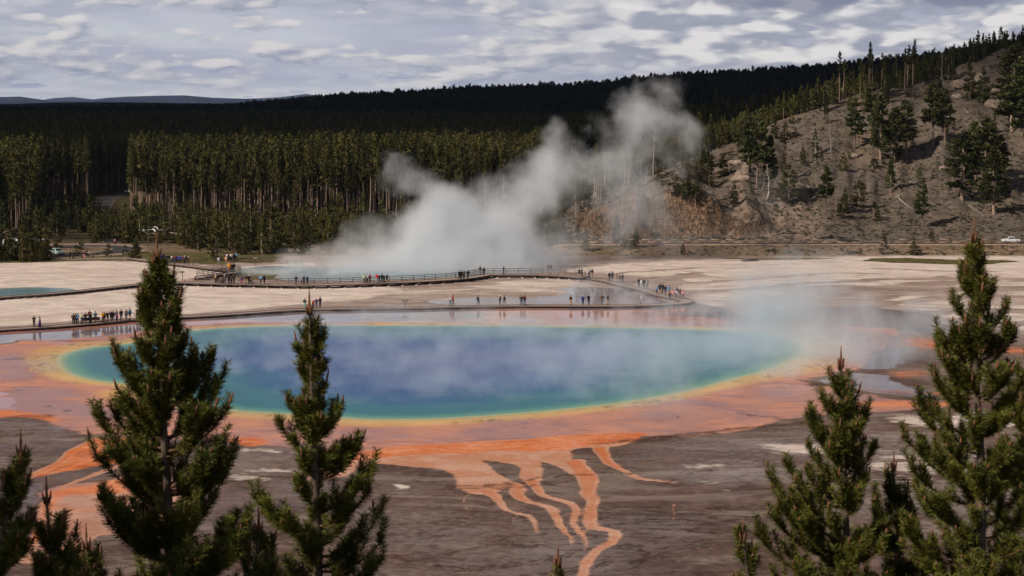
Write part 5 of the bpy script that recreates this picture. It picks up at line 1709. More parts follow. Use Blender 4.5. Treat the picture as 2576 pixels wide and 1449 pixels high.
    idx = np.repeat(np.arange(len(segs)), cnt); N = len(idx)
    f = r.uniform(0, 1, N)[:, None]
    a = S1[idx] - S0[idx]; a /= np.linalg.norm(a, axis=1)[:, None] + 1e-9
    p = S0[idx] + (S1 - S0)[idx] * f
    rad = np.cross(a, r.normal(size=(N, 3))); rad /= np.linalg.norm(rad, axis=1)[:, None] + 1e-9
    d = a * r.uniform(.25, .85, (N, 1)) + rad * r.uniform(.7, 1.0, (N, 1)) + np.array([0, 0, .10])
    d /= np.linalg.norm(d, axis=1)[:, None]
    l = nl * r.uniform(.6, 1.15, (N, 1))
    s = np.cross(d, r.normal(size=(N, 3))); s /= np.linalg.norm(s, axis=1)[:, None] + 1e-9
    V = np.stack([p - s * wdt * .5, p + s * wdt * .5, p + d * l + s * wdt * .35, p + d * l - s * wdt * .35], 1).reshape(-1, 3)
    root = thing(name, label, 'pine tree', (0, 0, 0))
    bx = np.array([foot[0], D, gz]); root.location = bx
    me = mesh_from('needles', V - bx, quad=np.arange(N * 4).reshape(-1, 4), mats=[M_NEED])
    link('needles', me, root)
    cm = twigs
    leader = tp[-1]
    cands.append((leader, np.array([0, 0, 1.0]), .16 * cand))
    for q in range(4):
        aq = q * 1.57 + .4
        cands.append((leader + np.array([cos(aq) * .012, sin(aq) * .012, -.01]), np.array([cos(aq) * .35, sin(aq) * .35, 1]), .08 * cand))
    for p0, dv, L in cands:
        dv = np.array(dv, float); dv[2] += np.linalg.norm(dv) * .8; dv /= np.linalg.norm(dv)
        cm.tube([p0, p0 + dv * L * .5, p0 + dv * L], [.006, .0085, .003], 5, 1)
    for b_, nm, mt in ((trunk, 'trunk', M_NBARK), (twigs, 'branches', [M_TWIG, M_CAND])):
        b_.v = [x - bx for x in b_.v]; b_.build(nm, mt, root, smooth=True)
    return root


near_pine('near_pine', 'biggest and darkest near pine, rising over the left end of the blue pool', 11.5, (396, 652), 425,
          [(652, 392, 402), (700, 372, 425), (740, 352, 448), (800, 328, 456), (850, 300, 462), (900, 285, 500), (960, 292, 548), (1010, 275, 570), (1040, 240, 585), (1100, 228, 600), (1160, 224, 615), (1250, 225, 640), (1330, 215, 680), (1449, 205, 760), (1900, 180, 820)],
          [(290, 880), (352, 760), (438, 705), (470, 850), (455, 760), (537, 905), (520, 910), (562, 945), (586, 1018), (240, 1040), (277, 1045), (236, 1130), (600, 1105), (620, 1150), (250, 1240), (640, 1300)], seed=4, need=1050, nper=10, nl=.046, fill=1.0)
near_pine('near_pine', 'slender near pine with a long bare leader in front of the deep blue water', 12.5, (780, 786), 800,
          [(786, 774, 786), (840, 765, 796), (880, 745, 815), (930, 755, 822), (985, 745, 822), (1010, 722, 830), (1050, 700, 855), (1100, 695, 860), (1150, 700, 872), (1190, 700, 850), (1230, 690, 930), (1300, 690, 945), (1360, 650, 965), (1449, 640, 980), (1900, 600, 1040)],
          [(747, 872), (813, 850), (800, 870), (725, 1012), (765, 1000), (822, 968), (856, 1030), (700, 1068), (876, 1125), (912, 1108), (905, 1125), (942, 1178), (640, 1245), (660, 1290), (958, 1285), (978, 1345), (982, 1390), (930, 1200)], seed=8, need=950, nper=6, nl=.048, v_end=1750, whorl=.32, fill=.5)
near_pine('near_pine', 'tall bright green near pine at the right, its tip reaching up to the road', 13.0, (2449, 608), 2468,
          [(608, 2444, 2454), (660, 2430, 2470), (720, 2412, 2498), (760, 2395, 2505), (820, 2385, 2540), (870, 2352, 2560), (930, 2335, 2580), (1000, 2325, 2595), (1080, 2305, 2600), (1120, 2272, 2620), (1200, 2262, 2640), (1300, 2280, 2650), (1449, 2240, 2680), (1900, 2200, 2720)],
          [(2392, 760), (2418, 715), (2480, 705), (2500, 722), (2530, 775), (2358, 840), (2378, 850), (2555, 850), (2338, 950), (2310, 1055), (2275, 1110), (2545, 830), (2570, 960), (2290, 1180)], seed=15, need=900, nper=8, whorl=.29, fill=.9, nl=.046)
near_pine('near_pine', 'bushy near pine in the lower right whose top stands below the orange run-off', 13.5, (2116, 926), 2128,
          [(926, 2110, 2122), (960, 2092, 2135), (1000, 2065, 2170), (1040, 2030, 2190), (1100, 2026, 2192), (1150, 2045, 2200), (1200, 1990, 2195), (1260, 1925, 2230), (1330, 1905, 2270), (1449, 1880, 2320), (1900, 1800, 2400)],
          [(2092, 955), (2065, 1000), (2162, 990), (2030, 1040), (2185, 1045), (1975, 1168), (1930, 1192), (1945, 1260), (2020, 1180), (2200, 1125), (1900, 1340)], seed=23, need=900, nper=8, whorl=.28, fill=.9, nl=.046)
near_pine('near_pine', 'low near pine filling the gap between the two right hand pines', 14.0, (2246, 1182), 2250,
          [(1182, 2240, 2252), (1230, 2215, 2275), (1300, 2190, 2320), (1449, 2150, 2380), (1900, 2100, 2450)], [(2200, 1240), (2290, 1230), (2300, 1300)], seed=31, need=850, nper=7, nl=.046)
near_pine('near_pine', 'near pine cut by the right edge, behind the tall bright one', 15.0, (2590, 905), 2600,
          [(905, 2584, 2596), (960, 2555, 2620), (1050, 2530, 2650), (1200, 2500, 2690), (1449, 2470, 2720), (1900, 2440, 2760)], [(2562, 935), (2540, 1010), (2520, 1110)], seed=37, need=850, nper=7, nl=.046)
near_pine('near_pine', 'dark near pine leaning in from the left edge', 10.5, (52, 1148), -10,
          [(1148, 46, 58), (1190, 20, 75), (1260, -20, 78), (1350, -70, 85), (1449, -100, 90), (1900, -160, 140)], [(25, 1200), (72, 1210), (10, 1280), (70, 1300)], seed=41, need=850, nper=7, nl=.044)
near_pine('near_pine', 'small near pine second from the left edge, before the orange lobe', 11.0, (120, 1262), 138,
          [(1262, 115, 125), (1310, 90, 172), (1360, 80, 195), (1449, 75, 215), (1900, 40, 260)], [(166, 1312), (150, 1330), (98, 1330), (190, 1350)], seed=47, need=850, nper=6, nl=.044)
near_pine('near_pine', 'little near pine tucked at the foot of the biggest dark one', 11.5, (218, 1378), 225,
          [(1378, 213, 223), (1420, 195, 250), (1500, 175, 290), (1900, 150, 330)], [(250, 1400)], seed=53, need=850, nper=6, nl=.044)
near_pine('near_pine', 'near pine showing only its tip at the lower edge right of the stream', 12.5, (1403, 1422), 1403,
          [(1422, 1398, 1408), (1449, 1388, 1420), (1600, 1350, 1460), (1900, 1320, 1500)], [], seed=59, need=350, nper=5, nl=.044)
near_pine('near_pine', 'thin little near pine at the lower edge, left of the bushy right hand one', 13.0, (1868, 1360), 1880,
          [(1360, 1863, 1873), (1400, 1855, 1895), (1449, 1850, 1915), (1900, 1800, 1960)], [(1890, 1390), (1858, 1392)], seed=61, need=850, nper=5, nl=.044)
near_pine('near_pine', 'near pine filling the lower left between the big dark pine and the slender one', 12.0, (655, 1330), 640,
          [(1330, 650, 660), (1380, 610, 700), (1449, 570, 730), (1900, 520, 760)], [(620, 1370), (690, 1365)], seed=67, need=850, nper=7, nl=.046)

# unseen pine added on the slope to throw shade on the near left trees
for k, (x, y, h, lab) in enumerate([(-8.4, 7.6, 7.6, 'unseen pine added on the slope left of the overlook for its shade')]):
    place_tree(HILL[k], (x, y, TZ(x, y) - .2), (h / 14 * .9, h / 14 * .9, h / 14), lab)


# ------------------------------------------------------------------ steam and haze
def volume_blobs(name, label, lo, hi, vox, blobs, nscale, namp, thresh, dens, seed=0.0, power=1.0, stretch=(1, 1, 1), col=(0.93, 0.965, 1.0), detail=5, emis=None):
    """a body of steam: a density grid made from soft lobes eaten away by turbulence"""
    me = bpy.data.meshes.new(name)
    me.from_pydata([tuple(lo), tuple(hi)], [], [])
    o = link(name, me)
    tag(o, label, 'steam', kind='stuff')
    ng = bpy.data.node_groups.new(name, 'GeometryNodeTree')
    ng.interface.new_socket('Geometry', in_out='INPUT', socket_type='NodeSocketGeometry')
    ng.interface.new_socket('Geometry', in_out='OUTPUT', socket_type='NodeSocketGeometry')
    nt = NT(ng)
    gi = nt.node('NodeGroupInput'); go = nt.node('NodeGroupOutput')
    pos = nt.node('GeometryNodeInputPosition').outputs[0]
    wv = nt.noise(nt.vmath('ADD', nt.vmath('MULTIPLY', pos, stretch), (seed, seed * .7, 0)), nscale * .6, 3, .5, out=1)
    warp = nt.vmath('ADD', pos, nt.vmath('SCALE', nt.vmath('SUBTRACT', wv, (0.5, 0.5, 0.5)), 1.6 / nscale))
    wv2 = nt.noise(nt.vmath('ADD', pos, (seed * 5, 1, 2)), nscale * 3.2, 3, .6, out=1)
    warp = nt.vmath('ADD', warp, nt.vmath('SCALE', nt.vmath('SUBTRACT', wv2, (0.5, 0.5, 0.5)), .55 / nscale))
    tot = None
    for (c, r, a) in blobs:
        d = nt.vmath('MULTIPLY', nt.vmath('SUBTRACT', warp, tuple(c)), tuple(1.0 / q for q in r))
        ds = nt.vmath('DOT_PRODUCT', d, d, out=1)
        g = nt.math('MULTIPLY', nt.math('POWER', nt.math('MAXIMUM', nt.math('SUBTRACT', 1.0, ds), 0.0), 1.5), a)
        tot = g if tot is None else nt.math('MAXIMUM', tot, nt.math('ADD', nt.math('MULTIPLY', tot, 0.85), g) if False else nt.math('ADD', nt.math('MULTIPLY', nt.math('MINIMUM', tot, g), 0.6), nt.math('MAXIMUM', tot, g)))
    n = nt.noise(nt.vmath('ADD', nt.vmath('MULTIPLY', warp, stretch), (seed * 3, 4.0, seed)), nscale, detail, 0.66)
    e = nt.math('SUBTRACT', tot, nt.math('MULTIPLY', nt.math('SUBTRACT', n, thresh), namp))
    inside = nt.math('GREATER_THAN', tot, 0.004)
    e = nt.math('MULTIPLY', nt.math('MAXIMUM', nt.math('MULTIPLY', e, inside), 0.0), dens)
    e = nt.math('MINIMUM', e, dens * 2.2)
    vc = nt.node('GeometryNodeVolumeCube')
    nt.link(e, vc.inputs['Density'])
    vc.inputs['Min'].default_value = lo; vc.inputs['Max'].default_value = hi
    for ax_, i in (('X', 0), ('Y', 1), ('Z', 2)):
        vc.inputs['Resolution ' + ax_].default_value = max(4, int((hi[i] - lo[i]) / vox[i]))
    m = bpy.data.materials.new(name); m.use_nodes = True
    mn = NT(m.node_tree); mn.n.clear()
    out = mn.node('ShaderNodeOutputMaterial'); pv = mn.node('ShaderNodeVolumePrincipled')
    pv.inputs['Color'].default_value = col + (1,)
    pv.inputs['Density'].default_value = 1.0
    pv.inputs['Anisotropy'].default_value = 0.0
    mn.link(pv.outputs[0], out.inputs['Volume'])
    sm = nt.node('GeometryNodeSetMaterial'); sm.inputs['Material'].default_value = m
    nt.link(vc.outputs[0], sm.inputs[0]); nt.link(sm.outputs[0], go.inputs[0])
    md = o.modifiers.new('steam', 'NODES'); md.node_group = ng
    me.materials.append(m)
    return o


def B(u, v, D, ru, rv, rd, a):
    p = at(u, v, D); k = D / F
    return (tuple(p), (ru * k, rd, rv * k), a)


D0 = 428.0
crater_blobs = [
    B(1150, 665, 428, 360, 75, 28, 1.7), B(850, 680, 424, 260, 36, 20, .45), B(1000, 650, 426, 220, 52, 20, .55), B(1310, 670, 428, 170, 55, 22, .65),
    B(760, 692, 416, 230, 34, 18, 1.3), B(880, 690, 418, 260, 40, 18, 1.3), B(660, 692, 414, 120, 20, 12, .8), B(900, 650, 426, 220, 56, 22, .75), B(690, 690, 420, 120, 26, 14, .5), B(1400, 660, 432, 200, 50, 20, .4), B(1130, 640, 428, 260, 70, 24, .8),
    B(1130, 600, 430, 175, 95, 24, 1.5), B(1240, 590, 432, 150, 90, 22, 1.2), B(1118, 520, 432, 92, 74, 18, 1.3), B(1075, 555, 432, 90, 60, 16, .6),
    B(1250, 520, 436, 120, 70, 20, .62), B(1330, 470, 440, 110, 70, 20, .55), B(1380, 360, 444, 62, 75, 15, .62), B(1360, 410, 442, 70, 60, 16, .5), B(1400, 430, 444, 85, 60, 17, .45),
    B(1480, 430, 446, 120, 70, 20, .50), B(1560, 400, 450, 110, 75, 20, .45), B(1600, 310, 452, 88, 78, 18, .62), B(1575, 255, 454, 60, 60, 15, .30), B(1660, 300, 454, 60, 50, 14, .35), B(1500, 350, 450, 60, 50, 13, .25), B(1690, 380, 456, 120, 100, 18, .16), B(1640, 270, 456, 110, 90, 18, .14),
    B(1050, 470, 434, 90, 80, 16, .16), B(1180, 460, 436, 110, 60, 16, .16), B(1560, 520, 446, 110, 110, 18, .22), B(1480, 590, 440, 170, 80, 20, .26), B(1600, 610, 436, 150, 60, 16, .16), B(980, 590, 432, 120, 60, 18, .32),
]
volume_blobs('crater_steam', 'billowing white steam rising from the far crater and drifting to the right over the forest', (-64, 396, 0.2), (70, 486, 54.0), (.6, .9, .6), crater_blobs, 0.085, 3.4, 0.455, 0.12, seed=2.7, detail=7)
pool_blobs = []
for (u, v, ru, rv, rd, a) in [(1880, 850, 320, 80, 18, .80), (1990, 770, 230, 150, 16, .70), (1900, 730, 160, 120, 12, .42), (2140, 860, 260, 90, 14, .55), (1650, 850, 320, 60, 16, .50), (1800, 760, 300, 60, 14, .30), (1300, 830, 500, 36, 16, .45), (800, 835, 420, 34, 14, .42), (1000, 890, 600, 40, 22, .36), (1500, 900, 500, 60, 22, .46),
                              (1100, 950, 460, 36, 18, .26), (1600, 960, 300, 46, 14, .30), (560, 900, 200, 30, 16, .26), (1950, 920, 160, 40, 12, .5), (2050, 640, 170, 90, 12, .13), (2300, 800, 300, 60, 16, .22), (1560, 720, 260, 30, 10, .22), (1000, 790, 400, 24, 10, .20)]:
    g = G(u, v + rv * .55); D = float(min(max(g[1], 226), 372)); k = D / F
    pool_blobs.append(((float((u - 1288) * k), D, rv * k * .25), (ru * k, rd, rv * k * 1.1), a))
volume_blobs('pool_steam', 'thin wisps of steam drifting over the blue pool and thickening over its right end', (-62, 205, 0.1), (86, 400, 21.0), (.7, 1.0, .6), pool_blobs, 0.24, 3.2, 0.475, 0.14, seed=5.1, stretch=(.9, 1, .5), col=(.82, .915, 1.0), detail=6)
# faint veils on the hill
volume_blobs('hill_steam', 'faint veil of steam hanging over the foot of the bare hill', (30, 430, 1.0), (130, 500, 32.0), (2.0, 2.0, 2.0),
             [B(1750, 600, 462, 320, 80, 16, .5), B(1980, 470, 470, 90, 110, 12, .8), B(1600, 540, 465, 200, 90, 14, .7), B(2100, 620, 455, 300, 60, 12, .4)], 0.05, 1.2, 0.46, 0.010, seed=8.3)


def haze():
    m = bpy.data.materials.new('haze_air'); m.use_nodes = True
    n = NT(m.node_tree); n.n.clear()
    out = n.node('ShaderNodeOutputMaterial'); pv = n.node('ShaderNodeVolumePrincipled')
    pv.inputs['Color'].default_value = (.58, .74, 1.0, 1); pv.inputs['Density'].default_value = HAZE
    n.link(pv.outputs[0], out.inputs['Volume'])
    mb = MB(); mb.box((0, 10000, 92), (34000, 22000, 196))
    o = mb.build('haze', m); tag(o, kind='stuff')


HAZE = 1.5e-5
haze()


# ------------------------------------------------------------------ boardwalks
M_PLANK = simple('weathered_planks', lin(168, 150, 138), .85, var=.2, scale=2.5, spec=.25)
M_BEAM = simple('dark_timber', lin(72, 58, 52), .9, var=.3, scale=3, spec=.15)
M_RAIL = simple('grey_rail_timber', lin(104, 90, 84), .85, var=.25, scale=3, spec=.2)
M_SILL = simple('pale_footing', lin(196, 180, 168), .9, var=.15, scale=3, spec=.1)


def resample(P, step):
    d = np.concatenate([[0], np.cumsum(np.linalg.norm(np.diff(P, axis=0), axis=1))])
    n = max(2, int(d[-1] / step) + 1)
    s = np.linspace(0, d[-1], n)
    return np.column_stack([np.interp(s, d, P[:, k]) for k in range(P.shape[1])])


def offs(P, o):
    t = np.gradient(P, axis=0); t /= np.linalg.norm(t, axis=1)[:, None] + 1e-9
    return P + np.column_stack([-t[:, 1], t[:, 0]]) * o


def strip(mb, P, w, z0, z1, m=0, off=0.0):
    """box section swept along a ground path; w width, z0..z1 heights (arrays or numbers)"""
    n = len(P)
    z0 = np.broadcast_to(z0, n); z1 = np.broadcast_to(z1, n)
    a = offs(P, off - w / 2); b = offs(P, off + w / 2)
    v = np.concatenate([np.column_stack([a, z0]), np.column_stack([b, z0]), np.column_stack([b, z1]), np.column_stack([a, z1])])
    q = []
    i = np.arange(n - 1)
    for s, t in ((0, 1), (1, 2), (2, 3), (3, 0)):
        q.append(np.stack([s * n + i, t * n + i, t * n + i + 1, s * n + i + 1], 1))
    q.append(np.array([[0, 3 * n, 2 * n, n], [n - 1, 2 * n - 1, 3 * n - 1, 4 * n - 1]]))
    mb.add(v, np.concatenate(q), m=m)


def boardwalk(name, label, px, width, z, rails=(), step=3.2, supports=True, pale=True, nrail=3):
    P = smooth_poly(np.array([G(u, v, z)[:2] for u, v in px]), 6, False)
    P = resample(P, 0.8)
    root = thing(name, label, 'boardwalk', (P[0][0], P[0][1], 0))
    rx = np.array([P[0][0], P[0][1], 0.0])
    Q = P - rx[:2]
    m = MB()
    # individual planks across the walk
    R = resample(Q, 0.155)
    t = np.gradient(R, axis=0)
    rr = np.random.default_rng(3)
    L = offs(R, -width / 2); Rr = offs(R, width / 2)
    tt = t / (np.linalg.norm(t, axis=1)[:, None] + 1e-9) * .068
    n = len(R); zz = z + rr.normal(size=n) * .004
    def P3(a, zc): return np.column_stack([a, zc])
    V = np.stack([P3(L - tt, zz - .045), P3(Rr - tt, zz - .045), P3(Rr + tt, zz - .045), P3(L + tt, zz - .045), P3(L - tt, zz), P3(Rr - tt, zz), P3(Rr + tt, zz), P3(L + tt, zz)], 1).reshape(-1, 3)
    f = np.array([(0, 3, 2, 1), (4, 5, 6, 7), (0, 1, 5, 4), (1, 2, 6, 5), (2, 3, 7, 6), (3, 0, 4, 7)])
    m.add(V, (np.arange(n)[:, None, None] * 8 + f).reshape(-1, 4))
    m.build('deck', M_PLANK, root, loc=(0, 0, 0))
    for s in (-1, 1):
        mb = MB(); strip(mb, Q, .12, z + .003, z + .10, off=s * (width / 2 - .08)); mb.build('kerb_rail', M_RAIL, root)
        mb = MB(); strip(mb, Q, .12, z - .22, z - .05, off=s * (width / 2 - .22)); mb.build('joist', M_BEAM, root)
    if supports:
        S = resample(Q, step)
        if len(S) > 100: S = resample(Q, step * len(S) / 99.0)
        tg = np.gradient(S, axis=0)
        for k in range(len(S)):
            ang = math.atan2(tg[k][1], tg[k][0])
            gz = TZ(S[k][0] + rx[0], S[k][1] + rx[1])
            mb = MB()
            mb.box((0, 0, (z - .22 + gz) / 2 + .02), (.28, width * .98, max(.06, z - .24 - gz)), 0, 0)
            if pale:
                mb.box((0, 0, gz + .05), (.55, width * 1.16, .14), 0, 1, taper=.85)
            o = mb.build('support', [M_BEAM, M_SILL], root)
            o.location = (S[k][0], S[k][1], 0); o.rotation_euler = (0, 0, ang)
    for (a, b_, side) in rails:
        sel = Q[int(a * (len(Q) - 1)):int(b_ * (len(Q) - 1)) + 1]
        for zr, w in ((1.08, .12), (.72, .06), (.40, .06))[:nrail]:
            mb = MB(); strip(mb, sel, w, z + zr - .055, z + zr + .055, off=side * (width / 2 - .06)); mb.build('rail', M_RAIL, root)
        S = resample(offs(sel, side * (width / 2 + .03)), 2.6)
        if len(S) > 90: S = resample(S, 2.6 * len(S) / 89)
        for k in range(len(S)):
            mb = MB(); mb.box((0, 0, .42), (.12, .12, 1.32), 0, 0, bev=.01)
            o = mb.build('rail_post', M_RAIL, root); o.location = (S[k][0], S[k][1], z)
    return root


boardwalk('boardwalk', 'low boardwalk running past the small turquoise pool at the left', [(-160, 765), (0, 748), (100, 741), (194, 732.5), (290, 722), (379, 713), (454, 708.5)], 2.2, .45, step=1.9)
boardwalk('boardwalk', 'zigzag approach boardwalk with rails between the crowd and the main walk', [(330, 650), (400, 659), (440, 664), (482, 668.5), (520, 673.5), (560, 678), (585, 680.5), (592, 684), (575, 687.5), (545, 690.5), (515, 694), (502, 698)], 2.4, .5, rails=[(.62, .97, 1), (.62, .97, -1)], step=3.0, pale=False)
boardwalk('boardwalk', 'main railed boardwalk along the edge of the steaming crater', [(440, 709.5), (500, 711), (560, 713), (644, 714.5), (754, 717), (879, 714.5), (957, 711.5), (1044, 708), (1144, 702), (1194, 696), (1227, 691), (1288, 690.3), (1363, 691), (1438, 694.5), (1470, 697.5)], 3.4, .6, rails=[(.06, .985, 1)], step=2.9)
boardwalk('boardwalk', 'curving boardwalk without rails that loops back along the near side of the big pool', [(1474, 698), (1513, 704), (1563, 716), (1613, 728), (1663, 742), (1700, 750), (1728, 757), (1716, 762), (1663, 766), (1601, 768), (1513, 769.5), (1388, 769), (1288, 769.5), (1144, 771.5), (1019, 774.5),
           (894, 776), (769, 778.5), (700, 782), (644, 786), (540, 793), (454, 797.5), (400, 801), (324, 804.5), (259, 811), (162, 819), (81, 824.5), (0, 829), (-160, 838)], 2.6, .32, step=2.4, pale=False)
# rail along the far rim
def fence(label, px, z, h=1.0, spacing=2.5, nr=2):
    P = resample(smooth_poly(np.array([G(u, v, z)[:2] for u, v in px]), 4, False), 1.0)
    root = thing('rail_fence', label, 'fence', (P[0][0], P[0][1], 0)); Q = P - P[0]
    Z = terrain(P[:, 0], P[:, 1])
    for k in range(nr):
        mb = MB(); zz = Z + h * (1 - .42 * k); strip(mb, Q, .10, zz - .06, zz + .06); mb.build('rail', M_RAIL, root)
    S = resample(P, spacing)
    for s in S:
        mb = MB(); mb.box((0, 0, h / 2), (.14, .14, h + .1), bev=.01)
        o = mb.build('post', M_RAIL, root); o.location = (s[0] - P[0][0], s[1] - P[0][1], TZ(s[0], s[1]))
    return root


fence('timber rail fence on the far bank, left of the steaming crater', [(485, 664), (540, 657.5), (600, 656), (690, 658), (760, 664)], .2)


# ------------------------------------------------------------------ signs, benches
M_SIGN = simple('sign_panel', lin(120, 112, 104), .5, var=.15)
M_DARK = simple('dark_bench', lin(34, 28, 30), .7, var=.2)
M_ORG = simple('orange_cone', lin(226, 84, 40), .6, var=.1)


def sign(u, v, z, label, h=1.1, w=.9, two=False, cone=False):
    p = G(u, v, z); r = thing('information_sign', label, 'sign', tuple(p))
    for s in ((-.3, .3) if two else (0,)):
        MB().box((s, 0, h / 2), (.10, .10, h), bev=.01).build('post', M_BEAM, r)
    mb = MB(); mb.box((0, 0, 0), (w, .05, .55), bev=.01); o = mb.build('panel', M_SIGN, r); o.location = (0, -.03, h + .1); o.rotation_euler = (-.9 if not two else -.2, 0, 0)
    mb = MB(); mb.box((0, 0, 0), (w + .1, .035, .65), bev=.01); o = mb.build('panel_frame', M_BEAM, r); o.location = (0, .01, h + .1); o.rotation_euler = (-.9 if not two else -.2, 0, 0)


sign(1019, 773, .3, 'small angled sign on the near boardwalk in the middle of the pool edge')
sign(1382, 692, .6, 'sign on a tall post where the railing of the main boardwalk ends', h=1.7, two=True)
sign(459, 709, .5, 'sign post at the junction of the two boardwalks', h=1.9, w=.8)
sign(643, 668, .2, 'sign at the far rail fence on the crater bank', h=1.6)
p = G(463, 709.5, .5)
r_ = thing('traffic_cone', 'orange cone at the foot of the junction sign post', 'cone', tuple(p))
MB().tube([(0, 0, .03), (0, 0, .72)], [.17, .04], 12).build('cone', M_ORG, r_); MB().box((0, 0, .015), (.42, .42, .03)).build('base', M_DARK, r_)
for u, v, lab in ((1313, 770, 'short dark marker post in the film beside the near boardwalk'), (1611, 768, 'short marker post near the bend of the looping boardwalk')):
    p = G(u, v, .1); tag(MB().box((0, 0, .35), (.14, .14, .9), bev=.01).build('marker_post', M_BEAM, None), lab, 'post').location = tuple(p)


def bench(u, v, z, rz, label):
    p = G(u, v, z); r = thing('bench', label, 'bench', tuple(p), rz)
    MB().box((0, 0, .44), (1.5, .42, .05), bev=.01).build('seat', M_DARK, r)
    MB().box((0, -.22, .72), (1.5, .05, .42), bev=.01).build('backrest', M_DARK, r)
    for s in (-.65, .65):
        mb = MB(); mb.box((s, .15, .21), (.06, .06, .42)); mb.box((s, -.2, .38), (.06, .06, .76)); mb.build('leg', M_BEAM, r)


bench(219.5, 812.5, .32, .12, 'dark bench on the near boardwalk, left one of the pair')
bench(240.5, 811, .32, .12, 'dark bench on the near boardwalk, right one of the pair')


# ------------------------------------------------------------------ people
def skin_mesh(name, J, E, mats, sub=1):
    """J: name -> (xyz, radius), E: pairs; one continuous tapered surface"""
    names = list(J); me = bpy.data.meshes.new(name + '_tmp')
    me.from_pydata([J[n][0] for n in names], [(names.index(a), names.index(b)) for a, b in E], [])
    ob = bpy.data.objects.new(name + '_tmp', me); COL.objects.link(ob)
    md = ob.modifiers.new('s', 'SKIN')
    for i, n in enumerate(names):
        r = J[n][1]; r = (r, r) if not isinstance(r, tuple) else r
        me.skin_vertices[0].data[i].radius = r
        me.skin_vertices[0].data[i].use_root = (i == 0)
    if sub:
        sb = ob.modifiers.new('u', 'SUBSURF'); sb.levels = sub; sb.render_levels = sub
    dg = bpy.context.evaluated_depsgraph_get()
    out = bpy.data.meshes.new_from_object(ob.evaluated_get(dg))
    out.name = name
    bpy.data.objects.remove(ob)
    out.materials.clear()
    for m in mats: out.materials.append(m)
    for p_ in out.polygons: p_.use_smooth = True
    return out


M_SKIN = simple('skin', lin(196, 148, 122), .6, var=.06, spec=.3)
M_WHITECLOTH = simple('cloth', (.5, .5, .5), .9)


def pose(k):
    """k: 0 standing, 1 hands raised to the face (taking a picture), 2 walking, 3 walking the other leg, 4 hands in pockets"""
    J = {}
    J['pelvis'] = ((0, 0, .96), (.15, .11)); J['waist'] = ((0, 0, 1.10), (.135, .10)); J['chest'] = ((0, .01, 1.32), (.165, .115))
    J['neck'] = ((0, 0, 1.49), .055); J['jaw'] = ((0, -.015, 1.555), .068); J['head'] = ((0, 0, 1.635), (.078, .095)); J['crown'] = ((0, .01, 1.70), (.060, .07)); J['nose'] = ((0, -.105, 1.61), .016)
    E = [('pelvis', 'waist'), ('waist', 'chest'), ('chest', 'neck'), ('neck', 'jaw'), ('jaw', 'head'), ('head', 'crown'), ('jaw', 'nose')]
    J['ear1'] = ((.088, .01, 1.62), .018); J['ear2'] = ((-.088, .01, 1.62), .018); E += [('head', 'ear1'), ('head', 'ear2')]
    for s, S in ((1, 'l'), (-1, 'r')):
        sh = (.185 * s, .01, 1.43)
        if k == 1: el = (.24 * s, -.13, 1.22); wr = (.10 * s, -.24, 1.47)
        elif k == 2: el = (.24 * s, .10 * s, 1.16); wr = (.24 * s, .03 * s - .08, .93)
        elif k == 3: el = (.24 * s, -.10 * s, 1.16); wr = (.24 * s, -.03 * s - .08, .93)
        elif k == 4: el = (.30 * s, .07, 1.17); wr = (.19 * s, -.05, 1.00)
        else: el = (.235 * s, .03, 1.16); wr = (.25 * s, -.03, .92)
        wr = np.array(wr); el = np.array(el); d = (wr - el) / np.linalg.norm(wr - el)
        pm = wr + d * .07
        J['sh' + S] = (sh, .058); J['el' + S] = (tuple(el), .042); J['wr' + S] = (tuple(wr), .028); J['pm' + S] = (tuple(pm), (.034, .018))
        E += [('chest', 'sh' + S), ('sh' + S, 'el' + S), ('el' + S, 'wr' + S), ('wr' + S, 'pm' + S)]
        side = np.cross(d, [1, 0, 0.01]); side /= np.linalg.norm(side)
        for q, (o_, l_) in enumerate(((-.027, .066), (-.009, .078), (.010, .073), (.027, .056))):
            b0 = pm + side * o_ + d * l_ + np.array([-.012 * s, 0, 0]); J['f%d%s' % (q, S)] = (tuple(b0), .0085); E.append(('pm' + S, 'f%d%s' % (q, S)))
        J['th' + S] = (tuple(wr + side * -.045 + d * .055), .010); E.append(('wr' + S, 'th' + S))
        hip = (.09 * s, 0, .90); st = 0
        if k in (2, 3): st = .26 * s * (1 if k == 2 else -1)
        kn = (.10 * s, -.03 + st * .55 - (.05 if st > 0 else 0), .50); an = (.10 * s, st, .09 + (.05 if st > 0 else 0)); to = (.105 * s, st - .15, .035 + (.0 if st <= 0 else .0))
        J['hip' + S] = (hip, .088); J['kn' + S] = (kn, .058); J['an' + S] = (an, .040); J['to' + S] = (to, (.042, .030))
        E += [('pelvis', 'hip' + S), ('hip' + S, 'kn' + S), ('kn' + S, 'an' + S), ('an' + S, 'to' + S)]
    return J, E


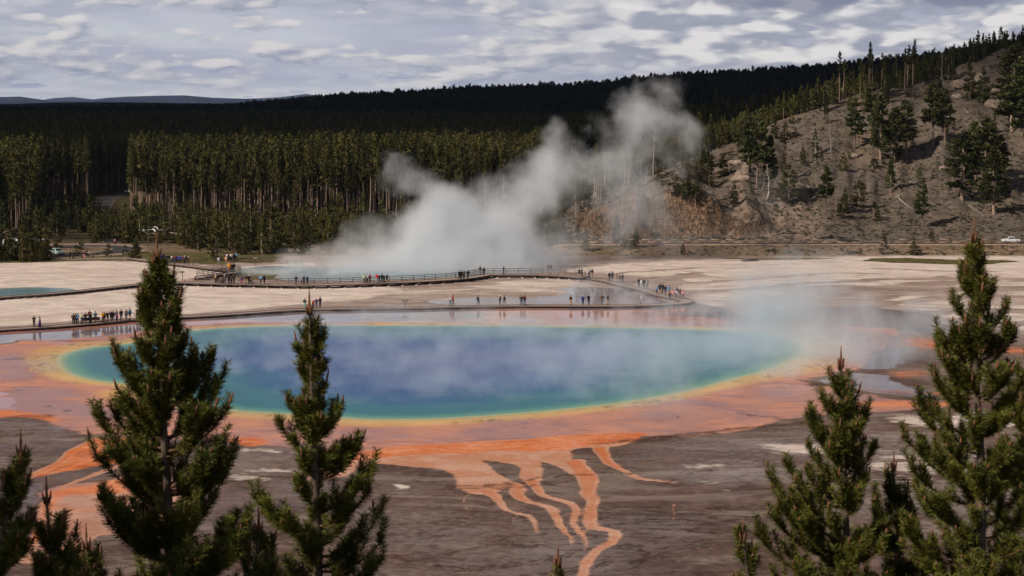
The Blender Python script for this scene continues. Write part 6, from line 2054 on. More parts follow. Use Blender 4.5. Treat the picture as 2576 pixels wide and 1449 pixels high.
PB = []
for k in range(5):
    J, E = pose(k)
    body = skin_mesh('person_body', J, E, [M_SKIN], 1)
    def inf(names, add, drop=()):
        return {n: (J[n][0], tuple(x + add for x in J[n][1]) if isinstance(J[n][1], tuple) else J[n][1] + add) for n in names}
    jn = ['chest', 'waist', 'pelvis', 'shl', 'ell', 'wrl', 'shr', 'elr', 'wrr']
    JJ = inf(jn, .028); JJ['collar'] = ((0, 0, 1.475), .075); JJ['hem'] = ((0, 0, .86), (.175, .135))
    jk = skin_mesh('jacket', JJ, [('chest', 'waist'), ('waist', 'pelvis'), ('pelvis', 'hem'), ('chest', 'collar'), ('chest', 'shl'), ('shl', 'ell'), ('ell', 'wrl'), ('chest', 'shr'), ('shr', 'elr'), ('elr', 'wrr')], [M_WHITECLOTH], 1)
    ln_ = ['pelvis', 'hipl', 'knl', 'anl', 'hipr', 'knr', 'anr']
    JJ = inf(ln_, .018)
    tr_ = skin_mesh('trousers', JJ, [('pelvis', 'hipl'), ('hipl', 'knl'), ('knl', 'anl'), ('pelvis', 'hipr'), ('hipr', 'knr'), ('knr', 'anr')], [M_WHITECLOTH], 1)
    JJ = inf(['pelvis', 'hipl', 'hipr'], .022)
    for S in 'lr':
        a = np.array(J['hip' + S][0]); b_ = np.array(J['kn' + S][0]); JJ['mid' + S] = (tuple(a + (b_ - a) * .8), .095)
    sh_ = skin_mesh('shorts', JJ, [('pelvis', 'hipl'), ('hipl', 'midl'), ('pelvis', 'hipr'), ('hipr', 'midr')], [M_WHITECLOTH], 1)
    shoes = MB()
    for S in 'lr':
        a = J['an' + S][0]; t_ = J['to' + S][0]
        shoes.box(((a[0] + t_[0]) / 2, (a[1] + t_[1]) / 2 - .01, .045), (.10, .29, .09), bev=.03)
    PB.append((body, jk, tr_, sh_, shoes.mesh('shoes', [M_DARK])))


def ell(name, c, r, n=8, cut=-1.0, mat=None):
    m = MB(); zs = np.linspace(cut, 1, n)
    m.tube([(c[0], c[1], c[2] + r[2] * z) for z in zs], [max(.004, r[0] * sqrt(max(0, 1 - z * z))) for z in zs], 12)
    me = m.mesh(name, [mat], True)
    return me


HAIR = ell('hair', (0, .018, 1.645), (.098, .1, .105), cut=-.35, mat=M_WHITECLOTH)
LONG = MB().tube([(0, .06, 1.38), (0, .055, 1.52), (0, .02, 1.66), (0, .012, 1.752)], [.05, .085, .106, .02], 12).mesh('hair', [M_WHITECLOTH], True)
HOOD = ell('hood', (0, .012, 1.635), (.118, .12, .135), cut=-.8, mat=M_WHITECLOTH)
_h = MB(); _h.tube([(0, 0, 1.675), (0, 0, 1.69)], [.20, .20], 14); _h.tube([(0, 0, 1.68), (0, 0, 1.76), (0, 0, 1.79)], [.105, .095, .05], 14)
BRIM = _h.mesh('hat', [M_WHITECLOTH], True)
_h = MB(); _h.tube([(0, .01, 1.66), (0, .01, 1.73), (0, .01, 1.765)], [.104, .092, .03], 14); _h.box((0, -.12, 1.675), (.14, .12, .015)); CAP = _h.mesh('cap', [M_WHITECLOTH], True)
PACK = MB().box((0, .20, 1.24), (.30, .17, .44), bev=.05).mesh('backpack', [M_WHITECLOTH], True)
SKIRT = MB().tube([(0, 0, 1.02), (0, 0, .6), (0, .02, .05)], [.15, .19, .27], 14).mesh('skirt', [M_WHITECLOTH], True)
CAMERA_ = MB().box((0, -.30, 1.56), (.13, .06, .08), bev=.01).mesh('camera', [M_DARK])
CC = dict(black=(22, 20, 24), navy=(30, 32, 58), grey=(92, 92, 98), dark=(42, 40, 44), teal=(40, 92, 108), red=(190, 30, 38), crimson=(110, 22, 36), white=(215, 212, 214), cream=(212, 200, 172), tan=(168, 138, 108), khaki=(150, 118, 78),
          jeans=(58, 72, 104), blue=(44, 66, 160), lblue=(110, 160, 205), yellow=(235, 165, 30), orange=(248, 152, 20), pink=(222, 140, 150), magenta=(190, 50, 110), purple=(84, 52, 112), green=(48, 62, 46), olive=(62, 58, 40),
          lgreen=(205, 222, 160), mint=(140, 205, 190), brown=(86, 60, 48), peach=(226, 170, 130), maroon=(78, 34, 44), lgrey=(150, 152, 158), orred=(214, 90, 66), skinc=(196, 148, 122))
CM = {k: simple('cloth_' + k, lin(*v), .88, var=.14, scale=9, spec=.15) for k, v in CC.items()}
NP = [0]


def person(u, v, z, jacket, legs, label, pz=0, rz=None, h=1.0, hair='dark', hat=None, shorts=False, skirt=False, pack=None, hood=None, group=None, long=False, cam_=False):
    r = random.Random(1000 + NP[0]); NP[0] += 1
    p = G(u, v, z)
    rz = r.uniform(-.6, .6) if rz is None else rz
    o = thing('person', label, 'person', tuple(p), rz, group)
    o.scale = (h * r.uniform(1.04, 1.16),) * 2 + (h * r.uniform(1.01, 1.08),)
    b_, jk, tr_, sh_, so = PB[pz]

    def part(nm, me, mk):
        c = link(nm, me, o)
        if mk: c.material_slots[0].link = 'OBJECT'; c.material_slots[0].material = CM[mk]
        return c
    part('body', b_, None); part('jacket', jk, jacket)
    if skirt: part('skirt', SKIRT, legs)
    else: part('shorts' if shorts else 'trousers', sh_ if shorts else tr_, legs)
    part('shoes', so, None)
    if hood: part('hood', HOOD, hood)
    elif hat: part('hat', BRIM if hat[0] == 'b' else CAP, hat[1:])
    else: part('hair', LONG if long else HAIR, {'dark': 'black', 'brown': 'brown', 'fair': 'tan', 'grey': 'lgrey'}[hair])
    if pack: part('backpack', PACK, pack)
    if cam_: part('camera', CAMERA_, None)
    return o


ZN, ZM = .33, .61
# near boardwalk, left
person(86, 822.6, ZN, 'olive', 'dark', 'person in an olive jacket raising a camera, left end of near boardwalk', 1, .3, cam_=True)
person(100, 822.6, ZN, 'white', 'purple', 'person in a white top and long dark skirt beside the olive jacket', 0, 1.2, skirt=True, long=True)
GNL = 'visitors standing in line on the near boardwalk'
for a in [(184.5, 815.4, 'maroon', 'black', 'person in a dark maroon jacket at the left end of the lined-up visitors', 4, {}), (190, 815.2, 'brown', 'black', 'person with arms raised just behind the maroon jacket', 1, {}), (195.5, 815.2, 'lblue', 'navy', 'person in a light blue jacket holding up a phone, left end of line', 1, {'cam_': True}),
          (206, 813.8, 'cream', 'jeans', 'person in a cream jacket and blue jeans left of the benches', 0, {'hair': 'brown'}), (215.5, 812.2, 'black', 'black', 'person all in black behind the left end of the left bench', 4, {}), (226, 809.8, 'crimson', 'jeans', 'tall person in a crimson jacket behind the left bench', 0, {'h': 1.08}),
          (228, 811.2, 'dark', 'dark', 'person in dark clothes in front of the crimson jacket', 1, {'h': .92}), (240, 810, 'teal', 'khaki', 'person in a dark teal puffer jacket behind the right bench', 4, {'hat': 'cnavy', 'h': 1.02}), (259, 811.2, 'yellow', 'black', 'person in a yellow jacket right of the benches', 1, {}),
          (263.5, 810.8, 'black', 'dark', 'person in black touching the yellow jacket', 4, {}), (271, 810, 'navy', 'black', 'person in a navy coat two right of the yellow jacket', 1, {}), (279, 808.6, 'black', 'black', 'person in a black coat with a dark cap in the middle of the line', 4, {'hat': 'cblack'}),
          (285, 808, 'dark', 'black', 'person with a brimmed dark hat in the middle of the line', 0, {'hat': 'bblack'}), (293.5, 806.6, 'grey', 'jeans', 'person in grey just behind the child in magenta', 0, {}), (295, 807.8, 'magenta', 'jeans', 'child in a magenta top and blue jeans', 0, {'h': .72}), (305, 805.6, 'black', 'grey', 'person in a black shirt and grey trousers in the right part of the line', 0, {'h': 1.05}),
          (318, 805, 'grey', 'dark', 'person in grey with long hair left of the teal shirt', 0, {'long': True, 'hair': 'brown'}), (327, 803.8, 'teal', 'black', 'person in a teal shirt and black shorts toward the right of the line', 0, {'shorts': True, 'h': 1.06}), (345.6, 802.6, 'dark', 'brown', 'person in a dark jacket half hidden by the big pine branch', 1, {}), (352, 801.8, 'black', 'dark', 'person in black beside the big dark pine, right end of the line', 1, {})]:
    person(a[0], a[1], ZN, a[2], a[3], a[4], a[5], group=GNL, **a[6])
# near boardwalk, middle
for a in [(766.6, 775.6, 'dark', 'mint', 'person in a dark jacket and mint trousers alone left of the family of three', 4, {}), (788, 774.6, 'red', 'crimson', 'small child in red on the near boardwalk', 0, {'h': .78}), (796, 774.6, 'purple', 'jeans', 'person in a purple-blue jacket with a pinkish cap beside the red child', 4, {'hat': 'cpink'}), (805.4, 773.4, 'dark', 'dark', 'tall dark figure veiled by steam right of the purple jacket', 0, {'h': 1.08, 'hat': 'cdark'}),
          (1132.5, 768.5, 'white', 'jeans', 'person in a white jacket and jeans walking beside the red jacket', 2, {'rz': 1.3, 'hood': 'white'}), (1139.5, 768.8, 'red', 'brown', 'person in a bright red hooded jacket and brown trousers', 2, {'rz': 1.3, 'hood': 'red', 'h': 1.05}), (1203, 768.6, 'grey', 'grey', 'grey figure with a backpack walking alone between the red jacket and the pair', 3, {'rz': 1.4, 'pack': 'dark'}),
          (1258, 768, 'black', 'dark', 'person in black with a white brimmed hat, left of a walking pair', 4, {'hat': 'bwhite', 'rz': -1.3}), (1269, 768, 'dark', 'khaki', 'person in a dark jacket and khaki trousers, right of a walking pair', 2, {'rz': -1.3}), (1311.5, 768.2, 'green', 'jeans', 'person in dark green facing the pool, left of a close pair', 4, {}), (1319.5, 768.2, 'maroon', 'jeans', 'person in dark maroon facing the pool, right of a close pair', 0, {'h': 1.04}),
          (1436, 767.6, 'olive', 'peach', 'person in an olive top and peach shorts, standing alone', 0, {'shorts': True}), (1466, 767.2, 'blue', 'navy', 'person in a royal blue jacket and white cap', 4, {'hat': 'cwhite'}), (1481, 767, 'black', 'dark', 'person in black with hands at chest right of the royal blue jacket', 1, {'hat': 'clgrey', 'h': 1.05}), (1515, 766, 'brown', 'grey', 'faded brownish figure in thin steam', 4, {}), (1529, 766, 'black', 'tan', 'person in a black jacket and beige trousers turned to the left', 0, {'rz': -1.2})]:
    person(a[0], a[1], ZN, a[2], a[3], a[4], a[5], **a[6])
# main boardwalk
for a in [(543, 711.5, 'tan', 'black', 'person in a beige top and white hat at the left end of the main boardwalk', 0, {'hat': 'bwhite'}), (548, 711.8, 'black', 'black', 'person in black close to the beige top on the main boardwalk', 4, {}), (561.5, 712.5, 'dark', 'dark', 'person in dark clothes pushing a pram on the main boardwalk', 1, {'rz': 1.2}), (565.8, 712.8, 'grey', 'jeans', 'person in grey and blue with a white hat beside the pram', 0, {'hat': 'bwhite'}),
          (576, 714, 'black', 'black', 'person in black bending forward, left of a dark trio', 1, {}), (581.5, 714, 'dark', 'black', 'shorter person in the middle of a dark trio', 1, {'h': .9}), (588, 714, 'black', 'black', 'person in black, right of a dark trio', 4, {}), (609, 713.8, 'purple', 'magenta', 'child in a purple top and pink trousers on the main boardwalk', 0, {'h': .76}),
          (619, 713.8, 'black', 'khaki', 'person in black with khaki trousers and a blue backpack', 4, {'pack': 'lblue'}), (626.5, 713.8, 'black', 'black', 'person in black with a white hat beside a dark pushchair', 0, {'hat': 'bwhite'}), (656, 714.4, 'lblue', 'dark', 'person in a light blue jacket on the main boardwalk', 4, {}), (664.5, 714.6, 'navy', 'navy', 'person in navy right of the light blue jacket', 2, {}),
          (745, 715.8, 'navy', 'jeans', 'person in navy and jeans standing alone by the railing', 4, {}), (764.6, 715.6, 'black', 'maroon', 'person in black with white collar left of the teal jacket', 1, {'long': True}), (773, 715.4, 'teal', 'black', 'person in a teal jacket leaning on the railing', 4, {}),
          (916, 712.4, 'lgreen', 'grey', 'person in a pale yellow-green jacket on the main boardwalk', 0, {}), (923.5, 712, 'white', 'dark', 'person in white left of the dark red jacket', 1, {}), (930.5, 712, 'crimson', 'maroon', 'person in a dark red jacket in the middle of the main boardwalk', 4, {}), (948, 711.6, 'red', 'lgrey', 'person in a red top and grey trousers on the main boardwalk', 0, {}), (953.8, 711, 'dark', 'dark', 'person in dark clothes leaning to the railing behind the red top', 4, {'h': .92}),
          (961, 711, 'black', 'dark', 'person in black in the middle of the knot by the railing', 1, {}), (966.5, 710.8, 'green', 'brown', 'shorter person in dark green in the knot by the railing', 0, {'h': .88}), (974, 710.4, 'black', 'black', 'person in black walking at the right of the knot by the railing', 2, {'rz': -1.2}),
          (1156, 703, 'black', 'black', 'person in black, first of the group where the main boardwalk bends', 0, {}), (1160.5, 702.6, 'dark', 'black', 'person in a dark jacket in the group where the main boardwalk bends', 0, {}), (1167, 701.8, 'brown', 'black', 'person in a brown and beige jacket where the main boardwalk bends', 4, {}), (1177, 701.6, 'black', 'dark', 'person in black, right end of the group where the boardwalk bends', 4, {}),
          (1208, 692, 'grey', 'khaki', 'person in grey with khaki trousers at the highest corner of the railing', 0, {'h': 1.06}), (1217.6, 691.6, 'green', 'dark', 'shorter person in dark green at the highest corner of the railing', 0, {'h': .92}), (1267, 691.4, 'navy', 'jeans', 'person in navy and jeans leaning over the far rail', 3, {'rz': -1.0}),
          (1457, 696.8, 'grey', 'black', 'person in grey with dark shorts walking, left of four', 3, {'shorts': True, 'rz': 1.0}), (1463.5, 697, 'green', 'black', 'person in dark green with a swinging arm, second of four', 2, {'rz': 1.1}), (1482, 697.5, 'lgrey', 'navy', 'person in pale grey blue, third of four', 0, {}), (1489.5, 698.6, 'navy', 'tan', 'person in navy and tan, last of four', 2, {})]:
    person(a[0], a[1], ZM, a[2], a[3], a[4], a[5], **a[6])
for a in [(1533, 706, 'dark', 'jeans', 'faded dark figure leading the group of five in the steam', 0, {}), (1540.5, 705.4, 'grey', 'dark', 'tall faded grey figure, second in the group of five', 0, {'h': 1.06}), (1551, 710, 'tan', 'tan', 'faded tan figure in the middle of the group of five', 0, {'h': 1.04}), (1559, 711, 'dark', 'grey', 'short faded figure, fourth in the group of five', 0, {'h': .88}), (1566, 711.6, 'dark', 'dark', 'dark figure at the right of the group of five', 0, {}),
          (1607, 722.5, 'dark', 'dark', 'grey-veiled figure, first of four on the curve', 0, {}), (1613.5, 723.5, 'white', 'lgrey', 'pale shorter figure, second of four on the curve', 0, {'h': .9}), (1620, 726, 'dark', 'dark', 'tall dark veiled figure, third of four on the curve', 0, {'h': 1.08}), (1628, 727, 'lgrey', 'grey', 'most faded figure, last of four on the curve', 0, {}),
          (1652, 738.5, 'lblue', 'dark', 'child in light blue among the walkers at the curve end', 0, {'h': .78}), (1660, 738.5, 'black', 'black', 'tall person in black with shorts leading the walkers', 2, {'shorts': True, 'h': 1.08}), (1667, 737.6, 'navy', 'dark', 'person in a navy jacket behind the leading walker', 3, {'long': True}), (1674, 742, 'dark', 'jeans', 'person in a dark jacket and jeans among the walkers', 2, {'h': 1.02}), (1682.5, 743, 'lblue', 'tan', 'person in a light blue and purple jacket and light trousers', 0, {'shorts': True, 'h': 1.05}),
          (1685, 757.2, 'dark', 'jeans', 'person in dark top bending at the inner edge of the loop end', 2, {}), (1692, 753, 'pink', 'khaki', 'person in pink and khaki at the loop end', 0, {}), (1701, 752.6, 'white', 'tan', 'person in white at the loop end', 0, {}), (1703, 747, 'grey', 'grey', 'grey figure fading in steam at the loop end', 0, {'h': 1.06}), (1711, 750, 'brown', 'grey', 'brownish figure fading in steam at the loop end', 0, {}), (1718.5, 752.5, 'pink', 'grey', 'person in pink and white at the far right of the loop end', 0, {})]:
    person(a[0], a[1], ZN + .02, a[2], a[3], a[4], a[5], **a[6])
# the people on the approach
for a in [(576.5, 684.4, 'orange', 'skinc', 'person in a glowing orange jacket and shorts at the hairpin of the approach', 4, {'shorts': True, 'h': 1.12, 'hood': 'orange'}), (581, 683, 'navy', 'dark', 'person in navy behind the orange jacket', 0, {}), (585.8, 683.6, 'black', 'black', 'person in black right of the orange jacket', 0, {'h': 1.04}), (589.5, 682.6, 'olive', 'dark', 'person in dark olive at the right of the hairpin group', 0, {'h': 1.06}), (382, 655, 'olive', 'dark', 'person walking apart, left of the crowd on the approach', 2, {'hair': 'fair'})]:
    person(a[0], a[1], .52, a[2], a[3], a[4], a[5], **a[6])
crowd = 'pink,blue,black,maroon,black,navy,grey,dark,white,maroon,orred,navy,blue,teal,purple,crimson,green,black,brown'.split(',')
rc = random.Random(5)
for i, c in enumerate(crowd):
    t = i / (len(crowd) - 1)
    person(402 + 72 * t + rc.uniform(-1, 1), 657.5 + 7 * t + rc.uniform(-1.6, 1.2), .52, c, rc.choice(['dark', 'jeans', 'black', 'khaki', 'navy']),
           'person in %s, number %d from left in the crowd on the approach' % ({'orred': 'orange-red', 'pink': 'pale pink', 'white': 'white'}.get(c, c), i + 1), rc.choice([0, 2, 3, 4]), group='crowd on the approach boardwalk', hat='bwhite' if i in (16, 18) else None)
for i, (u, v, c, l) in enumerate([(550.4, 665.5, 'white', 'lgrey'), (568.6, 663.5, 'peach', 'tan'), (567, 657, 'maroon', 'dark'), (571, 657.5, 'white', 'dark'), (574.5, 658, 'navy', 'dark'), (578, 656, 'dark', 'black'), (581.5, 657, 'cream', 'dark'), (586, 656.5, 'grey', 'grey'), (590, 656.5, 'dark', 'dark'), (595, 656, 'lblue', 'grey')]):
    person(u, v, .3, c, l, 'person in %s, number %d from left in the group by the far rail fence' % ({'lblue': 'light blue'}.get(c, c), i + 1), rc.choice([0, 4, 2]), group='group by the far rail fence')
for u, v, c, l, lab in [(177, 650.5, 'black', 'dark', 'person in black by the log seat below the loop road'), (186, 650, 'dark', 'black', 'person in dark clothes right of the log seat'), (212, 650.5, 'navy', 'pink', 'person in navy with pink legs on the path below the loop road'), (290, 617.5, 'pink', 'black', 'person in pale pink walking on the far verge of the loop road'), (122, 625.5, 'dark', 'dark', 'person in dark clothes beside the nose of the coach'),
                        (2, 611, 'white', 'grey', 'person in white by the hut at the picture edge'), (9, 610, 'maroon', 'dark', 'person in maroon by the hut'), (14, 610.5, 'orred', 'jeans', 'person in orange-red just left of the hut')]:
    person(u, v, 0.02, c, l, lab, 0)


def pram(u, v, z, label):
    p = G(u, v, z); r = thing('pushchair', label, 'pushchair', tuple(p), 1.2)
    MB().tube([(0, -.25, .45), (0, .1, .4), (0, .3, .75)], [.05, .2, .16], 8).build('seat', M_DARK, r)
    MB().tube([(0, .25, .6), (0, .5, 1.02)], .02, 5).build('handle', M_BEAM, r)
    for x, y in ((-.22, -.25), (.22, -.25), (-.22, .3), (.22, .3)):
        MB().tube([(x - .02, y, .12), (x + .02, y, .12)], .12, 12).build('wheel', M_DARK, r)


pram(557, 712.8, ZM, 'pushchair on the main boardwalk near its left end')
pram(633, 713.8, ZM, 'dark pushchair next to the person in black with a white hat')


# ------------------------------------------------------------------ roads, car park, vehicles
M_ASPH = simple('asphalt', (.060, .056, .058), .9, var=.2, scale=.6, spec=.2)
M_PATH = simple('gravel_path', lin(150, 130, 116), .95, var=.15, scale=.8, spec=.1)
M_KERB = simple('kerb_stone', lin(140, 124, 112), .9, var=.2, scale=2)


def road(name, px, width, z, mat, kerb=False, world_pts=None, closed=False):
    P = smooth_poly(np.array([G(u, v, 0)[:2] for u, v in px]) if world_pts is None else np.array(world_pts), 6, closed)
    P = resample(P, 1.2)
    rows = 5; V = []
    for k in range(rows):
        q = offs(P, width * (k / (rows - 1) - .5)); V.append(np.column_stack([q, terrain(q[:, 0], q[:, 1]) + z]))
    n = len(P); V = np.concatenate(V); idx = np.arange(rows * n).reshape(rows, n)
    q = np.stack([idx[:-1, :-1], idx[:-1, 1:], idx[1:, 1:], idx[1:, :-1]], -1).reshape(-1, 4)
    me = mesh_from(name, V, quad=q, mats=[mat])
    if me.polygons[0].normal.z < 0: me.flip_normals()
    tag(link(name, me), kind='structure')
    if kerb:
        for s in (-1, 1):
            mb = MB(); q = offs(P, s * (width / 2 + .1)); tz = terrain(q[:, 0], q[:, 1]); strip(mb, q, .2, tz - .05, tz + .13)
            tag(mb.build('kerb', M_KERB), kind='structure')
    return P


road('path', [(104, 650), (180, 652), (260, 651), (330, 651), (392, 656)], 4.5, .02, M_PATH)
road('loop_road_verge', [(40, 617), (116, 615.5), (200, 614.5), (273, 614.5), (326, 618), (352, 622)], 5.0, .02, M_PATH)
road('path', [(352, 628), (320, 636), (250, 644), (180, 648), (104, 650)], 4.0, .024, M_PATH)
road('loop_road', [(-60, 626), (40, 624.5), (116, 622.5), (200, 620), (273, 620), (306, 623), (314, 628), (299, 633), (240, 638.5), (169, 641.5), (104, 643), (0, 645)], 6.0, .05, M_ASPH, True)
road('forest_road', [(345, 485), (318, 487.5), (290, 493), (268, 502), (254, 515), (248, 530), (250, 545), (256, 562), (275, 585), (300, 610)], 7.5, .05, M_ASPH, True)
road('path', [(330, 582), (370, 586.5), (430, 588), (520, 590)], 7.0, .03, M_PATH)
road('upper_car_park', [(345, 577), (380, 583), (430, 585), (520, 586)], 6.0, .06, M_ASPH)
W_ = [((u - 1288) / 4790 * 480.5, 480.5) for u in range(1340, 3100, 60)]
road('hill_road', None, 7.0, .04, M_ASPH, False, world_pts=W_)
W_ = [((u - 1288) / 4790 * 474.6, 474.6) for u in range(1340, 3100, 60)]
road('hill_road_shoulder', None, 4.4, .03, simple('shoulder_gravel', lin(176, 146, 122), .95, var=.15, scale=.8, spec=.1), False, world_pts=W_)
# log barriers
M_LOGR = simple('barrier_log', lin(150, 128, 112), .85, var=.3, scale=3, spec=.2, rnd=.25)
pb_rail = MB().tube([(-1.45, 0, .46), (0, 0, .48), (1.45, 0, .46)], .14, 8).mesh('log_rail', [M_LOGR], True)
pb_post = MB().tube([(0, 0, -.1), (0, 0, .36)], .13, 7).mesh('stub_post', [M_BEAM], True)


def barrier(x, y, label, rz=0.0, group=None):
    o = thing('log_barrier', label, 'barrier', (x, y, TZ(x, y)), rz, group)
    link('log_rail', pb_rail, o)
    for s in (-1.1, 1.1): link('stub_post', pb_post, o, (s, 0, 0))


rb = random.Random(2)
for k in range(32):
    u = 1462 + k * 36.5
    if k in (9, 20, 27) or u > 2600: continue
    D = 475.9
    barrier((u - 1288 + rb.uniform(-3, 3)) / 4790 * D, D, 'low log barrier on the near side of the hill road', rb.uniform(-.02, .02), 'log barriers along the near side of the hill road')
for k in range(32):
    u = 1480 + k * 36
    if k % 3 == 2 and k > 8 or u > 2560: continue
    D = 485.4
    barrier((u - 1288 + rb.uniform(-6, 6)) / 4790 * D, D, 'low log barrier on the hill side of the road', rb.uniform(-.03, .03), 'log barriers along the hill side of the road')
for k in range(4):
    p = G(408 + 17 * k, 589.5 + .2 * k); barrier(p[0], p[1], 'log barrier in front of the parked white car in the upper car park', .03, 'log barriers of the upper car park')
for u, v, lab in ((233, 640.6, 'log barrier at the outer verge of the loop road'), (224, 649.5, 'long log seat on the path below the loop road'), (196, 650, 'log seat on the path, left one')):
    p = G(u, v); barrier(p[0], p[1] - .8, lab)

M_GLASS = simple('car_glass', (.012, .014, .018), .12, var=.1, spec=.6)
M_TYRE = simple('tyre', (.02, .02, .02), .8)
M_RIM = simple('rim', (.45, .45, .46), .35, metal=.7)
M_LAMP = simple('lamp_glass', (.75, .75, .72), .15, spec=.6)
M_TAIL = simple('tail_glass', (.35, .02, .02), .2, spec=.6)


def loft(secs, n_over=1):
    """secs: list of (x, [(y,z)...]) closed sections of equal count"""
    m = MB(); V = []; k = len(secs[0][1])
    for x, pts in secs:
        V += [(x, y, z) for y, z in pts]
    q = []
    for s in range(len(secs) - 1):
        for i in range(k):
            j = (i + 1) % k
            q.append((s * k + i, s * k + j, (s + 1) * k + j, (s + 1) * k + i))
    V += [(secs[0][0], 0, np.mean([p[1] for p in secs[0][1]])), (secs[-1][0], 0, np.mean([p[1] for p in secs[-1][1]]))]
    c0 = len(V) - 2; t = [(c0, (i + 1) % k, i) for i in range(k)] + [(c0 + 1, (len(secs) - 1) * k + i, (len(secs) - 1) * k + (i + 1) % k) for i in range(k)]
    return m.add(V, q, t)


def sec(hw, z0, z1, top=.93, r=.08):
    return [(-hw, z0 + r), (-hw + r, z0), (hw - r, z0), (hw, z0 + r), (hw, z1 - r * 1.4), (hw * top, z1), (-hw * top, z1), (-hw, z1 - r * 1.4)]


def wheel(root, x, y, r=.34):
    m = MB(); m.tube([(0, -.11, 0), (0, -.10, 0), (0, .10, 0), (0, .11, 0)], [r * .82, r, r, r * .82], 18)
    w = bpy.data.objects.new('wheel', m.mesh('wheel', [M_TYRE], True)); COL.objects.link(w); w.parent = root; w.location = (x, y, r)
    s = 1 if y > 0 else -1
    m = MB(); m.tube([(0, s * .10, 0), (0, s * .125, 0)], [r * .62, r * .55], 14); m.build('rim', M_RIM, w)


def car(label, cat, name, loc, rz, paint, kind='suv'):
    root = thing(name, label, cat, tuple(loc), rz)
    g = .18
    if kind == 'pickup':
        body = loft([(-2.75, sec(.90, .52, .98)), (-2.6, sec(.96, .42, 1.05)), (-.35, sec(.98, .38, 1.08)), (.1, sec(.98, .38, 1.08)), (1.25, sec(.98, .38, 1.12)), (2.2, sec(.96, .40, 1.06)), (2.62, sec(.90, .42, .98)), (2.78, sec(.80, .48, .80))])
        cab = [(-.95, sec(.84, 1.0, 1.08)), (-.85, sec(.80, 1.0, 1.70)), (.55, sec(.80, 1.0, 1.74)), (.75, sec(.80, 1.0, 1.68)), (1.45, sec(.84, 1.0, 1.12))]
        wx = (-1.72, 1.78); L = 2.75; win = [(-.72, .02), (.10, .95)]; zw = (1.18, 1.60); wr = .40
    else:
        tall = 1.68 if kind == 'suv' else 1.46
        rear = -2.1
        body = loft([(-2.32, sec(.80, .45, .85)), (-2.2, sec(.88, .34, .98)), (-1.2, sec(.91, .28, 1.0)), (1.0, sec(.91, .28, .98)), (1.9, sec(.88, .30, .86)), (2.22, sec(.80, .34, .72)), (2.32, sec(.70, .40, .62))])
        cab = [(rear if kind == 'suv' else -1.95, sec(.76, .92, .98)), (-1.85 if kind == 'suv' else -1.2, sec(.70, .92, tall - .04)), (-.4, sec(.70, .92, tall)), (.35, sec(.70, .92, tall - .05)), (1.3, sec(.76, .92, .98))]
        wx = (-1.42, 1.42); L = 2.32; win = [(-1.55, -.75), (-.62, .15), (.28, .85)] if kind == 'suv' else [(-1.1, -.3), (-.18, .65)]; zw = (1.03, tall - .16); wr = .34
    body.build('body', paint, root, smooth=False)
    loft(cab).build('cabin', paint, root)
    for a, b_ in win:
        for s in (-1, 1):
            m = MB(); y0 = s * (.795 if kind != 'pickup' else .87); y1 = s * (.735 if kind != 'pickup' else .815)
            f = min(.25, b_ - a - .1) if b_ > .5 else 0
            m.add([(a, y0, zw[0]), (b_, y0, zw[0]), (b_ - f, y1, zw[1]), (a, y1, zw[1]), (a, y0 * .97, zw[0]), (b_, y0 * .97, zw[0]), (b_ - f, y1 * .95, zw[1]), (a, y1 * .95, zw[1])],
                  [(0, 1, 2, 3), (7, 6, 5, 4), (0, 4, 5, 1), (1, 5, 6, 2), (2, 6, 7, 3), (3, 7, 4, 0)]).build('side_window', M_GLASS, root)
    # windscreen and rear window sit proud of the cabin ends
    def screen(nm, i0, i1, off):
        xa, sa = cab[i0]; xb, sb_ = cab[i1]; za = sa[5][1]; zb = sb_[5][1]; ya = sa[5][0] * .86; yb = sb_[5][0] * .9
        lo = .1; hi = .88
        P = lambda t, y: (xa + (xb - xa) * t + off, y, za + (zb - za) * t + .015)
        y0 = ya + (yb - ya) * lo; y1 = ya + (yb - ya) * hi
        m = MB(); a_, b2, c_, d_ = P(lo, -y0), P(lo, y0), P(hi, y1), P(hi, -y1)
        k = np.array([-off * 1.2, 0, -.03])
        m.add([a_, b2, c_, d_] + [tuple(np.array(q) + k) for q in (a_, b2, c_, d_)], [(0, 1, 2, 3), (7, 6, 5, 4), (0, 4, 5, 1), (1, 5, 6, 2), (2, 6, 7, 3), (3, 7, 4, 0)]).build(nm, M_GLASS, root)
    screen('windscreen', len(cab) - 1, len(cab) - 2, .03); screen('rear_window', 0, 1, -.03)
    for x in wx:
        for s in (-1, 1): wheel(root, x, s * (.80 if kind != 'pickup' else .86), wr)
    hz_ = .66 if kind != 'pickup' else .84
    for s in (-1, 1):
        MB().box((L - .10, s * .60, hz_), (.14, .30, .14), bev=.02).build('headlight', M_LAMP, root)
        MB().box((-L + .06, s * .74, hz_ + .12), (.12, .14, .26), bev=.02).build('tail_light', M_TAIL, root)
    MB().box((L - .02, 0, .42), (.16, 1.5, .2), bev=.03).build('front_bumper', M_DARK, root)
    MB().box((-L + .02, 0, .45), (.16, 1.5, .2), bev=.03).build('rear_bumper', M_DARK, root)
    for s in (-1, 1): MB().box((.95, s * .98, 1.06), (.12, .2, .13), bev=.02).build('wing_mirror', paint, root)
    if kind == 'pickup':
        MB().box((-1.8, 0, 1.082), (1.55, 1.5, .02)).build('cargo_bed', M_DARK, root)
        MB().box((-1.45, 0, 1.18), (.6, .8, .2), bev=.04).build('load', CM['lgrey'], root)
    return root


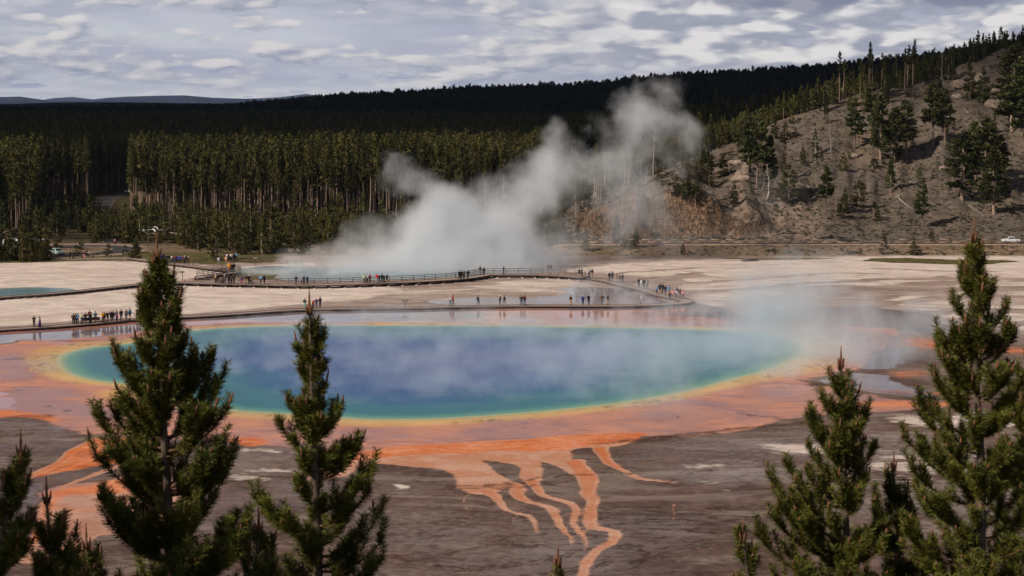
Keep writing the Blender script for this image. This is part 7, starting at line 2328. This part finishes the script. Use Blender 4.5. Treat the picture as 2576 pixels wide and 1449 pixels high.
WHITE_P = simple('white_paint', (.78, .78, .78), .3, var=.03, spec=.5, coat=.3)
MINT_P = simple('pale_green_paint', (.40, .52, .47), .3, var=.05, spec=.5, coat=.3)
SAGE_P = simple('sage_paint', (.42, .48, .43), .35, var=.05, spec=.5)
YEL_P = simple('yellow_paint', (.80, .42, .03), .4, var=.05, spec=.5)
p = ((2543 - 1288) / 4790 * 480, 480.0)
o = car('white pickup truck driving left on the road below the bare hill', 'pickup truck', 'pickup_truck', (p[0], p[1], TZ(*p) + .045), pi, WHITE_P, 'pickup'); o.scale = (.82, .85, .92)
q = G(394, 585); car('white SUV parked with its rear to the viewer in the upper car park', 'car', 'parked_car', (q[0], q[1], .07), 1.0 + pi / 2 - .35, WHITE_P, 'suv')
q = G(368, 585); car('sage green sedan parked left of the white SUV', 'car', 'parked_car', (q[0], q[1], .07), -.6, SAGE_P, 'sedan')
q = G(161, 524); car('white car standing among the dark trees left of the forest road', 'car', 'parked_car', (q[0], q[1], .05), -.75, WHITE_P, 'suv')
q = G(324, 488); car('white car leaving on the forest road at the corner of the sunlit wood', 'car', 'car', (q[0], q[1], TZ(q[0], q[1]) + .06), 2.2, WHITE_P, 'suv')
q = G(141, 642.5); car('pale green pickup with a dark front on the loop road behind the thicket', 'pickup truck', 'pickup_truck', (q[0], q[1], .06), -.8, MINT_P, 'pickup')


def bus(label, name, loc, rz, paint, L=12.0, hood=False):
    r = thing(name, label, 'bus', tuple(loc), rz); W2 = 1.27; H = 3.45 if not hood else 2.9
    sc_ = lambda hw, z0, z1: sec(hw, z0, z1, .90, .14)
    loft([(-L / 2, sc_(W2 * .96, .5, H - .12)), (-L / 2 + .25, sc_(W2, .35, H)), (L / 2 - .9, sc_(W2, .35, H)), (L / 2 - .25, sc_(W2 * .99, .35, H - .12)), (L / 2, sc_(W2 * .93, .42, H * .72))]).build('body', paint, r)
    for s in (-1, 1):
        MB().box((-.35, s * (W2 + .004), H * .66), (L - 1.5, .03, H * .27), bev=.01).build('window_band', M_GLASS, r)
        for x in np.arange(-L / 2 + 2, L / 2 - 1.5, 1.6):
            MB().box((x, s * (W2 + .022), H * .66), (.06, .02, H * .27)).build('window_pillar', M_DARK, r)
        MB().box((L / 2 - .12, s * .85, .75), (.2, .35, .2), bev=.03).build('headlight', M_LAMP, r)
        MB().box((L / 2 + .02, s * 1.28, H * .76), (.3, .12, .5), bev=.03).build('mirror', M_DARK, r)
        for x in (-L / 2 + 2.9, L / 2 - 2.6): wheel(r, x, s * 1.12, .5)
    m = MB(); x0, x1 = L / 2 - .20, L / 2 + .03
    m.add([(x1, -1.1, H * .36), (x1, 1.1, H * .36), (x0 + .1, 1.08, H * .93), (x0 + .1, -1.08, H * .93), (x1 - .3, -1.1, H * .36), (x1 - .3, 1.1, H * .36), (x0 - .2, 1.08, H * .93), (x0 - .2, -1.08, H * .93)],
          [(0, 1, 2, 3), (7, 6, 5, 4), (0, 4, 5, 1), (1, 5, 6, 2), (2, 6, 7, 3), (3, 7, 4, 0)]).build('windscreen', M_GLASS, r)
    MB().box((-.5, -W2 - .004, .95), (L * .5, .02, .5), bev=.005).build('luggage_door', paint, r)
    MB().box((L / 2 - 1.3, -W2 - .006, 1.45), (.9, .03, 2.0), bev=.01).build('door', M_GLASS, r)
    return r


q = G(66, 634); bus('long white coach with dark windows standing behind the low pines by the hut', 'coach_bus', (q[0], q[1], .06), -.28, WHITE_P, 11.6)
q = G(-14, 632); bus('yellow bus cut by the left picture edge behind the white coach', 'yellow_bus', (q[0], q[1] + 1.0, .06), .2, YEL_P, 8.0, True)
# hut
M_HUT = simple('hut_boards', lin(92, 74, 62), .9, var=.25, scale=2, spec=.15); M_HROOF = simple('hut_roof', lin(140, 124, 118), .8, var=.15, scale=2)
q = G(26, 609); h_ = thing('toilet_hut', 'small brown hut with a sloping roof behind the coach', 'hut', tuple(q), -.35)
m = MB(); m.add([(-1.3, -1.4, 0), (1.5, -1.4, 0), (1.5, 1.4, 0), (-1.3, 1.4, 0), (-1.3, -1.4, 2.3), (1.5, -1.4, 3.3), (1.5, 1.4, 3.3), (-1.3, 1.4, 2.3)], [(0, 3, 2, 1), (4, 5, 6, 7), (0, 1, 5, 4), (1, 2, 6, 5), (2, 3, 7, 6), (3, 0, 4, 7)]).build('wall', M_HUT, h_)
m = MB(); m.add([(-1.75, -1.8, 2.18), (1.9, -1.8, 3.48), (1.9, 1.8, 3.48), (-1.75, 1.8, 2.18), (-1.75, -1.8, 2.32), (1.9, -1.8, 3.62), (1.9, 1.8, 3.62), (-1.75, 1.8, 2.32)], [(0, 3, 2, 1), (4, 5, 6, 7), (0, 1, 5, 4), (1, 2, 6, 5), (2, 3, 7, 6), (3, 0, 4, 7)]).build('roof', M_HROOF, h_)
MB().box((.5, -1.42, 1.05), (.9, .04, 2.05), bev=.01).build('door', M_BEAM, h_)


# ------------------------------------------------------------------ the cloud whose shadow lies on the forest and the ridge
def shadow_cloud():
    nx, ny = 500, 90
    h = 900.0
    offx = SUNV.x / SUNV.z * h; offy = SUNV.y / SUNV.z * h
    # region on the ground
    X0, X1, Y0, Y1 = -3600.0, 3600.0, 725.0, 6500.0
    gx, gy = np.meshgrid(np.linspace(-1, 1, nx), np.linspace(0, 1, ny))
    x = gx * (X1 - X0) / 2; y = Y0 + gy ** 1.6 * (Y1 - Y0)
    yedge = (420 * (fbm(x, x * 0, 3, .004) - .5) + 160 * (fbm(x, x * 0 + 9, 4, .03) - .5)) * np.exp(-(y - Y0) / 400)
    y = y + yedge + 0.02 * x * (x > 0) * 0
    edge = np.minimum(np.minimum(1 - np.abs(gx), gy * 1.2 + 0.0), 1 - gy)
    th = np.clip(edge * 6, 0, 1) ** .5
    zb = h - 12 * th * fbm(x, y, 3, .004); zt = h + 160 * th * (0.5 + fbm(x, y, 5, .003))
    V = np.concatenate([np.column_stack([(x + offx).ravel(), (y + offy).ravel(), zb.ravel()]), np.column_stack([(x + offx).ravel(), (y + offy).ravel(), (zt + .5).ravel()])])
    idx = np.arange(nx * ny).reshape(ny, nx)
    q = np.stack([idx[:-1, :-1], idx[1:, :-1], idx[1:, 1:], idx[:-1, 1:]], -1).reshape(-1, 4)
    q2 = q[:, ::-1] + nx * ny
    rim = np.concatenate([idx[0, :], idx[1:, -1], idx[-1, -2::-1], idx[-2:0:-1, 0]])
    a = rim; b_ = np.roll(rim, -1)
    q3 = np.stack([a, b_, b_ + nx * ny, a + nx * ny], 1)
    m, nt, b = bsdf_mat('cloud'); b.inputs['Base Color'].default_value = (.85, .86, .88, 1); b.inputs['Roughness'].default_value = 1; b.inputs['Specular IOR Level'].default_value = 0
    n = nt.noise(nt.node('ShaderNodeNewGeometry').outputs['Position'], .004, 6); nt.link(nt.mix(n, (.8, .81, .84), (.9, .9, .91)), b.inputs['Base Color'])
    thin = np.clip(edge.ravel() / .10, 0, 1)
    ta = nt.attr('thin'); tr = nt.node('ShaderNodeBsdfTransparent'); mx = nt.node('ShaderNodeMixShader'); om_ = nt.n['Material Output']
    wn = nt.noise(nt.node('ShaderNodeNewGeometry').outputs['Position'], .012, 6, .65)
    nt.link(nt.ss(nt.math('ADD', ta, nt.math('MULTIPLY', nt.math('SUBTRACT', wn, .5), .9)), 0.05, 0.9), mx.inputs[0]); nt.link(tr.outputs[0], mx.inputs[1]); nt.link(b.outputs[0], mx.inputs[2]); nt.link(mx.outputs[0], om_.inputs[0])
    me = mesh_from('cloud', V, quad=np.concatenate([q, q2, q3]), mats=[m], smooth=True, attrs={'thin': np.concatenate([thin, thin])})
    return tag(link('cloud', me), kind='structure')


shadow_cloud()
